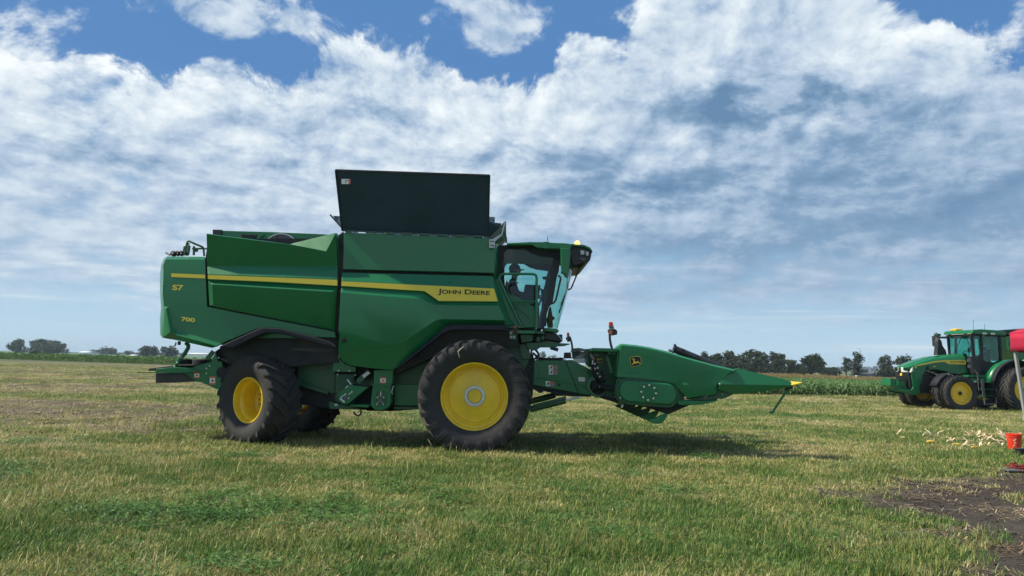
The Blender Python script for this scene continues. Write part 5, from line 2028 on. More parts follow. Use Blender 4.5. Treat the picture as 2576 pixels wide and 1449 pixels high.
# glass: side window, door window, curved windscreen
m = MB()
m.faces3([[(*Z3(205, 296), YN), (*Z3(500, 296), YN), (*Z3(740, 380), YN), (*Z3(735, 560), YN), (*Z3(640, 900), YN), (*Z3(600, 1080), YN), (*Z3(530, 1080), YN), (*Z3(530, 885), YN), (*Z3(240, 716), YN), (*Z3(205, 480), YN)]])
both(m, 'side_window', 'glass', cb, smooth=0)
near = [Z3(752, 420), Z3(745, 540), Z3(712, 700), Z3(665, 870), Z3(650, 960), Z3(640, 1080)]
mid = [Z3(900, 452), Z3(880, 520), Z3(845, 690), Z3(808, 850), Z3(775, 960), Z3(740, 1086)]
rows = []
for t in np.linspace(0, 1, 13):
    yy = YN + .03 + (YF - YN - .06) * t
    bow = math.sin(math.pi * t) ** .45
    row = []
    for n_, md in zip(near, mid):
        a = P(*n_, YN)
        b_ = P(*md, YC)
        row.append(Vector((a.x + (b_.x - a.x) * bow, yy, a.z + (b_.z - a.z) * bow)))
    rows.append(row)
m = MB()
m.loft(rows)
m.build('windscreen', 'glass', cb, smooth=60)
# lower door panel and its window ledge
m = MB()
m.faces3([[(*Z3(238, 716), YN - .03), (*Z3(530, 882), YN - .03), (*Z3(528, 1064), YN - .03), (*Z3(392, 1064), YN - .03), (*Z3(300, 860), YN - .03)]])
both(m, 'door_panel', 'green', cb, solid=.05, bevel=.01)
m = MB()
m.uvprism([Z3(300, 850), Z3(320, 850), Z3(470, 958), Z3(462, 985)], YN - .05, .03)
m.build('door_crease', 'green', cb, bevel=.008)
m = MB()
m.uvprism([Z3(238, 720), Z3(260, 760), Z3(400, 1062), Z3(345, 1062), Z3(262, 820)], YN - .05, .05)
m.build('door_seal', 'gap', cb, smooth=0)
m = MB()
m.uvprism([Z3(120, 575), Z3(165, 590), Z3(262, 800), Z3(372, 1052), Z3(350, 1100), Z3(240, 1075), Z3(215, 960), Z3(170, 760)], 14.50, .3)
m.build('cab_rear_corner', 'green', cb, bevel=.02)
# green mirror arm cover
m = MB()
m.uvprism([Z3(768, 290), Z3(862, 294), Z3(866, 350), Z3(842, 552), Z3(828, 556), Z3(776, 530)], 14.42, .16)
m.build('mirror_arm', 'green', cb, bevel=.025)
m = MB()
m.uvprism([Z3(862, 296), Z3(880, 330), Z3(866, 420), Z3(846, 540), Z3(838, 550)], 14.5, .12)
m.build('mirror_shell', 'black', cb, bevel=.02)
m = MB()
m.tube([P(*Z3(890, 420), 14.9), P(*Z3(905, 470), 14.9), P(*Z3(960, 480), 14.9)], .03, 7)
m.ball(P(*Z3(970, 455), 14.9), .055, 8)
m.ball(P(*Z3(905, 465), 14.85), .05, 8)
m.tube([P(*Z3(945, 470), 14.95), P(*Z3(938, 525), 14.95), P(*Z3(905, 610), 15.2), P(*Z3(870, 690), 15.6), P(*Z3(838, 704), 15.8)], .016, 6)
m.tube([P(*Z3(950, 480), 14.95), P(*Z3(925, 560), 14.95), P(*Z3(885, 670), 15.5), P(*Z3(850, 706), 15.7)], .008, 5)
m.build('mirror_bracket', 'black', cb)
m = MB()
m.tube([P(*Z3(868, 520), 15.75), P(*Z3(846, 640), 15.75), P(*Z3(815, 760), 15.75), P(*Z3(752, 928), 15.7)], .018, 6)
m.tube([P(*Z3(850, 500), 15.7), P(*Z3(820, 720), 15.7), P(*Z3(770, 850), 15.7)], .012, 6)
m.build('wiper', 'black', cb)
m = MB()
m.tube([P(*Z3(740, 560), YN - .06), P(*Z3(765, 575), YN - .06), P(*Z3(768, 600), YN - .06), P(*Z3(722, 800), YN - .06), P(*Z3(700, 832), YN - .06), P(*Z3(675, 838), YN - .06)], .020, 7)
m.build('grab_handle', 'black', cb)
# guard rail of the landing
m = MB()
Yg = 14.33
m.tube([P(*Z3(376, 1056), Yg), P(*Z3(262, 812), Yg), P(*Z3(168, 612), Yg), P(*Z3(164, 580), Yg), P(*Z3(180, 555), Yg), P(*Z3(206, 545), Yg), P(*Z3(500, 546), Yg), P(*Z3(526, 560), Yg), P(*Z3(533, 585), Yg), P(*Z3(524, 1098), Yg)], .026, 9)
m.build('guard_rail', 'green', cb)
m = MB()
m.tube([P(*Z3(264, 815), Yg), P(*Z3(528, 820), Yg)], .022, 8)
m.build('middle_rail', 'green', cb)
m = MB()
m.tube([P(*Z3(284, 742), 14.6), P(*Z3(262, 700), 14.6), P(*Z3(258, 668), 14.6), P(*Z3(285, 640), 14.6), P(*Z3(350, 632), 14.6)], .014, 7)
m.build('inner_rail', 'gap', cb)
# landing platform
m = MB()
m.uvprism([ZH(400, 470), ZH(790, 472), ZH(800, 492), ZH(440, 506)], 14.28, .45)
m.build('landing_tread', 'green', cb, bevel=.006)
m = MB()
m.uvprism([ZH(440, 560), ZH(825, 566), ZH(822, 632), ZH(440, 632)], 14.27, .06)
m.build('landing_beam', 'green', cb, bevel=.006)
m = MB()
m.uvprism([ZH(450, 508), ZH(800, 504), ZH(822, 566), ZH(450, 560)], 14.6, .05)
m.build('landing_gap', 'gap', cb)
m = MB()
m.uvprism([ZH(826, 568), ZH(1020, 590), ZH(1020, 650), ZH(826, 634)], 14.5, .2)
m.build('cab_mount', 'green_low', cb, bevel=.01)
m = MB()
m.uvprism([ZH(230, 630), ZH(440, 600), ZH(830, 600), ZH(1040, 590), ZH(1040, 830), ZH(620, 840), ZH(480, 900), ZH(230, 880)], 14.95, 1.8)
m.build('under_cab_shade', 'gap', cb, smooth=0)  # dark filler block below the cab, its shade put into the colour
m = MB()
m.uvprism([ZH(488, 650), ZH(768, 652), ZH(776, 800), ZH(512, 832)], 14.6, .5)
m.build('battery_box', 'green_low', cb, bevel=.015)
m = MB()
m.uvprism([ZH(768, 640), ZH(1024, 640), ZH(1024, 815), ZH(818, 815), ZH(790, 760)], 14.7, .4)
m.build('cab_valve_block', 'gap', cb)
m = MB()
m.uvprism([ZH(848, 700), ZH(930, 690), ZH(930, 810), ZH(848, 810)], 14.62, .06)
m.uvprism([ZH(950, 680), ZH(1020, 680), ZH(1020, 770), ZH(950, 770)], 14.62, .06)
m.build('valve_cover', 'green_low', cb, bevel=.01)
m = MB()
m.uvprism([ZH(1025, 500), ZH(1300, 526), ZH(1350, 562), ZH(1325, 612), ZH(1020, 580)], 14.76, 2.1)
m.build('cab_sill', 'green', cb, bevel=.02)
m = MB()
m.uvprism([ZH(1022, 585), ZH(1220, 612), ZH(1330, 680), ZH(1410, 770), ZH(1400, 835), ZH(1300, 815), ZH(1028, 770)], 14.85, 1.9)
m.build('cab_floor_pan', 'black', cb, bevel=.03)
m = MB()
m.tube([P(*ZH(1225, 610), 14.83), P(*ZH(1330, 675), 14.83), P(*ZH(1412, 780), 14.83)], .012, 6)
m.build('floor_pan_edge', 'metal', cb)
m = MB()
m.uvprism([ZH(1350, 648), ZH(1420, 652), ZH(1424, 800), ZH(1405, 810), ZH(1370, 740)], 15.2, 1.2)
m.build('step_stub', 'green_low', cb, bevel=.01)
m = MB()
m.uvprism([ZH(620, 830), ZH(1020, 815), ZH(1330, 838), ZH(1588, 852), ZH(1582, 872), ZH(1510, 882), ZH(1500, 898), ZH(1330, 905), ZH(1290, 930), ZH(1170, 928), ZH(940, 930), ZH(850, 1000), ZH(660, 960)], 14.72, .5)
m.build('boarding_steps', 'green_low', cb, bevel=.008)
m = MB()
m.tube([P(*ZH(1150, 945), 14.75), P(*ZH(1240, 968), 14.75), P(*ZH(1325, 990), 14.75)], [.03, .035, .038], 10)
m.build('step_strut', 'black', cb)
m = MB()
m.uvprism([ZH(470, 870), ZH(640, 830), ZH(700, 960), ZH(720, 1190), ZH(540, 1200), ZH(480, 980)], 14.80, .12)
m.build('cab_post', 'green_low', cb, bevel=.01)
m = MB()
m.tube([P(*ZH(720, 1160), 14.9), P(*ZH(740, 1000), 14.9), P(*ZH(800, 970), 14.9), P(*ZH(860, 1020), 14.9), P(*ZH(895, 1090), 14.9), P(*ZH(880, 1150), 14.9), P(*ZH(840, 1180), 14.9)], .022, 7)
m.tube([P(*ZH(750, 1180), 14.95), P(*ZH(780, 1060), 14.95), P(*ZH(850, 1130), 14.95), P(*ZH(860, 1190), 14.95)], .03, 7)
m.build('feeder_hose', 'black', cb)
# side marker lamp on the landing
m = MB()
m.uvprism([ZH(258, 560), ZH(325, 555), ZH(325, 640), ZH(412, 660), ZH(412, 745), ZH(352, 768), ZH(262, 745)], 14.30, .03)
m.build('lamp_plate', 'green', cb)
m = MB()
m.uvprism([ZH(340, 540), ZH(410, 530), ZH(436, 570), ZH(430, 630), ZH(380, 645), ZH(340, 620)], 14.18, .12)
ml = m.build('marker_lamp', 'black', cb, bevel=.015)
m = MB()
m.uvprism([ZH(366, 445), ZH(394, 440), ZH(396, 525), ZH(368, 525)], 14.22, .06)
m.build('lens', 'red_lens', ml, bevel=.008)
m = MB()
m.uvprism([ZH(314, 556), ZH(340, 550), ZH(336, 630), ZH(318, 625)], 14.2, .08)
m.uvprism([ZH(430, 556), ZH(444, 560), ZH(440, 640), ZH(424, 636)], 14.2, .08)
m.build('reflector', 'orange_lens', ml, bevel=.006)
m = MB()
for (x, y) in ((284, 617), (287, 710), (350, 710)):
    m.ball(P(*ZH(x, y), 14.29), .026, 8)
m.build('plate_bolts', 'bolt', cb, kind='stuff')

# cab furnishings
m = MB()
m.uvprism([Z3(222, 640), Z3(240, 600), Z3(256, 640), Z3(272, 740), Z3(330, 830), Z3(430, 850), Z3(430, 900), Z3(250, 900)], 15.6, .5)
m.build('driver_seat', 'seat', cb, bevel=.04)
m = MB()
m.uvprism([Z3(418, 648), Z3(500, 652), Z3(572, 656), Z3(560, 740), Z3(545, 800), Z3(420, 790), Z3(405, 720)], 15.15, .10)
m.build('monitor', 'seat', cb, bevel=.02)
m = MB()
m.uvprism([Z3(240, 740), Z3(400, 790), Z3(545, 800), Z3(560, 900), Z3(560, 1050), Z3(300, 950)], 15.3, 1.2)
m.build('console', 'seat', cb, bevel=.02)
m = MB()
m.tube([P(*Z3(600, 1060), 15.85), P(*Z3(610, 800), 15.85), P(*Z3(600, 700), 15.85)], .06, 8)
m.tube([P(*Z3(560, 690), 15.85), P(*Z3(640, 730), 15.85)], .02, 6)
m.build('steering_column', 'seat', cb)
m = MB()
m.uvprism([Z3(586, 572), Z3(640, 570), Z3(642, 598), Z3(600, 600)], 16.2, .1)
m.build('display', 'seat', cb, bevel=.02)
m = MB()
m.uvprism([Z3(655, 880), Z3(672, 860), Z3(690, 960), Z3(712, 972), Z3(708, 995), Z3(690, 1000), Z3(695, 1075), Z3(640, 1075), Z3(630, 1000)], 16.7, .1)
m.build('far_pillar_box', 'gap', cb, bevel=.02)


# ------------------------------------------------------------------ people
def person(label, hip, s=1.0, facing=1.0, shirt='shirt', cap='cap_dark', brim=True, lean=0.05, reach=0.42):
    """seated figure; hip = world point on the seat, facing +1 looks towards +x"""
    hip = Vector(hip)
    root = thing('person', label, 'person', hip)
    f = facing

    def pt(x, y, z):
        return Vector((x * f, y, z)) * s

    def skin_obj(name, chain, edges, radii, mat, sub=2):
        me = bpy.data.meshes.new(name)
        me.from_pydata([tuple(p) for p in chain], edges, [])
        o = bpy.data.objects.new(name, me)
        COL.objects.link(o)
        o.parent = root
        me.materials.append(M[mat])
        o.modifiers.new('skin', 'SKIN')
        for i, r in enumerate(radii):
            rr = r if isinstance(r, tuple) else (r, r)
            me.skin_vertices[0].data[i].radius = (rr[0] * s, rr[1] * s)
        me.skin_vertices[0].data[0].use_root = True
        sb = o.modifiers.new('round', 'SUBSURF')
        sb.levels = sb.render_levels = sub
        return o
    # body with bent legs and forward arms
    V_ = [pt(0, 0, .10), pt(lean * .5, 0, .28), pt(lean, 0, .46), pt(lean + .02, 0, .56),
          pt(lean, .19, .50), pt(lean + .10, .25, .28), pt(reach, .17, .26), pt(lean, -.19, .50), pt(lean + .10, -.25, .28), pt(reach, -.17, .26),
          pt(.05, .10, .07), pt(.44, .13, .10), pt(.46, .13, -.34), pt(.58, .13, -.38), pt(.05, -.10, .07), pt(.44, -.13, .10), pt(.46, -.13, -.34), pt(.58, -.13, -.38)]
    E_ = [(0, 1), (1, 2), (2, 3), (2, 4), (4, 5), (5, 6), (2, 7), (7, 8), (8, 9), (0, 10), (10, 11), (11, 12), (12, 13), (0, 14), (14, 15), (15, 16), (16, 17)]
    r_ = [(.15, .13), (.14, .12), (.15, .11), (.055, .055), .075, .058, .042, .075, .058, .042, .09, .075, .055, .045, .09, .075, .055, .045]
    body = skin_obj('body', V_, E_, r_, shirt)
    # head with jaw, nose, ears and eyes
    hc = pt(lean + .045, 0, .74)
    mb = MB()
    rings = []
    for i in range(11):
        t = i / 10
        z = -.125 + .25 * t
        w_ = math.sqrt(max(0, 1 - (2 * t - 1.06) ** 2 * .88)) if t < 1 else .25
        jaw = .80 + .20 * min(1, t * 2.2)
        row = []
        for k in range(14):
            a = 2 * math.pi * k / 14
            x, y = math.cos(a), math.sin(a)
            rx = .098 if x > 0 else .102
            ex = 0.0
            if x > .92 and .36 < t < .56:
                ex = .026 * (1 - abs(t - .44) / .12) if t < .56 else 0
            if x > .85 and t < .30:
                ex = .010
            row.append(hc + pt((x * rx * w_ * jaw + ex + (.012 if t < .3 else 0)), y * .078 * w_ * jaw, z))
        rings.append(row)
    mb.loft(rings, close=True)
    mb.add([p for p in rings[0]], [tuple(range(13, -1, -1))])
    mb.add([p for p in rings[-1]], [tuple(range(14))])
    for sy in (-1, 1):
        mb.ball(hc + pt(-.005, sy * .078, -.005), .026 * s, 6, (.7, .45, 1.1))
    mb.tube([hc + pt(-.01, 0, -.20), hc + pt(-.005, 0, -.08)], .055 * s, 10)
    head = mb.build('head', 'skin', root, smooth=60, local=True)
    mb = MB()
    for sy in (-1, 1):
        mb.ball(hc + pt(.086, sy * .032, .012), .010 * s, 6)
    mb.bar(hc + pt(.093, -.022, -.066), hc + pt(.093, .022, -.066), .006 * s, .006 * s)
    mb.build('eyes_and_mouth', 'gap', head, local=True)
    # hair and cap
    mb = MB()
    rows = []
    for i in range(7):
        t = i / 6
        z = .018 + .118 * math.sin(t * math.pi / 2)
        q = math.cos(t * math.pi / 2 * .97)
        rows.append([hc + pt(.112 * q * math.cos(2 * math.pi * k / 14) - .004, .092 * q * math.sin(2 * math.pi * k / 14), z) for k in range(14)])
    mb.loft(rows, close=True)
    mb.add(rows[-1], [tuple(range(14))])
    if brim:
        br = []
        for (d, zz) in ((.085, .032), (.15, .030), (.19, .018)):
            br.append([hc + pt(d * math.cos(a), d * .62 * math.sin(a) * (1 if d < .1 else .75), zz - .012 * abs(math.sin(a))) for a in np.linspace(-.95, .95, 7)])
        mb.loft(br)
    mb.build('cap', cap, root, smooth=50, local=True)
    hb = MB()
    hb.loft([[hc + pt(.104 * math.cos(a), .084 * math.sin(a), z) for a in np.linspace(math.radians(75), math.radians(285), 12)] for z in (.03, -.03, -.075)])
    hb.build('hair', 'cap_dark', root, local=True)
    # hands: palm, four fingers and a thumb closed on a lever
    for sy in (-1, 1):
        w0 = pt(reach, sy * .17, .26)
        hm = MB()
        hm.ball(w0 + pt(.045, 0, 0), .042 * s, 8, (1.1, .95, .55))
        for k in range(4):
            b0 = w0 + pt(.07, (k - 1.5) * .020, .008)
            L = (.032, .038, .036, .028)[k]
            hm.tube([b0, b0 + pt(L, 0, -.004), b0 + pt(L + .012, 0, -.030), b0 + pt(L - .012, 0, -.045)], [.0095 * s, .0088 * s, .008 * s, .006 * s], 6)
        hm.tube([w0 + pt(.03, -sy * .032, 0), w0 + pt(.055, -sy * .055, -.014), w0 + pt(.085, -sy * .045, -.03)], [.012 * s, .010 * s, .008 * s], 6)
        hm.build('hand', 'skin', root, smooth=60, local=True)
    return root


hp = P(*Z3(318, 778), 15.85) + Vector((-.09, 0, -.27))
person('driver in a dark peaked cap sitting at the controls inside the combine cab', hp, 1.15, 1.0, 'shirt', 'cap_dark', True, 0.02, 0.46)

# ------------------------------------------------------------------ feeder house of the combine
A = lambda x, y: ZA(x, y)
B = lambda x, y: ZB(x, y)
FY = 15.02
m = MB()
m.uvprism([A(-60, 560), A(60, 555), A(430, 548), A(930, 560), A(1090, 545), A(1200, 610), A(1590, 810), A(1660, 970), A(1700, 1050), A(1560, 1180), A(1570, 1300), A(1690, 1430), A(1560, 1440), A(1250, 1385), A(600, 1265), A(40, 1165), A(-60, 1150)], FY, 1.66)
fh = m.build('feeder_house', 'green', cb, bevel=0.015)
m = MB()
m.bar(P(*A(925, 572), FY - .004), P(*A(1250, 1385), FY - .004), .016, .012, up=(0, 1, 0))
m.build('housing_seam', 'gap', fh)
m = MB()
m.bar(P(*A(270, 985), FY - .01), P(*A(1130, 1150), FY - .01), .022, .02, up=(0, 1, 0))
m.bar(P(*A(1210, 1165), FY - .01), P(*A(1440, 1215), FY - .01), .022, .02, up=(0, 1, 0))
m.build('pressed_rib', 'green', fh, bevel=.006, kind='stuff')
m = MB()
m.uvprism([A(-40, 640), A(190, 650), A(262, 720), A(262, 960), A(180, 1040), A(-40, 1060)], FY - .03, .03)
m.build('feeder_access_cover', 'green', fh, bevel=.02)
m = MB()
m.tube([P(*A(1720, 1190), FY - .05), P(*A(1720, 1190), FY + .2)], [280 * .10141 / FPX * FY, 280 * .10141 / FPX * FY], 28)
m.build('drive_boss', 'green', fh, bevel=.02)
m = MB()
m.tube([P(*A(1740, 1230), FY - .06), P(*A(1740, 1230), FY + .1)], [190 * .10141 / FPX * FY] * 2, 26)
m.build('drive_recess', 'gap', fh)
m = MB()
m.uvprism([A(0, 1150), A(60, 1170), A(600, 1270), A(1250, 1390), A(1560, 1440), A(1540, 1470), A(860, 1440), A(380, 1320), A(350, 1360), A(280, 1375), A(220, 1330), A(60, 1230)], FY + .03, 1.5)
m.build('feeder_floor', 'gap', fh, smooth=0)
m = MB()
m.tube([P(*A(60, 540), FY + .02), P(*A(250, 500), FY + .02), P(*A(450, 530), FY + .02), P(*A(700, 525), FY + .02), P(*A(800, 510), FY + .02), P(*A(870, 530), FY + .02)], .022, 7)
m.tube([P(*A(200, 545), FY), P(*A(440, 535), FY), P(*A(560, 552), FY), P(*A(930, 545), FY)], .010, 6)
m.build('feeder_hose', 'black', cb)
m = MB()
m.uvprism([A(905, 365), A(1060, 362), A(1068, 470), A(1100, 510), A(880, 515), A(900, 470)], FY + .1, .25)
m.build('latch_box', 'black', cb, bevel=.01)
# lift cylinders
for (Yc_, pts_) in ((14.86, (Z6(20, 1172), Z6(462, 1062), Z6(645, 1018))), (15.5, (Z6(20, 1075), Z6(335, 995), Z6(520, 985)))):
    a_, b_, c_ = (P(*p, Yc_) for p in pts_)
    m = MB()
    m.tube([a_, b_], .062, 14)
    cy = m.build('lift_cylinder', 'green_low', cb, bevel=.008)
    MB().tube([b_, c_], .022, 10).build('cylinder_rod', 'chrome', cy)
m = MB()
m.bar(P(*Z6(60, 1128), 14.78), P(*Z6(470, 1022), 14.78), .03, .05)
m.build('cylinder_pipe', 'green_low', cb)
m = MB()
m.tube([P(*A(1640, 1180), 14.86), P(*A(1760, 1205), 14.83), P(*A(2170, 1270), 14.65)], [.105, .055, .052], 14)
m.build('drive_shaft', 'trim', cb)
m = MB()
m.tube([P(*A(1600, 1180), 14.9), P(*A(1660, 1190), 14.86), P(*A(1740, 1200), 14.84)], [.09, .12, .08], 14)
m.build('universal_joint', 'gap', cb)
m = MB()
m.uvprism([A(1770, 1195), A(1835, 1185), A(1815, 1235), A(1760, 1230)], 14.765, .01)
m.build('shaft_label', 'white', cb)
m = MB()
m.disc(P(*A(1482, 868), FY - .012), .022, .02, 10)
m.disc(P(*A(765, 1168), FY - .012), .028, .02, 10)
m.build('housing_plug', 'gap', fh, kind='stuff')
decal(*A(508, 682), *A(730, 790), FY - .006, 'wide')
decal(*A(508, 800), *A(735, 912), FY - .006, 'wide')
decal(*A(432, 1072), *A(650, 1195), FY - .006, 'wide', skew=2.0)
decal(*A(1250, 972), *A(1404, 1074), FY - .006, 'label', skew=1.2)
decal(*A(-60, 772), *A(62, 860), FY - .036, 'label')

# ------------------------------------------------------------------ corn header
HN, HC = 14.12, 16.36          # near face and centre line
hd = thing('corn_header', 'green folding corn head with yellow-tipped pointed divider mounted on the front of the combine', 'corn header', (P(1700, 960, HC).x, HC, 0))


def hboth(mb, name, mat, **kw):
    a = mb.build(name, mat, hd, **kw)
    mb.mirrored(HC).build(name, mat, hd, **kw)
    return a


D_ = 0.46
top_ln = [B(228, 118), B(252, 100), B(292, 97), B(520, 120), B(720, 151), B(1000, 216), B(1250, 291), B(1480, 357), B(1656, 402), Z7(700, 476), Z7(900, 521), Z7(1082, 566)]
in_ln = [B(270, 140), B(275, 128), B(300, 124), B(520, 146), B(720, 178), B(1000, 243), B(1250, 318), B(1480, 384), B(1656, 428), Z7(690, 498), Z7(880, 542), Z7(1040, 580)]
tn = [(*p, HN + .09) for p in top_ln]
nn = [(*p, HN) for p in in_ln]
polys = [[tn[i], tn[i + 1], nn[i + 1], nn[i]] for i in range(len(tn) - 1)]
seam = [(*Z7(980, 612), HN + .01), (*Z7(815, 752), HN), (*Z7(812, 850), HN + .02), (*Z7(798, 900), HN + .03), (*Z7(770, 915), HN + .04), (*Z7(380, 970), HN + .05)]
low = [(*B(1300, 935), HN), (*B(1215, 840), HN), (*B(1130, 742), HN), (*B(1085, 720), HN), (*B(640, 668), HN), (*B(200, 636), HN)]
crease_h = [(*B(1350, 640), HN - .02), (*Z7(500, 800), HN - .02), (*Z7(560, 838), HN - .02), (*Z7(690, 832), HN - .02), (*Z7(795, 822), HN - .01)]
polys.append(nn[::-1][:0] or [nn[0], nn[1], nn[2], nn[3], nn[4], nn[5], nn[6], nn[7], nn[8], nn[9], nn[10], nn[11], seam[0], seam[1], crease_h[4], crease_h[3], crease_h[2], crease_h[1], crease_h[0], low[3], low[4], low[5]])
polys.append([crease_h[0], crease_h[1], crease_h[2], crease_h[3], crease_h[4], seam[2], seam[3], seam[4], seam[5], low[0], low[1], low[2], low[3]])
polys.append([tn[0], nn[0], low[5], (*B(168, 630), HN + .25), (*B(205, 300), HN + .22)])
m = MB()
m.faces3(polys)
hood = hboth(m, 'end_hood', 'poly', solid=.05, bevel=.012)
# inner skin so that the hood has its width
m = MB()
m.uvprism([B(215, 140), B(290, 110), B(720, 165), B(1250, 305), B(1656, 415), Z7(880, 530), Z7(1040, 575), Z7(815, 752), Z7(800, 890), Z7(400, 960), B(1300, 930), B(1130, 745), B(640, 672), B(190, 632)], HN + .1, D_ - .1)
hboth(m, 'hood_core', 'poly', bevel=.02)
m = MB()
m.prism([P(*B(325, 545), HN - .004), P(*B(330, 538), HN - .004), P(*B(1335, 632), HN - .004), P(*B(1348, 640), HN - .004), P(*B(1340, 650), HN - .004), P(*B(360, 562), HN - .004)], (0, .03, 0))
hboth(m, 'pressed_ridge', 'poly', bevel=.010)
m = MB()
m.prism([P(*B(350, 275), HN - .003), P(*B(420, 255), HN - .003), P(*B(600, 226), HN - .003), P(*B(820, 256), HN - .003), P(*B(1250, 356), HN - .003), P(*B(1255, 362), HN - .003), P(*B(820, 264), HN - .003), P(*B(600, 236), HN - .003), P(*B(430, 264), HN - .003), P(*B(352, 286), HN - .003)], (0, .02, 0))
hboth(m, 'hood_groove', 'green_low', smooth=0)
m = MB()
c = P(*B(1332, 765), HN)
m.tube([c + Vector((0, .03, 0)), c + Vector((0, -.012, 0))], [.075, .062], 20)
m.tube([c + Vector((0, -.012, 0)), c + Vector((0, -.018, 0)), c + Vector((0, .005, 0))], [.062, .056, .010], 20)
hboth(m, 'lock_recess', 'poly', smooth=50)
# front cone
m = MB()
U_ = lambda x, y: (*Z7(x, y), HN - .03 + .000189 * (x - 825) - .000412 * (y - 772))
V_ = lambda x, y: (*Z7(x, y), HN - .03 + .0001674 * (x - 825) + .000802 * (y - 772))
up_ = [U_(1112, 556), U_(1130, 548), U_(1400, 615), U_(1700, 688), U_(1820, 718), U_(1860, 732), U_(1874, 790), U_(1500, 784), U_(825, 772), U_(818, 752), U_(985, 614)]
lo_ = [U_(825, 772), U_(1500, 784), U_(1874, 790), V_(1886, 806), V_(1700, 836), V_(1500, 868), V_(1260, 895), V_(1050, 912), V_(850, 852), V_(818, 846)]
m.faces3([up_, lo_])
m2 = m.mirrored(HN + .25)
m.add(m2.v, m2.f)
# close the top and bottom between the two faces
for edge in ([up_[i] for i in (0, 1, 2, 3, 4, 5)], [lo_[i] for i in (3, 4, 5, 6, 7, 8)]):
    a_ = [P(*p) for p in edge]
    b_ = [Vector((p.x, 2 * (HN + .25) - p.y, p.z)) for p in a_]
    m.loft([a_, b_])
hboth(m, 'divider_cone', 'poly', bevel=.010)
m = MB()
tip = P(*Z7(2046, 743), HN + .25)
r0 = [P(*Z7(1852, 724), HN + .25), P(*Z7(1872, 785), HN + .13), P(*Z7(1893, 816), HN + .25)]
r0.append(Vector((r0[1].x, 2 * (HN + .25) - r0[1].y, r0[1].z)))
m.add(r0 + [tip], [(0, 1, 4), (1, 2, 4), (2, 3, 4), (3, 0, 4), (3, 2, 1, 0)])
hboth(m, 'nose_tip', 'decal_yellow', smooth=0, bevel=.01)
m = MB()
m.ball(P(*Z7(843, 768), HN - .01), .022, 8)
hboth(m, 'cone_bolt', 'bolt')
m = MB()
m.uvprism([Z7(1035, 870), Z7(1062, 872), Z7(1060, 884), Z7(1035, 882)], HN + .10, .02)
hboth(m, 'cone_slot', 'gap')
# end plate, gear case, round cover
m = MB()
m.uvprism([B(215, 636), B(340, 655), B(1100, 735), B(1215, 850), B(1310, 950), B(1300, 1010), B(1215, 1050), B(1060, 1140), B(330, 1050), B(280, 1165), B(240, 1060), B(205, 1000), B(160, 905)], HN + .10, .08)
hboth(m, 'end_plate', 'green_low', bevel=.008)


def oval(x0, y0, x1, y1, n=9, sk=0.075):
    """rounded oblong in ZB pixels, leaning like the machine"""
    r = (y1 - y0) / 2 * .92
    cy = (y0 + y1) / 2
    pts = []
    for k in range(n):
        t = math.pi / 2 + math.pi * k / (n - 1)
        pts.append((x0 + r + r * math.cos(t), cy - (y1 - y0) / 2 * math.sin(t)))
    for k in range(n):
        t = -math.pi / 2 + math.pi * k / (n - 1)
        pts.append((x1 - r + r * math.cos(t), cy - (y1 - y0) / 2 * math.sin(t)))
    return [(x, y + (x - (x0 + x1) / 2) * sk) for (x, y) in pts]


m = MB()
m.uvprism([B(*p) for p in oval(188, 672, 1222, 1116)], HN + .03, .08)
hboth(m, 'case_flange', 'green_low', bevel=.006)
m = MB()
m.uvprism([B(*p) for p in oval(245, 722, 1180, 1066)], HN - .06, .12)
hboth(m, 'gear_case', 'poly', bevel=.03, seg=3)
m = MB()
fl = oval(212, 694, 1198, 1092, 13)
L_ = len(fl)
for i in range(L_):
    (x0, y0), (x1, y1) = fl[i], fl[(i + 1) % L_]
    d = math.hypot(x1 - x0, y1 - y0)
    k = max(1, int(round(d / 118))) if d > 80 else (1 if i % 3 == 0 else 0)
    for j in range(k):
        f = j / k
        c = P(*B(x0 + (x1 - x0) * f, y0 + (y1 - y0) * f), HN + .03)
        m.tube([c + Vector((0, .01, 0)), c + Vector((0, -.02, 0))], .016, 6)
hboth(m, 'flange_bolts', 'green', kind='stuff', smooth=0)
m = MB()
c = P(*B(722, 893), HN - .06)
r = 140 * .15432 / FPX * HN
m.lathe([(.02, r), (-.016, r * 1.0), (-.016, r * .93), (-.008, r * .92), (-.008, .001)], 36, Matrix.Translation(c))
cv = hboth(m, 'round_cover', 'green')
m = MB()
for (x, y) in ((729, 771), (812, 816), (838, 905), (798, 987), (709, 1015), (628, 968), (600, 880), (641, 798)):
    q = P(*B(x, y), HN - .07)
    m.tube([q + Vector((0, .01, 0)), q + Vector((0, -.016, 0))], .019, 8)
hboth(m, 'cover_bolts', 'bolt', kind='stuff')
m = MB()
m.tube([P(*B(280, 1140), HN + .06), P(*B(302, 1095), HN + .06)], .012, 6)
m.ball(P(*B(257, 978), HN + .02), .022, 6)
hboth(m, 'end_pin', 'bolt', kind='stuff')
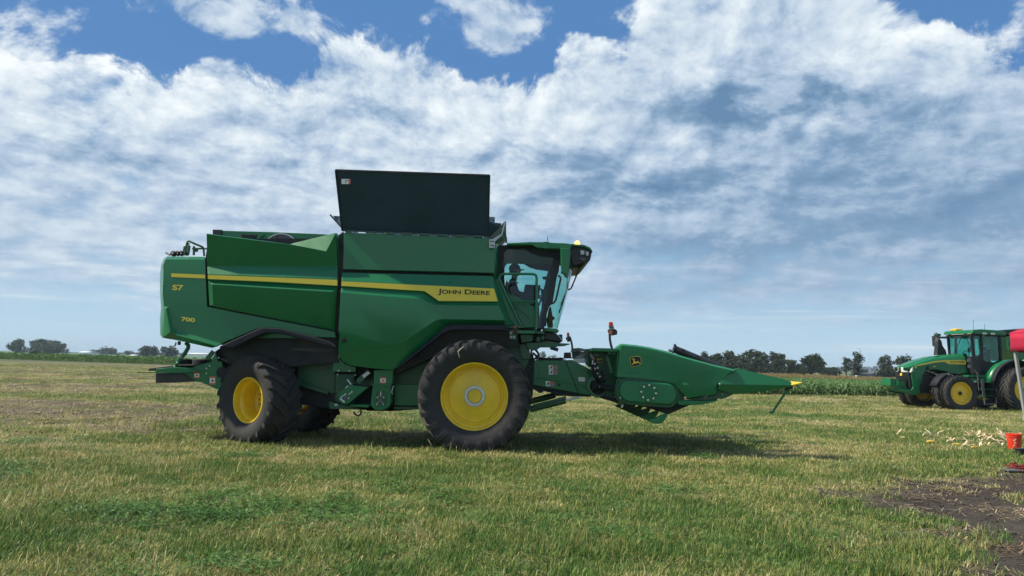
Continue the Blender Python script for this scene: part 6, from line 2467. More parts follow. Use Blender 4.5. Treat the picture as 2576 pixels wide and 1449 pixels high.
# skid shoe and dark frame below
m = MB()
m.uvprism([Z7(255, 1000), Z7(380, 1000), Z7(600, 1012), Z7(730, 1005), Z7(835, 985), Z7(815, 1010), Z7(600, 1062), Z7(400, 1072), Z7(280, 1072), Z7(240, 1040)], HN + .02, .4)
hboth(m, 'skid_shoe', 'poly', bevel=.02)
m = MB()
m.uvprism([Z7(380, 985), Z7(770, 925), Z7(800, 905), Z7(815, 852), Z7(850, 855), Z7(1045, 914), Z7(960, 958), Z7(872, 985), Z7(840, 975), Z7(730, 1000), Z7(600, 1008)], HN + .13, .3)
hboth(m, 'cone_hinge_frame', 'green_low', bevel=.01)
m = MB()
for (x, y) in ((881, 912), (660, 940), (630, 955)):
    m.ball(P(*Z7(x, y), HN + .12), .014, 6)
hboth(m, 'hinge_bolts', 'bolt', kind='stuff')
m = MB()
m.uvprism([B(420, 1075), B(1010, 1135), B(1220, 1060), B(1400, 1095), B(1290, 1140), B(1045, 1248), B(985, 1235), B(880, 1180), B(640, 1130)], HN + .2, 4.1)
m.build('row_beam', 'gap', hd, smooth=0)
m = MB()
m.uvprism([B(-20, 960), B(60, 950), B(200, 990), B(240, 1060), B(250, 1085), B(180, 1050), B(60, 1020), B(-40, 990)], HN + .75, 2.7)
m.build('lower_back_sheet', 'gap', hd, smooth=0)
# curved shields, one under every row
arc = [(700, 1352), (890, 1280), (985, 1245), (1042, 1238), (1030, 1275), (1000, 1330), (960, 1372), (915, 1398), (870, 1405), (800, 1398)]
for k in range(6):
    m = MB()
    m.prism([P(*B(*p), HN + .05) + Vector((-.02 * k, 0.755 * k, .012 * k)) for p in arc], (0, .09, 0))
    m.build('row_shield', 'poly' if k < 2 else 'green_low', hd, bevel=.015)
    m = MB()
    o_ = Vector((0, .755 * k + .45, 0))
    tipx = P(*Z7(1980, 760), HN).x
    a0 = P(*Z7(200, 700), HN)
    base_x = a0.x
    rows = []
    for (fx, w_, h_, z_) in ((0, .30, .36, 1.10), (.25, .29, .32, 1.12), (.55, .20, .22, 1.20), (.85, .10, .10, 1.30), (1.0, .02, .03, 1.36)):
        x_ = base_x + (tipx - base_x) * fx
        row = []
        for j in range(7):
            t = math.pi * j / 6
            row.append(Vector((x_, HN + .45 + .755 * k - w_ * math.cos(t), z_ + h_ * math.sin(t) ** .8)))
        rows.append(row)
    m.loft(rows)
    m.add(rows[0], [tuple(range(6, -1, -1))])
    if k < 5:
        m.build('row_divider', 'poly', hd, smooth=50)
# back wall, top beam and fittings between feeder house and end hood
m = MB()
m.uvprism([A(1400, 470), A(1500, 330), A(1700, 300), A(2230, 285), A(2190, 600), A(2160, 960), A(2140, 1400), A(1960, 1440), A(1800, 1080), A(1680, 900), A(1590, 800), A(1420, 650)], HN + .75, .06)
m.build('back_wall', 'green_low', hd)
m = MB()
m.box((P(*A(1500, 300), 14.8).x, HN + .05, P(*A(1500, 345), 14.8).z), (P(*A(2240, 265), HN).x, HN + .9, P(*A(2240, 265), HN).z))
m.build('top_beam', 'green', hd, bevel=.01)
m = MB()
a_, b_ = P(*A(1115, 345), 15.2), P(*A(1500, 290), 15.0)
m.bar(a_, b_, .22, .02)
m.build('plate_edge_highlight', 'metal', hd)  # pale steel bar standing in for the plate's sunlit top edge
m = MB()
m.uvprism([A(1105, 262), A(1250, 252), A(1520, 290), A(1300, 320), A(1110, 345)], 15.4, .05)
m.build('top_gusset', 'green_low', hd)
m = MB()
m.box((P(*A(1500, 300), 14.8).x, HN + .9, 1.70), (P(*A(2240, 265), HN).x - .25, 18.4, 1.86))
m.build('rear_top_tube', 'green_low', hd)
m = MB()
m.uvprism([A(1080, 350), A(1480, 345), A(1420, 480), A(1340, 520), A(1100, 520)], 15.25, .06)
m.build('pipe_plate', 'green_low', hd)
m = MB()
for k in range(5):
    m.tube([P(*A(1150 + k * 42, 512), 15.1), P(*A(1310 + k * 42, 400), 15.1), P(*A(1420 + k * 35, 320), 15.1)], .011, 6)
m.build('hydraulic_pipe', 'metal', hd, kind='stuff')
m = MB()
m.bar(P(*A(1950, 460), 14.5), P(*A(2070, 880), 14.5), .05, .06, up=(0, 1, 0))
m.bar(P(*A(1560, 420), 14.7), P(*A(1760, 430), 14.7), .06, .06)
m.build('wall_brace', 'green', hd, bevel=.01)
m = MB()
m.uvprism([A(1420, 490), A(1560, 500), A(1565, 640), A(1425, 640)], 14.8, .08)
m.build('coupler_box', 'green', hd, bevel=.01)
m = MB()
m.tube([P(*A(1560, 420), 14.7), P(*A(1630, 560), 14.6), P(*A(1640, 760), 14.6), P(*A(1700, 930), 14.6), P(*A(1800, 1030), 14.65), P(*A(1880, 1060), 14.75)], [.05, .055, .065, .075, .07, .05], 10)
m.build('hose_bundle', 'gap', hd)
m = MB()
m.tube([P(*A(1840, 820), 14.7), P(*A(1880, 920), 14.68), P(*A(1840, 1010), 14.66)], .035, 8)
m.tube([P(*A(1540, 420), 14.75), P(*A(1500, 520), 14.75), P(*A(1540, 620), 14.72), P(*A(1600, 700), 14.66)], .018, 6)
m.build('spare_hose', 'black', hd, kind='stuff')
m = MB()
for (x, y) in ((1600, 588), (1590, 638), (1650, 645), (1660, 765), (1722, 745), (1722, 890), (1775, 965)):
    m.ball(P(*A(x, y), 14.54), .017, 6, (1, .6, 1.3))
m.tube([P(*A(1525, 768), 14.6), P(*A(1550, 728), 14.6)], .012, 5)
m.build('hose_clips', 'bolt', hd, kind='stuff')
decal(*A(1695, 520), *A(1840, 630), HN + .70, 'yel', parent=hd, skew=-1.5)
m = MB()
m.tube([P(*A(2050, 320), 14.35), P(*A(2080, 390), 14.35)], .03, 8)
m.box(tuple(P(*A(1980, 400), 14.34)), tuple(P(*A(2150, 330), 14.5)))
m.build('lamp_foot', 'green', hd)
# two marker lamps on bent black arms
def marker(pole, Yp, zz, sc):
    m = MB()
    m.tube([P(*p, Yp) for p in pole], .024 * sc, 9)
    pr = m.build('lamp_pole', 'black', hd)
    (lx0, ly0, lx1, ly1), (mx0, my0, mx1, my1) = zz
    w = lx1 - lx0
    m = MB()
    m.uvprism([Z6(lx0, ly0), Z6(lx0 + w * .82, ly0), Z6(lx1, ly0 + (ly1 - ly0) * .52), Z6(lx0 + w * .02, ly0 + (ly1 - ly0) * .52)], Yp - .05, .09)
    lens = m.build('red_lens', 'red_lens', pr, bevel=.006)
    m = MB()
    m.uvprism([Z6(lx0 + w * .02, ly0 + (ly1 - ly0) * .525), Z6(lx1, ly0 + (ly1 - ly0) * .525), Z6(lx1 + w * .2, ly1), Z6(lx0 + w * .1, ly1)], Yp - .055, .10)
    m.build('lens_base', 'gun', pr, bevel=.006)
    m = MB()
    m.uvprism([Z6(mx0, my0), Z6(mx1 - 30, my0 - 4), Z6(mx1, my0 + 18), Z6(mx1, my1 - 12), Z6(mx0 + (mx1 - mx0) * .45, my1), Z6(mx0, my1 - 45)], Yp - .10, .16)
    m.build('lamp_housing', 'black', pr, bevel=.012)
    m = MB()
    m.uvprism([Z6(mx0 + 12, my0 + 18), Z6(mx0 + (mx1 - mx0) * .42, my0 + 22), Z6(mx0 + (mx1 - mx0) * .42, my1 - 5), Z6(mx0 + 14, my1 - 16)], Yp - .125, .04)
    m.build('reflector', 'orange_lens', pr, bevel=.005)


marker([Z6(1008, 190), Z6(1012, 300), Z6(1022, 360), Z6(1042, 432)], 14.35, ((1003, 87, 1056, 170), (997, 176, 1105, 255)), 1.0)
marker([Z6(515, 270), Z6(530, 320), Z6(544, 380), Z6(546, 462)], 17.6, ((480, 218, 512, 280), (469, 280, 527, 336)), 1.0)
# black cross tube over the hoods and its end fitting
m = MB()
m.tube([P(*Z7(196, 268), 15.4), P(*Z7(900, 560), 15.4)], .078, 18)
tb = m.build('fold_tube', 'black', hd, smooth=50)
m = MB()
m.tube([P(*Z7(186, 264), 15.4), P(*Z7(206, 272), 15.4)], .090, 18)
m.ball(P(*Z7(208, 215), 15.38), .03, 6)
m.bar(P(*Z7(318, 292), 15.33), P(*Z7(334, 268), 15.33), .03, .03)
m.bar(P(*Z7(530, 385), 15.33), P(*Z7(546, 366), 15.33), .03, .03)
m.build('tube_collar', 'gap', tb, kind='stuff')
m = MB()
m.tube([P(*Z7(120, 285), 15.35), P(*Z7(150, 290), 15.35), P(*Z7(180, 300), 15.35)], .03, 7)
m.build('tube_fitting', 'metal', tb)
# parking stand hanging from the divider nose
m = MB()
m.uvprism([Z7(1795, 815), Z7(1890, 800), Z7(1882, 822), Z7(1835, 850), Z7(1805, 870), Z7(1785, 850)], HN + .2, .08)
st = m.build('stand_bracket', 'gap', hd)
m = MB()
m.tube([P(*Z7(1805, 862), HN + .22), P(*Z7(1700, 1020), HN + .22), P(*Z7(1605, 1165), HN + .22), P(*Z7(1590, 1174), HN + .22), P(*Z7(1555, 1170), HN + .22)], .022, 8)
m.build('stand_rod', 'green', st)


# leaping-stag badge on the end hood
def badge():
    q = lambda x, y, d: P(*Z6(x, y), HN - d)
    sh = lambda g: [(1262 - g, 542 - g * .3), (1290, 520 - g), (1330, 511 - g), (1370, 513 - g), (1394 + g * .3, 522 - g), (1400 + g, 556), (1406 + g, 600 + g * .3), (1384 + g, 622 + g * .6), (1340, 638 + g), (1292 - g * .5, 644 + g), (1278 - g * .6, 634 + g * .6), (1264 - g, 590)]
    mb = MB()
    mb.use('gap')
    mb.prism([q(x, y, .004) for x, y in sh(5)], (0, .004, 0))
    mb.use('decal_yellow')
    mb.prism([q(x, y, .006) for x, y in sh(0)], (0, .004, 0))
    mb.use('gap')
    mb.prism([q(x, y, .008) for x, y in sh(-4.5)], (0, .004, 0))
    o = mb.build('maker_badge', None, hd, smooth=0)
    mb = MB()
    deer = [(1303, 566), (1311, 560), (1318, 562), (1321, 575), (1326, 584), (1343, 579), (1356, 580), (1362, 571), (1368, 570), (1367, 584), (1380, 592), (1396, 598), (1392, 606), (1374, 598), (1360, 594), (1345, 598), (1329, 603), (1312, 604), (1296, 602), (1290, 608), (1312, 614), (1304, 618), (1286, 611), (1290, 599), (1307, 595), (1305, 580)]
    mb.prism([q(x, y, .012) for x, y in deer], (0, .005, 0))
    for a, b in (((1312, 562), (1292, 545)), ((1304, 556), (1303, 543)), ((1314, 560), (1312, 537)), ((1317, 561), (1322, 546)), ((1298, 550), (1288, 551))):
        mb.bar(q(*a, .010), q(*b, .010), .006, .010, up=(0, 1, 0))
    mb.build('leaping_stag', 'decal_yellow', hd, smooth=0, kind='stuff')


badge()

# ------------------------------------------------------------------ tractor in the background
TR_YAW = math.radians(6.0)
ref = P(2412, 987, 34.05)
rot = Matrix.Rotation(TR_YAW, 3, 'Z')
t_org = Vector((ref.x, 34.05, 0)) - rot @ Vector((0, -1.58, 0))
tr = thing('tractor', 'green row-crop tractor with dual front wheels parked beyond the grass, facing the combine', 'tractor', t_org, TR_YAW)
L = dict(local=True)


def tb(name, mb, mat, parent=None, **kw):
    return mb.build(name, mat, parent or tr, local=True, **kw)


def side(poly, y0, y1):
    """x-z outline between two y planes"""
    mb = MB()
    mb.prism([(x, y0, z) for (x, z) in poly], (0, y1 - y0, 0))
    return mb


def twin(name, poly, y0, y1, mat, **kw):
    tb(name, side(poly, y0, y1), mat, **kw)
    tb(name, side(poly, -y1, -y0), mat, **kw)


def twheel(x, y, R, w, rr, dish, steer=0.0, flip=False, nl=20):
    r = wheel(tr, (x, y, R - .03), R, w, rr, steer, dish, hub_r=R * .12, nuts=10, nut_r=R * .20, nlug=nl, flip=flip, hubhole=True, lug=.05)
    return r


for y, f in ((-1.58, False), (-.98, False), (.98, True), (1.58, True)):
    twheel(0, y, .81, .46, .50, .12 if abs(y) > 1.2 else .2, 0, f)
for y, f in ((-1.75, False), (-1.05, False), (1.05, True), (1.75, True)):
    twheel(3.05, y, 1.03, .60, .60, .12 if abs(y) > 1.2 else .2, 0, f, 22)
# chassis
m = MB()
m.box((-1.2, -.35, .75), (3.3, .35, 1.5))
m.bar((0, -1.5, .8), (0, 1.5, .8), .22, .26)
m.bar((3.05, -1.6, 1.0), (3.05, 1.6, 1.0), .25, .28)
m.box((.6, -.62, .65), (2.4, .62, 1.45))
tb('chassis', m, 'black')
# nose frame and front weight
tb('nose_frame', side([(-1.55, 1.92), (-1.10, 2.00), (-.98, 1.92), (-1.18, 1.60), (-1.22, 1.0), (-1.16, .72), (-1.45, .62), (-2.0, .72), (-2.2, .85), (-1.6, .86), (-1.5, 1.0), (-1.58, 1.5)], -.56, -.50), 'green', bevel=.02)
tb('nose_frame', side([(-1.55, 1.92), (-1.10, 2.00), (-.98, 1.92), (-1.18, 1.60), (-1.22, 1.0), (-1.16, .72), (-1.45, .62), (-2.0, .72), (-2.2, .85), (-1.6, .86), (-1.5, 1.0), (-1.58, 1.5)], .50, .56), 'green', bevel=.02)
m = side([(-2.50, 1.38), (-2.05, 1.34), (-2.0, 1.1), (-1.85, .76), (-2.15, .82), (-2.50, 1.03)], -.36, .36)
tb('front_weight', m, 'green', bevel=.02)
m = MB()
m.box((-2.2, -.47, 1.05), (-1.85, -.36, 1.25))
m.box((-2.2, -.30, .8), (-1.4, .30, 1.2))
tb('weight_bracket', m, 'green')
# grille, headlights
m = side([(-1.70, 1.62), (-1.62, 1.90), (-1.30, 1.95), (-1.30, .92), (-1.62, .92)], -.50, .50)
tb('grille', m, 'gap', bevel=.04)
m = MB()
for k in range(9):
    m.box((-1.71, -.42, 1.0 + k * .07), (-1.60, .42, 1.02 + k * .07))
tb('grille_bars', m, 'black', kind='stuff')
for sy in (-1, 1):
    m = MB()
    m.prism([(-1.80, sy * .10, 1.91), (-1.79, sy * .10, 1.72), (-1.72, sy * .44, 1.68), (-1.56, sy * .57, 1.72), (-1.52, sy * .58, 1.91)], (.12, 0, 0))
    hl = tb('headlight', m, 'lamp_white', bevel=.015)
    m = MB()
    m.bar((-1.80, sy * .16, 1.70), (-1.58, sy * .575, 1.69), .04, .045)
    tb('light_rim', m, 'lamp_white', hl)
m = MB()
m.box((-1.735, -.07, 1.50), (-1.70, .07, 1.62))
tb('badge', m, 'decal_yellow', bevel=.01)
# hood
rows = []
for (x, zt, w, zs, cr) in ((-1.74, 1.93, .46, 1.88, .02), (-1.55, 2.03, .54, 1.93, .03), (-1.1, 2.20, .57, 2.00, .05), (-.4, 2.40, .58, 2.10, .06), (.4, 2.52, .58, 2.18, .06), (.9, 2.58, .58, 2.2, .06)):
    rows.append([Vector((x, y * w, z)) for (y, z) in ((-1.0, zs), (-.98, zt - .16), (-.86, zt - .06), (-.45, zt - .005), (-.40, zt + .02), (0, zt + .025), (.40, zt + .02), (.45, zt - .005), (.86, zt - .06), (.98, zt - .16), (1.0, zs))])
m = MB()
m.loft(rows)
m.add(rows[0], [tuple(range(11))])
m.add(rows[-1], [tuple(range(10, -1, -1))])
tb('hood', m, 'green', smooth=35)
for sy in (-1, 1):
    poly = [(-1.52, 1.93), (-1.1, 2.04), (-.4, 2.20), (.4, 2.28), (.9, 2.28), (.98, 1.72), (.5, 1.62), (.1, 1.78), (-.4, 1.84), (-.8, 1.80), (-.98, 1.68), (-1.1, 1.3), (-1.2, 1.0), (-1.35, 1.0), (-1.42, 1.6)]
    tb('hood_side', side(poly, sy * .56 - .02, sy * .56 + .02), 'green', bevel=.01)
    poly = [(-1.50, 1.955), (-1.1, 2.065), (-.4, 2.225), (.1, 2.28), (.92, 2.32), (.92, 2.10), (.24, 2.10), (.08, 2.20), (-.4, 2.155), (-1.1, 2.01)]
    tb('stripe', side(poly, sy * .588 - .004, sy * .588 + .004), 'decal_yellow', smooth=0)
    poly = [(-.84, 1.96), (-.68, 2.0), (-.74, 1.80), (-.90, 1.76)]
    tb('side_vent', side(poly, sy * .585 - .006, sy * .585 + .006), 'gap', smooth=0)
lettering('lettering', 'John Deere', (.30, -.594, 2.150), (.86, -.594, 2.165), .10, 'black', tr, bold=.02, small_caps=(0,))
lt = lettering('lettering', '370', (-.52, -.590, 1.92), (-.36, -.590, 1.95), .06, 'decal_yellow', tr, bold=.02)
lt = lettering('lettering', '8R', (-1.46, -.575, 1.85), (-1.30, -.580, 1.885), .075, 'decal_yellow', tr, bold=.03)
for o in tr.children:
    if o.name.startswith('lettering'):
        # built in tractor coordinates
        off = world_origin(tr)
        for v in o.data.vertices:
            v.co += off
m = MB()
m.box((-.55, -.30, 2.42), (-.30, .30, 2.46))
tb('hood_vent', m, 'gap')
# front fenders
for sy in (-1, 1):
    rows = []
    for k in range(11):
        t = math.radians(20 + 150 * k / 10)
        rows.append([Vector((.05 - .93 * math.cos(t), sy * yy, .80 + .93 * math.sin(t) - .04)) for yy in (.72, 1.22)])
    m = MB()
    m.loft(rows)
    tb('front_fender', m, 'trim', solid=.03)
# air intake and exhaust, mirror
m = side([(.02, 2.54), (.05, 2.62), (.10, 3.0), (.12, 3.28), (.30, 3.28), (.36, 3.0), (.52, 2.78), (.56, 2.60), (.56, 2.54)], .45, .72)
tb('exhaust_shroud', m, 'black', bevel=.03)
m = MB()
m.tube([(.2, .58, 3.2), (.2, .58, 3.45), (.08, .58, 3.58)], [.10, .10, .09], 12)
tb('exhaust_pipe', m, 'gun')
m = MB()
m.bar((.52, 1.15, 3.42), (1.0, .9, 3.42), .06, .10)
tb('mirror_arm', m, 'black')
m = side([(.44, 2.98), (.42, 3.50), (.56, 3.50), (.58, 2.98)], 1.1, 1.34)
tb('mirror', m, 'black', bevel=.03)
m = side([(.05, 3.46), (.32, 3.46), (.30, 3.58), (.1, 3.58)], .48, .70)
tb('exhaust_cap', m, 'green', bevel=.03)
# cab
CX0, CX1 = .98, 2.72
YC_ = .86
m = side([(.78, 3.55), (.86, 3.72), (1.3, 3.77), (2.5, 3.74), (2.95, 3.66), (2.98, 3.50), (2.6, 3.50), (1.0, 3.52)], -.98, .98)
tb('cab_roof', m, 'green', bevel=.05, seg=3)
m = side([(.85, 3.46), (.92, 3.53), (2.8, 3.51), (2.8, 3.44)], -.90, .90)
tb('roof_trim', m, 'gap')
for sy in (-1, 1):
    a0, a1 = sy * YC_ - .04, sy * YC_ + .04
    tb('pillar', side([(1.32, 3.5), (1.42, 3.5), (1.38, 2.2), (1.36, 1.75), (1.22, 1.75), (1.26, 2.3)], a0, a1), 'gap')
    tb('pillar', side([(2.60, 3.5), (2.74, 3.5), (2.76, 2.3), (2.62, 2.3)], a0, a1), 'gap')
    tb('pillar', side([(.86, 3.5), (.98, 3.5), (1.02, 2.55), (.92, 2.55)], sy * .80 - .04, sy * .80 + .04), 'gap')
    tb('door_lower', side([(1.20, 1.78), (1.40, 2.3), (1.5, 2.28), (2.0, 2.18), (2.62, 2.34), (2.76, 2.3), (2.3, 1.72)], a0, a1), 'gap')
    tb('side_glass', side([(1.44, 3.46), (2.62, 3.46), (2.62, 2.32), (2.0, 2.18), (1.42, 2.28)], sy * YC_ - .005, sy * YC_ + .005), 'glass', smooth=0)
    tb('front_corner', side([(.80, 2.50), (1.25, 2.50), (1.26, 1.62), (1.0, 1.62), (.92, 1.70)], sy * .72 - .15, sy * .72 + .12), 'black', bevel=.03)
    tb('front_quarter_glass', side([(.98, 3.46), (1.30, 3.46), (1.26, 2.52), (1.02, 2.52)], sy * .84 - .005, sy * .84 + .005), 'glass', smooth=0)
tb('wiper_cover', side([(1.35, 3.48), (1.58, 3.48), (1.48, 3.02), (1.37, 3.0)], -YC_ - .06, -YC_ - .045), 'green', bevel=.005)
m = MB()
m.box((.93, -.82, 2.52), (.945, .82, 3.46))
tb('windscreen', m, 'glass')
m = MB()
m.box((2.72, -.8, 2.3), (2.735, .8, 3.45))
tb('rear_window', m, 'glass')
m = MB()
m.box((1.0, -.80, 1.66), (2.7, .80, 1.80))
tb('cab_floor', m, 'gap')
m = MB()
m.box((1.0, -.75, 3.38), (2.65, .75, 3.46))
tb('headliner', m, 'liner')
m = MB()
m.tube([(1.15, .1, 1.8), (1.30, .1, 2.45), (1.22, .1, 2.62)], .06, 8)
m.tube([(1.28 + .06 * math.sin(a), .1 + .2 * math.cos(a), 2.60 + .18 * math.sin(a)) for a in np.linspace(0, 6.283, 17)], .016, 6)
tb('steering_wheel', m, 'seat')
m = MB()
m.box((2.15, -.33, 2.1), (2.62, .23, 2.26))
m.box((2.56, -.30, 2.26), (2.68, .22, 2.85))
m.box((2.2, -.30, 1.8), (2.5, .20, 2.1))
tb('driver_seat', m, 'seat', bevel=.04)
m = MB()
m.tube([(1.05, -.3, 3.4), (1.22, -.3, 2.95), (1.25, -.32, 2.85)], .02, 6)
m.box((1.15, -.5, 2.70), (1.20, -.22, 2.92))
tb('monitor_post', m, 'gap')
m = MB()
m.tube([(.92, -.15, 3.45), (.90, .05, 3.1), (.90, .30, 2.72)], .016, 5)
tb('wiper', m, 'black')
# roof lamps, beacon, aerials
for (x, y0, y1) in ((.84, -.92, -.62), (.84, -.45, .45), (.84, .62, .92)):
    m = MB()
    m.box((x - .03, y0, 3.53), (x + .08, y1, 3.61))
    tb('roof_lamp', m, 'lamp_white', bevel=.01)
for x in (1.35, 1.95):
    m = MB()
    m.box((x, -1.0, 3.52), (x + .28, -.94, 3.60))
    tb('roof_lamp', m, 'lamp_white', bevel=.01)
m = MB()
m.box((.95, .25, 3.72), (1.30, .70, 3.84))
tb('receiver_dome', m, 'amber_off', bevel=.05)
for x in (1.55, 2.4):
    m = MB()
    m.tube([(x, -.2, 3.74), (x, -.2, 4.25 if x < 2 else 4.08)], .010, 5)
    tb('aerial', m, 'black')
# rear fenders
for sy in (-1, 1):
    for (mat, ya, yb, nm, r) in (('green', .80, 1.30, 'rear_fender', 1.18), ('trim', 1.30, 1.52, 'fender_flare', 1.165)):
        rows = []
        for k in range(13):
            t = math.radians(12 + 140 * k / 12)
            rows.append([Vector((3.05 - r * 1.10 * math.cos(t), sy * yy, 1.02 + (r + .18) * math.sin(t))) for yy in (ya, yb)])
        m = MB()
        m.loft(rows)
        tb(nm, m, mat, solid=.03)
for sy in (-1, 1):
    pl_ = [(3.05 - 1.27 * math.cos(math.radians(14 + 136 * k / 12)), 1.02 + 1.33 * math.sin(math.radians(14 + 136 * k / 12))) for k in range(13)]
    tb('fender_shade', side(pl_ + [(3.6, 1.1), (2.6, 1.1)], sy * .80 - .02, sy * .80 + .02), 'gap')  # dark sheet added inside the fender, shade painted into its colour
# platform, steps, tank
m = MB()
m.box((.95, -1.0, 1.52), (2.0, -.60, 1.62))
m.box((1.1, -1.05, 1.38), (1.95, -.7, 1.46))
tb('platform', m, 'green')
for i, z in enumerate((1.30, .98, .68)):
    m = MB()
    m.box((1.42, -1.30, z - .02), (1.95, -1.02, z + .02))
    tb('step', m, 'green', bevel=.008)
m = MB()
m.tube([(1.44, -1.30, .62), (1.46, -1.32, .30), (2.02, -1.32, .30), (2.05, -1.30, .62)], .035, 7)
m.bar((1.40, -1.30, 1.45), (1.44, -1.30, .62), .03, .12)
tb('bottom_step', m, 'gun')
m = side([(1.90, 1.42), (2.20, 1.42), (2.15, .95), (2.10, .55), (1.98, .55), (2.0, .9)], -1.25, -.75)
tb('mud_guard', m, 'trim', bevel=.03)
m = side([(.95, 1.40), (1.38, 1.40), (1.38, .60), (1.0, .60)], -.95, -.55)
tb('fuel_tank', m, 'gap', bevel=.06)
m = MB()
m.box((1.20, -1.02, 1.28), (1.34, -.96, 1.40))
tb('service_label', m, 'wall_white')
m = MB()
m.disc((1.27, -1.03, 1.06), .07, .06, 14)
tb('filler_cap', m, 'blue_shirt')
m = MB()
m.tube([(1.22, -1.05, 1.85), (1.32, -1.10, 1.7), (1.36, -1.10, .9)], .022, 7)
tb('hand_rail', m, 'gun')
for (z_) in (2.32, 2.02):
    m = MB()
    m.box((1.03, -.885, z_ - .07), (1.17, -.875, z_ + .07))
    tb('safety_sign', m, 'decal_grey')

# the cab sits a little farther back on the chassis than its rear
CABN = ('cab_roof', 'roof_trim', 'pillar', 'door_lower', 'side_glass', 'front_corner', 'front_quarter_glass', 'wiper_cover', 'windscreen', 'headliner', 'steering_wheel', 'monitor_post', 'wiper', 'roof_lamp', 'receiver_dome', 'aerial', 'cab_floor', 'mirror_arm', 'mirror', 'exhaust_shroud', 'exhaust_pipe', 'exhaust_cap', 'hood_vent')
for o in list(tr.children):
    nm = o.name.split('.')[0]
    if o.type != 'MESH':
        continue
    if nm in CABN:
        for v in o.data.vertices:
            v.co.x += float(np.interp(v.co.x, [.7, .98, 1.36, 2.7], [.42, .40, .42, 0.0]))
    elif nm in ('hood', 'hood_side', 'stripe', 'lettering'):
        for v in o.data.vertices:
            v.co.x += .24 * float(np.clip((v.co.x - .1) / .8, 0, 1))

# the tractor driver
seatp = t_org + rot @ Vector((2.50, -.10, 2.26))
pr = person('driver in a white cap and blue shirt sitting in the tractor cab', seatp, .95, -1.0, 'blue_shirt', 'cap_white', True, 0.0, .42)
seatp2 = t_org + rot @ Vector((2.20, -.50, 2.20))
pr2 = person('passenger in dark clothes sitting beside the driver in the tractor cab', seatp2, .88, -1.0, 'shirt', 'cap_dark', False, 0.0, .36)

# ------------------------------------------------------------------ grain cart behind the tractor
gx = P(2600, 940, 41.0).x
gc = thing('grain_cart', 'dark-topped green grain cart half hidden behind the tractor cab', 'grain cart', (gx, 41.0, 0))
m = MB()
q = [P(*ZF(1060, 180), 41), P(*ZF(1180, 170), 41), P(*ZF(1500, 170), 41), P(*ZF(1500, 500), 41), P(*ZF(1300, 560), 41), P(*ZF(1090, 400), 41)]
m.prism(q, (0, 2.6, 0))
m.build('hopper', 'green', gc, bevel=.03)
m = MB()
m.uvprism([ZF(1075, 275), ZF(1500, 262), ZF(1500, 285), ZF(1078, 298)], 40.9, .1)
m.build('hopper_rib', 'green_low', gc)
m = MB()
m.prism([P(*ZF(800, 100), 41), P(*ZF(1060, 74), 41), P(*ZF(1500, 42), 41), P(*ZF(1500, 170), 41), P(*ZF(1180, 168), 41)], (0, 2.6, 0))
m.build('roll_tarp', 'black', gc, bevel=.03)
m = MB()
m.bar((gx - 2.0, 41.4, 1.0), (gx + 4.0, 41.4, 1.0), .2, .25)
m.bar((gx - 2.0, 43.2, 1.0), (gx + 4.0, 43.2, 1.0), .2, .25)
m.bar((gx - 3.5, 42.3, .7), (gx - 1.9, 42.3, 1.0), .2, .2)
m.build('cart_frame', 'green_low', gc)
for yy in (40.6, 44.0):
    w_ = wheel(gc, (gx + 1.2, yy, .86), .88, .6, .5, 0, .15, hub_r=.12, nuts=10, nut_r=.17, nlug=20, flip=yy > 42)

# ------------------------------------------------------------------ canopy tent, bucket and what lies round it
px_top, px_bot = P(2558.5, 886, 13.0), G(2572, 1183)
TX, TY = px_bot.x, 13.05
tent = thing('canopy_tent', 'red pop-up canopy with a grey steel leg at the right edge', 'canopy tent', (TX, TY, 0))
TH = px_top.z
legs = [(TX, TY), (TX + 3.0, TY), (TX, TY - 3.0), (TX + 3.0, TY - 3.0)]
for i, (x, y) in enumerate(legs):
    tl = (px_top.x - px_bot.x) if i in (0, 2) else 0.0
    m = MB()
    a_, b_ = Vector((x, y, .02)), Vector((x + tl, y, TH))
    mid_ = a_ + (b_ - a_) * .44
    m.bar(a_, mid_, .040, .040)
    m.bar(mid_, b_ + Vector((0, 0, .05)), .050, .050)
    lg = m.build('leg', 'alu', tent, bevel=.006)
    m = MB()
    m.box(tuple(mid_ - Vector((.034, .034, .04))), tuple(mid_ + Vector((.034, .034, .04))))
    m.build('leg_collar', 'alu', lg, bevel=.006)
    m = MB()
    m.box((x - .09, y - .07, 0.005), (x + .09, y + .07, .03))
    m.build('foot_plate', 'alu', lg)
vx0 = P(2550.5, 860, 13.0).x
zb, zt = P(2553, 885, 13.0).z, P(2552, 838, 13.0).z
R_ = random.Random(12)
corners = [(vx0, TY + .06), (vx0 + 3.1, TY + .06), (vx0 + 3.1, TY - 3.06), (vx0, TY - 3.06)]
m = MB()
prev = None
ring_t, ring_b = [], []
for k in range(4):
    (xa, ya), (xb, yb) = corners[k], corners[(k + 1) % 4]
    for j in range(14):
        f = j / 14
        sag = -.03 * math.sin(math.pi * f)
        jx = R_.uniform(-.012, .012)
        ring_t.append(Vector((xa + (xb - xa) * f + jx, ya + (yb - ya) * f + jx, zt + sag)))
        ring_b.append(Vector((xa + (xb - xa) * f - jx, ya + (yb - ya) * f - jx, zb + sag * .4 + R_.uniform(-.008, .008))))
mid1 = [t.lerp(b, .36) + Vector((R_.uniform(-.012, .012), R_.uniform(-.012, .012), 0)) for t, b in zip(ring_t, ring_b)]
mid2 = [t.lerp(b, .68) + Vector((R_.uniform(-.012, .012), R_.uniform(-.012, .012), 0)) for t, b in zip(ring_t, ring_b)]
m.loft([ring_t, mid1, mid2, ring_b], close=True)
m.build('valance', 'red_cloth', tent, solid=.006, smooth=50)
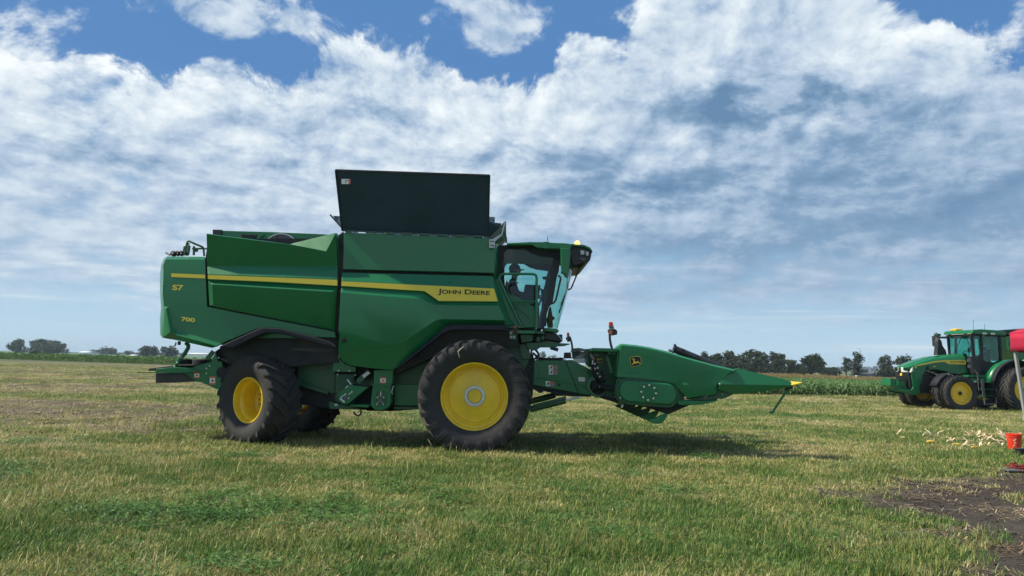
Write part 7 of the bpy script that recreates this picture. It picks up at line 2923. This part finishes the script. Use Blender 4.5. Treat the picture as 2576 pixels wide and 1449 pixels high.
peak = Vector((vx0 + 1.55, TY - 1.5, zt + .42))
m = MB()
r1 = [t + (peak - t) * .06 + Vector((0, 0, .035)) for t in ring_t]
r2 = [t + (peak - t) * .5 for t in ring_t]
m.loft([ring_t, r1, r2, [t + (peak - t) * .97 for t in ring_t]], close=True)
m.build('roof_cloth', 'red_cloth', tent, solid=.006, smooth=40)

bc = G(2552.5, 1134)
bk = thing('bucket', 'red plastic bucket standing on the grass behind the tent leg', 'bucket', (bc.x, bc.y, 0))
m = MB()
Tm = Matrix.Translation(bc) @ Matrix.Rotation(math.radians(90), 4, 'X')
m.lathe([(0.0, .001), (.0, .120), (.02, .125), (.30, .146), (.30, .156), (.315, .156), (.315, .148), (.345, .149), (.345, .160), (.362, .160), (.362, .150), (.372, .150), (.372, .143), (.05, .118), (.05, .001)], 32, Tm)
m.build('pail', 'bucket', bk, smooth=40)
m = MB()
for k in range(9):
    t = math.radians(200 + 140 * k / 8)
hpts = [bc + Vector((.158 * math.cos(a), .158 * math.sin(a) * .35 - .10 * math.sin(a / 1) * 0, .31 - .12 * math.sin(a))) + Vector((0, -.14 * math.sin(a), 0)) for a in np.linspace(0, math.pi, 11)]
m.tube(hpts, .004, 5)
m.build('bail_handle', 'metal', bk)
m = MB()
for k, (a0, z0) in enumerate(((232, .22), (238, .17), (230, .12), (240, .25))):
    ps = []
    for j in range(5):
        a = math.radians(a0 + j * 3)
        r = .1445 - (.30 - (z0 + .03 * (j % 2))) * .07 + .003
        ps.append(bc + Vector((r * math.cos(a), r * math.sin(a), z0 + .03 * (j % 2))))
    m.tube(ps, .005, 4)
m.build('printed_mark', 'white', bk, kind='stuff')
dk = G(2570, 1146)
tub = thing('tub', 'small black plastic tub beside the red bucket', 'tub', (dk.x, dk.y, 0))
m = MB()
m.prism([dk + Vector((-.09, -.08, 0)), dk + Vector((.11, -.08, 0)), dk + Vector((.11, .08, 0)), dk + Vector((-.09, .08, 0))], (0, 0, .13))
m.build('tub_body', 'black', tub, bevel=.02)
m = MB()
m.box(tuple(dk + Vector((-.11, -.10, .125))), tuple(dk + Vector((.13, .10, .15))))
m.build('tub_rim', 'black', tub, bevel=.01)
# anchor plate and the red rope round the leg
pl = G(2548, 1186)
m = MB()
m.box((pl.x - .14, pl.y - .10, .004), (pl.x + .20, pl.y + .12, .035))
o = m.build('anchor_plate', 'gun', None, bevel=.008)
tag(o, 'flat grey anchor plate lying at the foot of the tent leg', 'anchor plate')
m = MB()
R_ = random.Random(8)
cpt = Vector((px_bot.x, px_bot.y, 0))
for k in range(5):
    ps = []
    a = R_.uniform(0, 6.28)
    for j in range(16):
        a += R_.uniform(.3, .8)
        r = .06 + .12 * R_.random() + (.10 if j > 12 and k < 2 else 0)
        ps.append(cpt + Vector((r * math.cos(a) * 1.1 - .05, r * math.sin(a) - .05, .03 + .12 * R_.random() * (1 - j / 20))))
    sm = []
    for j in range(len(ps) - 1):
        sm += [ps[j], ps[j].lerp(ps[j + 1], .5)]
    m.tube(sm, .008, 5)
m.tube([cpt + Vector((-.05, -.05, .08)), cpt + Vector((-.14, -.22, .03)), cpt + Vector((-.24, -.34, .015))], .008, 5)
o = m.build('rope', 'rope', None)
tag(o, 'tangled red guy rope around the foot of the tent leg', 'rope')

# ------------------------------------------------------------------ corn husks on the grass
HG = 'torn corn husks on the grass'


def husk(u, v, seed, n, Lh, label, up=1.0, name='corn_husk', spread=1.0, stick=None):
    R = random.Random(seed)
    g = G(*ZG(u, v))
    mb = MB()
    for i in range(n if stick is not None else n + 1):
        a = R.uniform(0, 6.283)
        if stick is not None:
            a = stick
        L_ = 1.2 * Lh * R.uniform(.7, 1.15)
        w = L_ * R.uniform(.13, .24) * (0.45 if stick is not None else 1)
        el = R.uniform(.25, 1.25) * up
        rows = []
        for s in range(6):
            t = s / 5
            cu = el - .9 * t * R.uniform(.6, 1.1) * (0 if stick is not None else 1)
            p = g + Vector((math.cos(a) * L_ * t * math.cos(cu), math.sin(a) * L_ * t * math.cos(cu), .03 + L_ * t * math.sin(max(cu, .02))))
            ww = w * math.sin(math.pi * (.12 + .86 * t)) ** .7
            sx = Vector((-math.sin(a), math.cos(a), 0)) * ww / 2
            rows.append([p - sx + Vector((0, 0, ww * .22)), p, p + sx + Vector((0, 0, ww * .22))])
        mb.loft(rows)
    o = mb.build(name, 'husk', None, solid=.002, smooth=60, loc=(g.x, g.y, 0))
    return tag(o, label, 'corn husk', HG)


same = 'torn pale corn husk in the littered patch between tractor and bucket'
husk(120, 330, 1, 3, .17, 'lone small husk farthest from the bucket, left of the long upright husk')
husk(390, 328, 2, 1, .34, 'long straight husk leaf slanting up out of the grass', 1.0, stick=.75)
husk(480, 385, 3, 3, .18, 'small flattened husk just below the long slanting husk leaf', .6)
husk(1000, 385, 4, 4, .26, 'two-horned husk pointing up at the left end of the littered patch', 1.3)
husk(1080, 375, 5, 3, .24, 'curled husk next to the two-horned husk', 1.2)
husk(1195, 268, 6, 2, .14, 'small husk scrap lying apart above the littered patch, the left one')
husk(1278, 244, 7, 2, .14, 'small husk scrap lying apart above the littered patch, the right one')
for i, (u, v, n, L_) in enumerate([(1110, 440, 3, .18), (1260, 470, 4, .15), (1345, 445, 4, .18), (1430, 420, 2, .26), (1650, 350, 4, .22), (1720, 375, 5, .2), (1800, 355, 4, .24), (1570, 500, 3, .22), (1640, 540, 5, .2), (1700, 530, 3, .15),
                                  (1810, 545, 4, .22), (1850, 515, 3, .16), (1960, 520, 3, .2), (1960, 395, 5, .24), (2040, 420, 6, .26), (2110, 450, 5, .26), (2190, 530, 3, .24), (1830, 450, 3, .16), (2260, 430, 4, .26), (1330, 520, 3, .12), (1500, 525, 3, .14)]):
    husk(u, v, 20 + i, n, L_, same)
husk(2240, 420, 60, 4, .28, 'upright fan-shaped husk right beside the red bucket', 1.3)
for i, (u, v, lb) in enumerate([(1430, 520, 'yellow corn cob lying in front of the littered husks'), (1755, 568, 'golden corn cob half buried in grass below the husk pile'), (988, 470, 'yellow corn cob below the two-horned husk')]):
    g = G(*ZG(u, v))
    m = MB()
    m.tube([g + Vector((-.11, 0, .045)), g + Vector((-.07, 0, .055)), g + Vector((.04, .01, .055)), g + Vector((.11, .02, .05))], [.018, .03, .03, .012], 10)
    o = m.build('corn_cob', 'kernel', None)
    tag(o, lb, 'corn cob', 'corn cobs in the grass')


def dry_leaf(pts, w, label):
    m = MB()
    rows = []
    for i, p in enumerate(pts):
        p = Vector(p)
        ww = w * (1.0 if 0 < i < len(pts) - 1 else .35)
        rows.append([p + Vector((-ww / 2, 0, ww * .3)), p + Vector((ww / 2, 0, -ww * .3))])
    m.loft(rows)
    o = m.build('dry_corn_leaf', 'husk', None, solid=.002, smooth=0)
    tag(o, label, 'dry leaf')


dry_leaf([P(*Z5(1412, 320), 13.80), P(*Z5(1380, 345), 13.78), P(*Z5(1352, 375), 13.77), P(*Z5(1360, 400), 13.77), P(*Z5(1370, 436), 13.77)], .02, 'bent dry corn leaf stuck on top of the front tyre')
dry_leaf([P(*Z5(1046, 1262), 13.5), P(*Z5(1062, 1290), 13.5), P(*Z5(1084, 1330), 13.5)], .03, 'dry corn leaf sticking up from the grass behind the front wheel')

# ------------------------------------------------------------------ haze
m, t, out = new_mat('haze_air')
pv = t.node('ShaderNodeVolumePrincipled')
pv.inputs['Color'].default_value = (0.62, 0.78, 0.95, 1)
pv.inputs['Density'].default_value = 0.00024
t.l.new(pv.outputs[0], out.inputs['Volume'])
mb = MB()
mb.box((-2600, -320, -1.0), (2600, 2800, 22.0))
hz = mb.build('haze', m, None, smooth=0)
tag(hz, 'thin summer haze over the fields', kind='stuff')
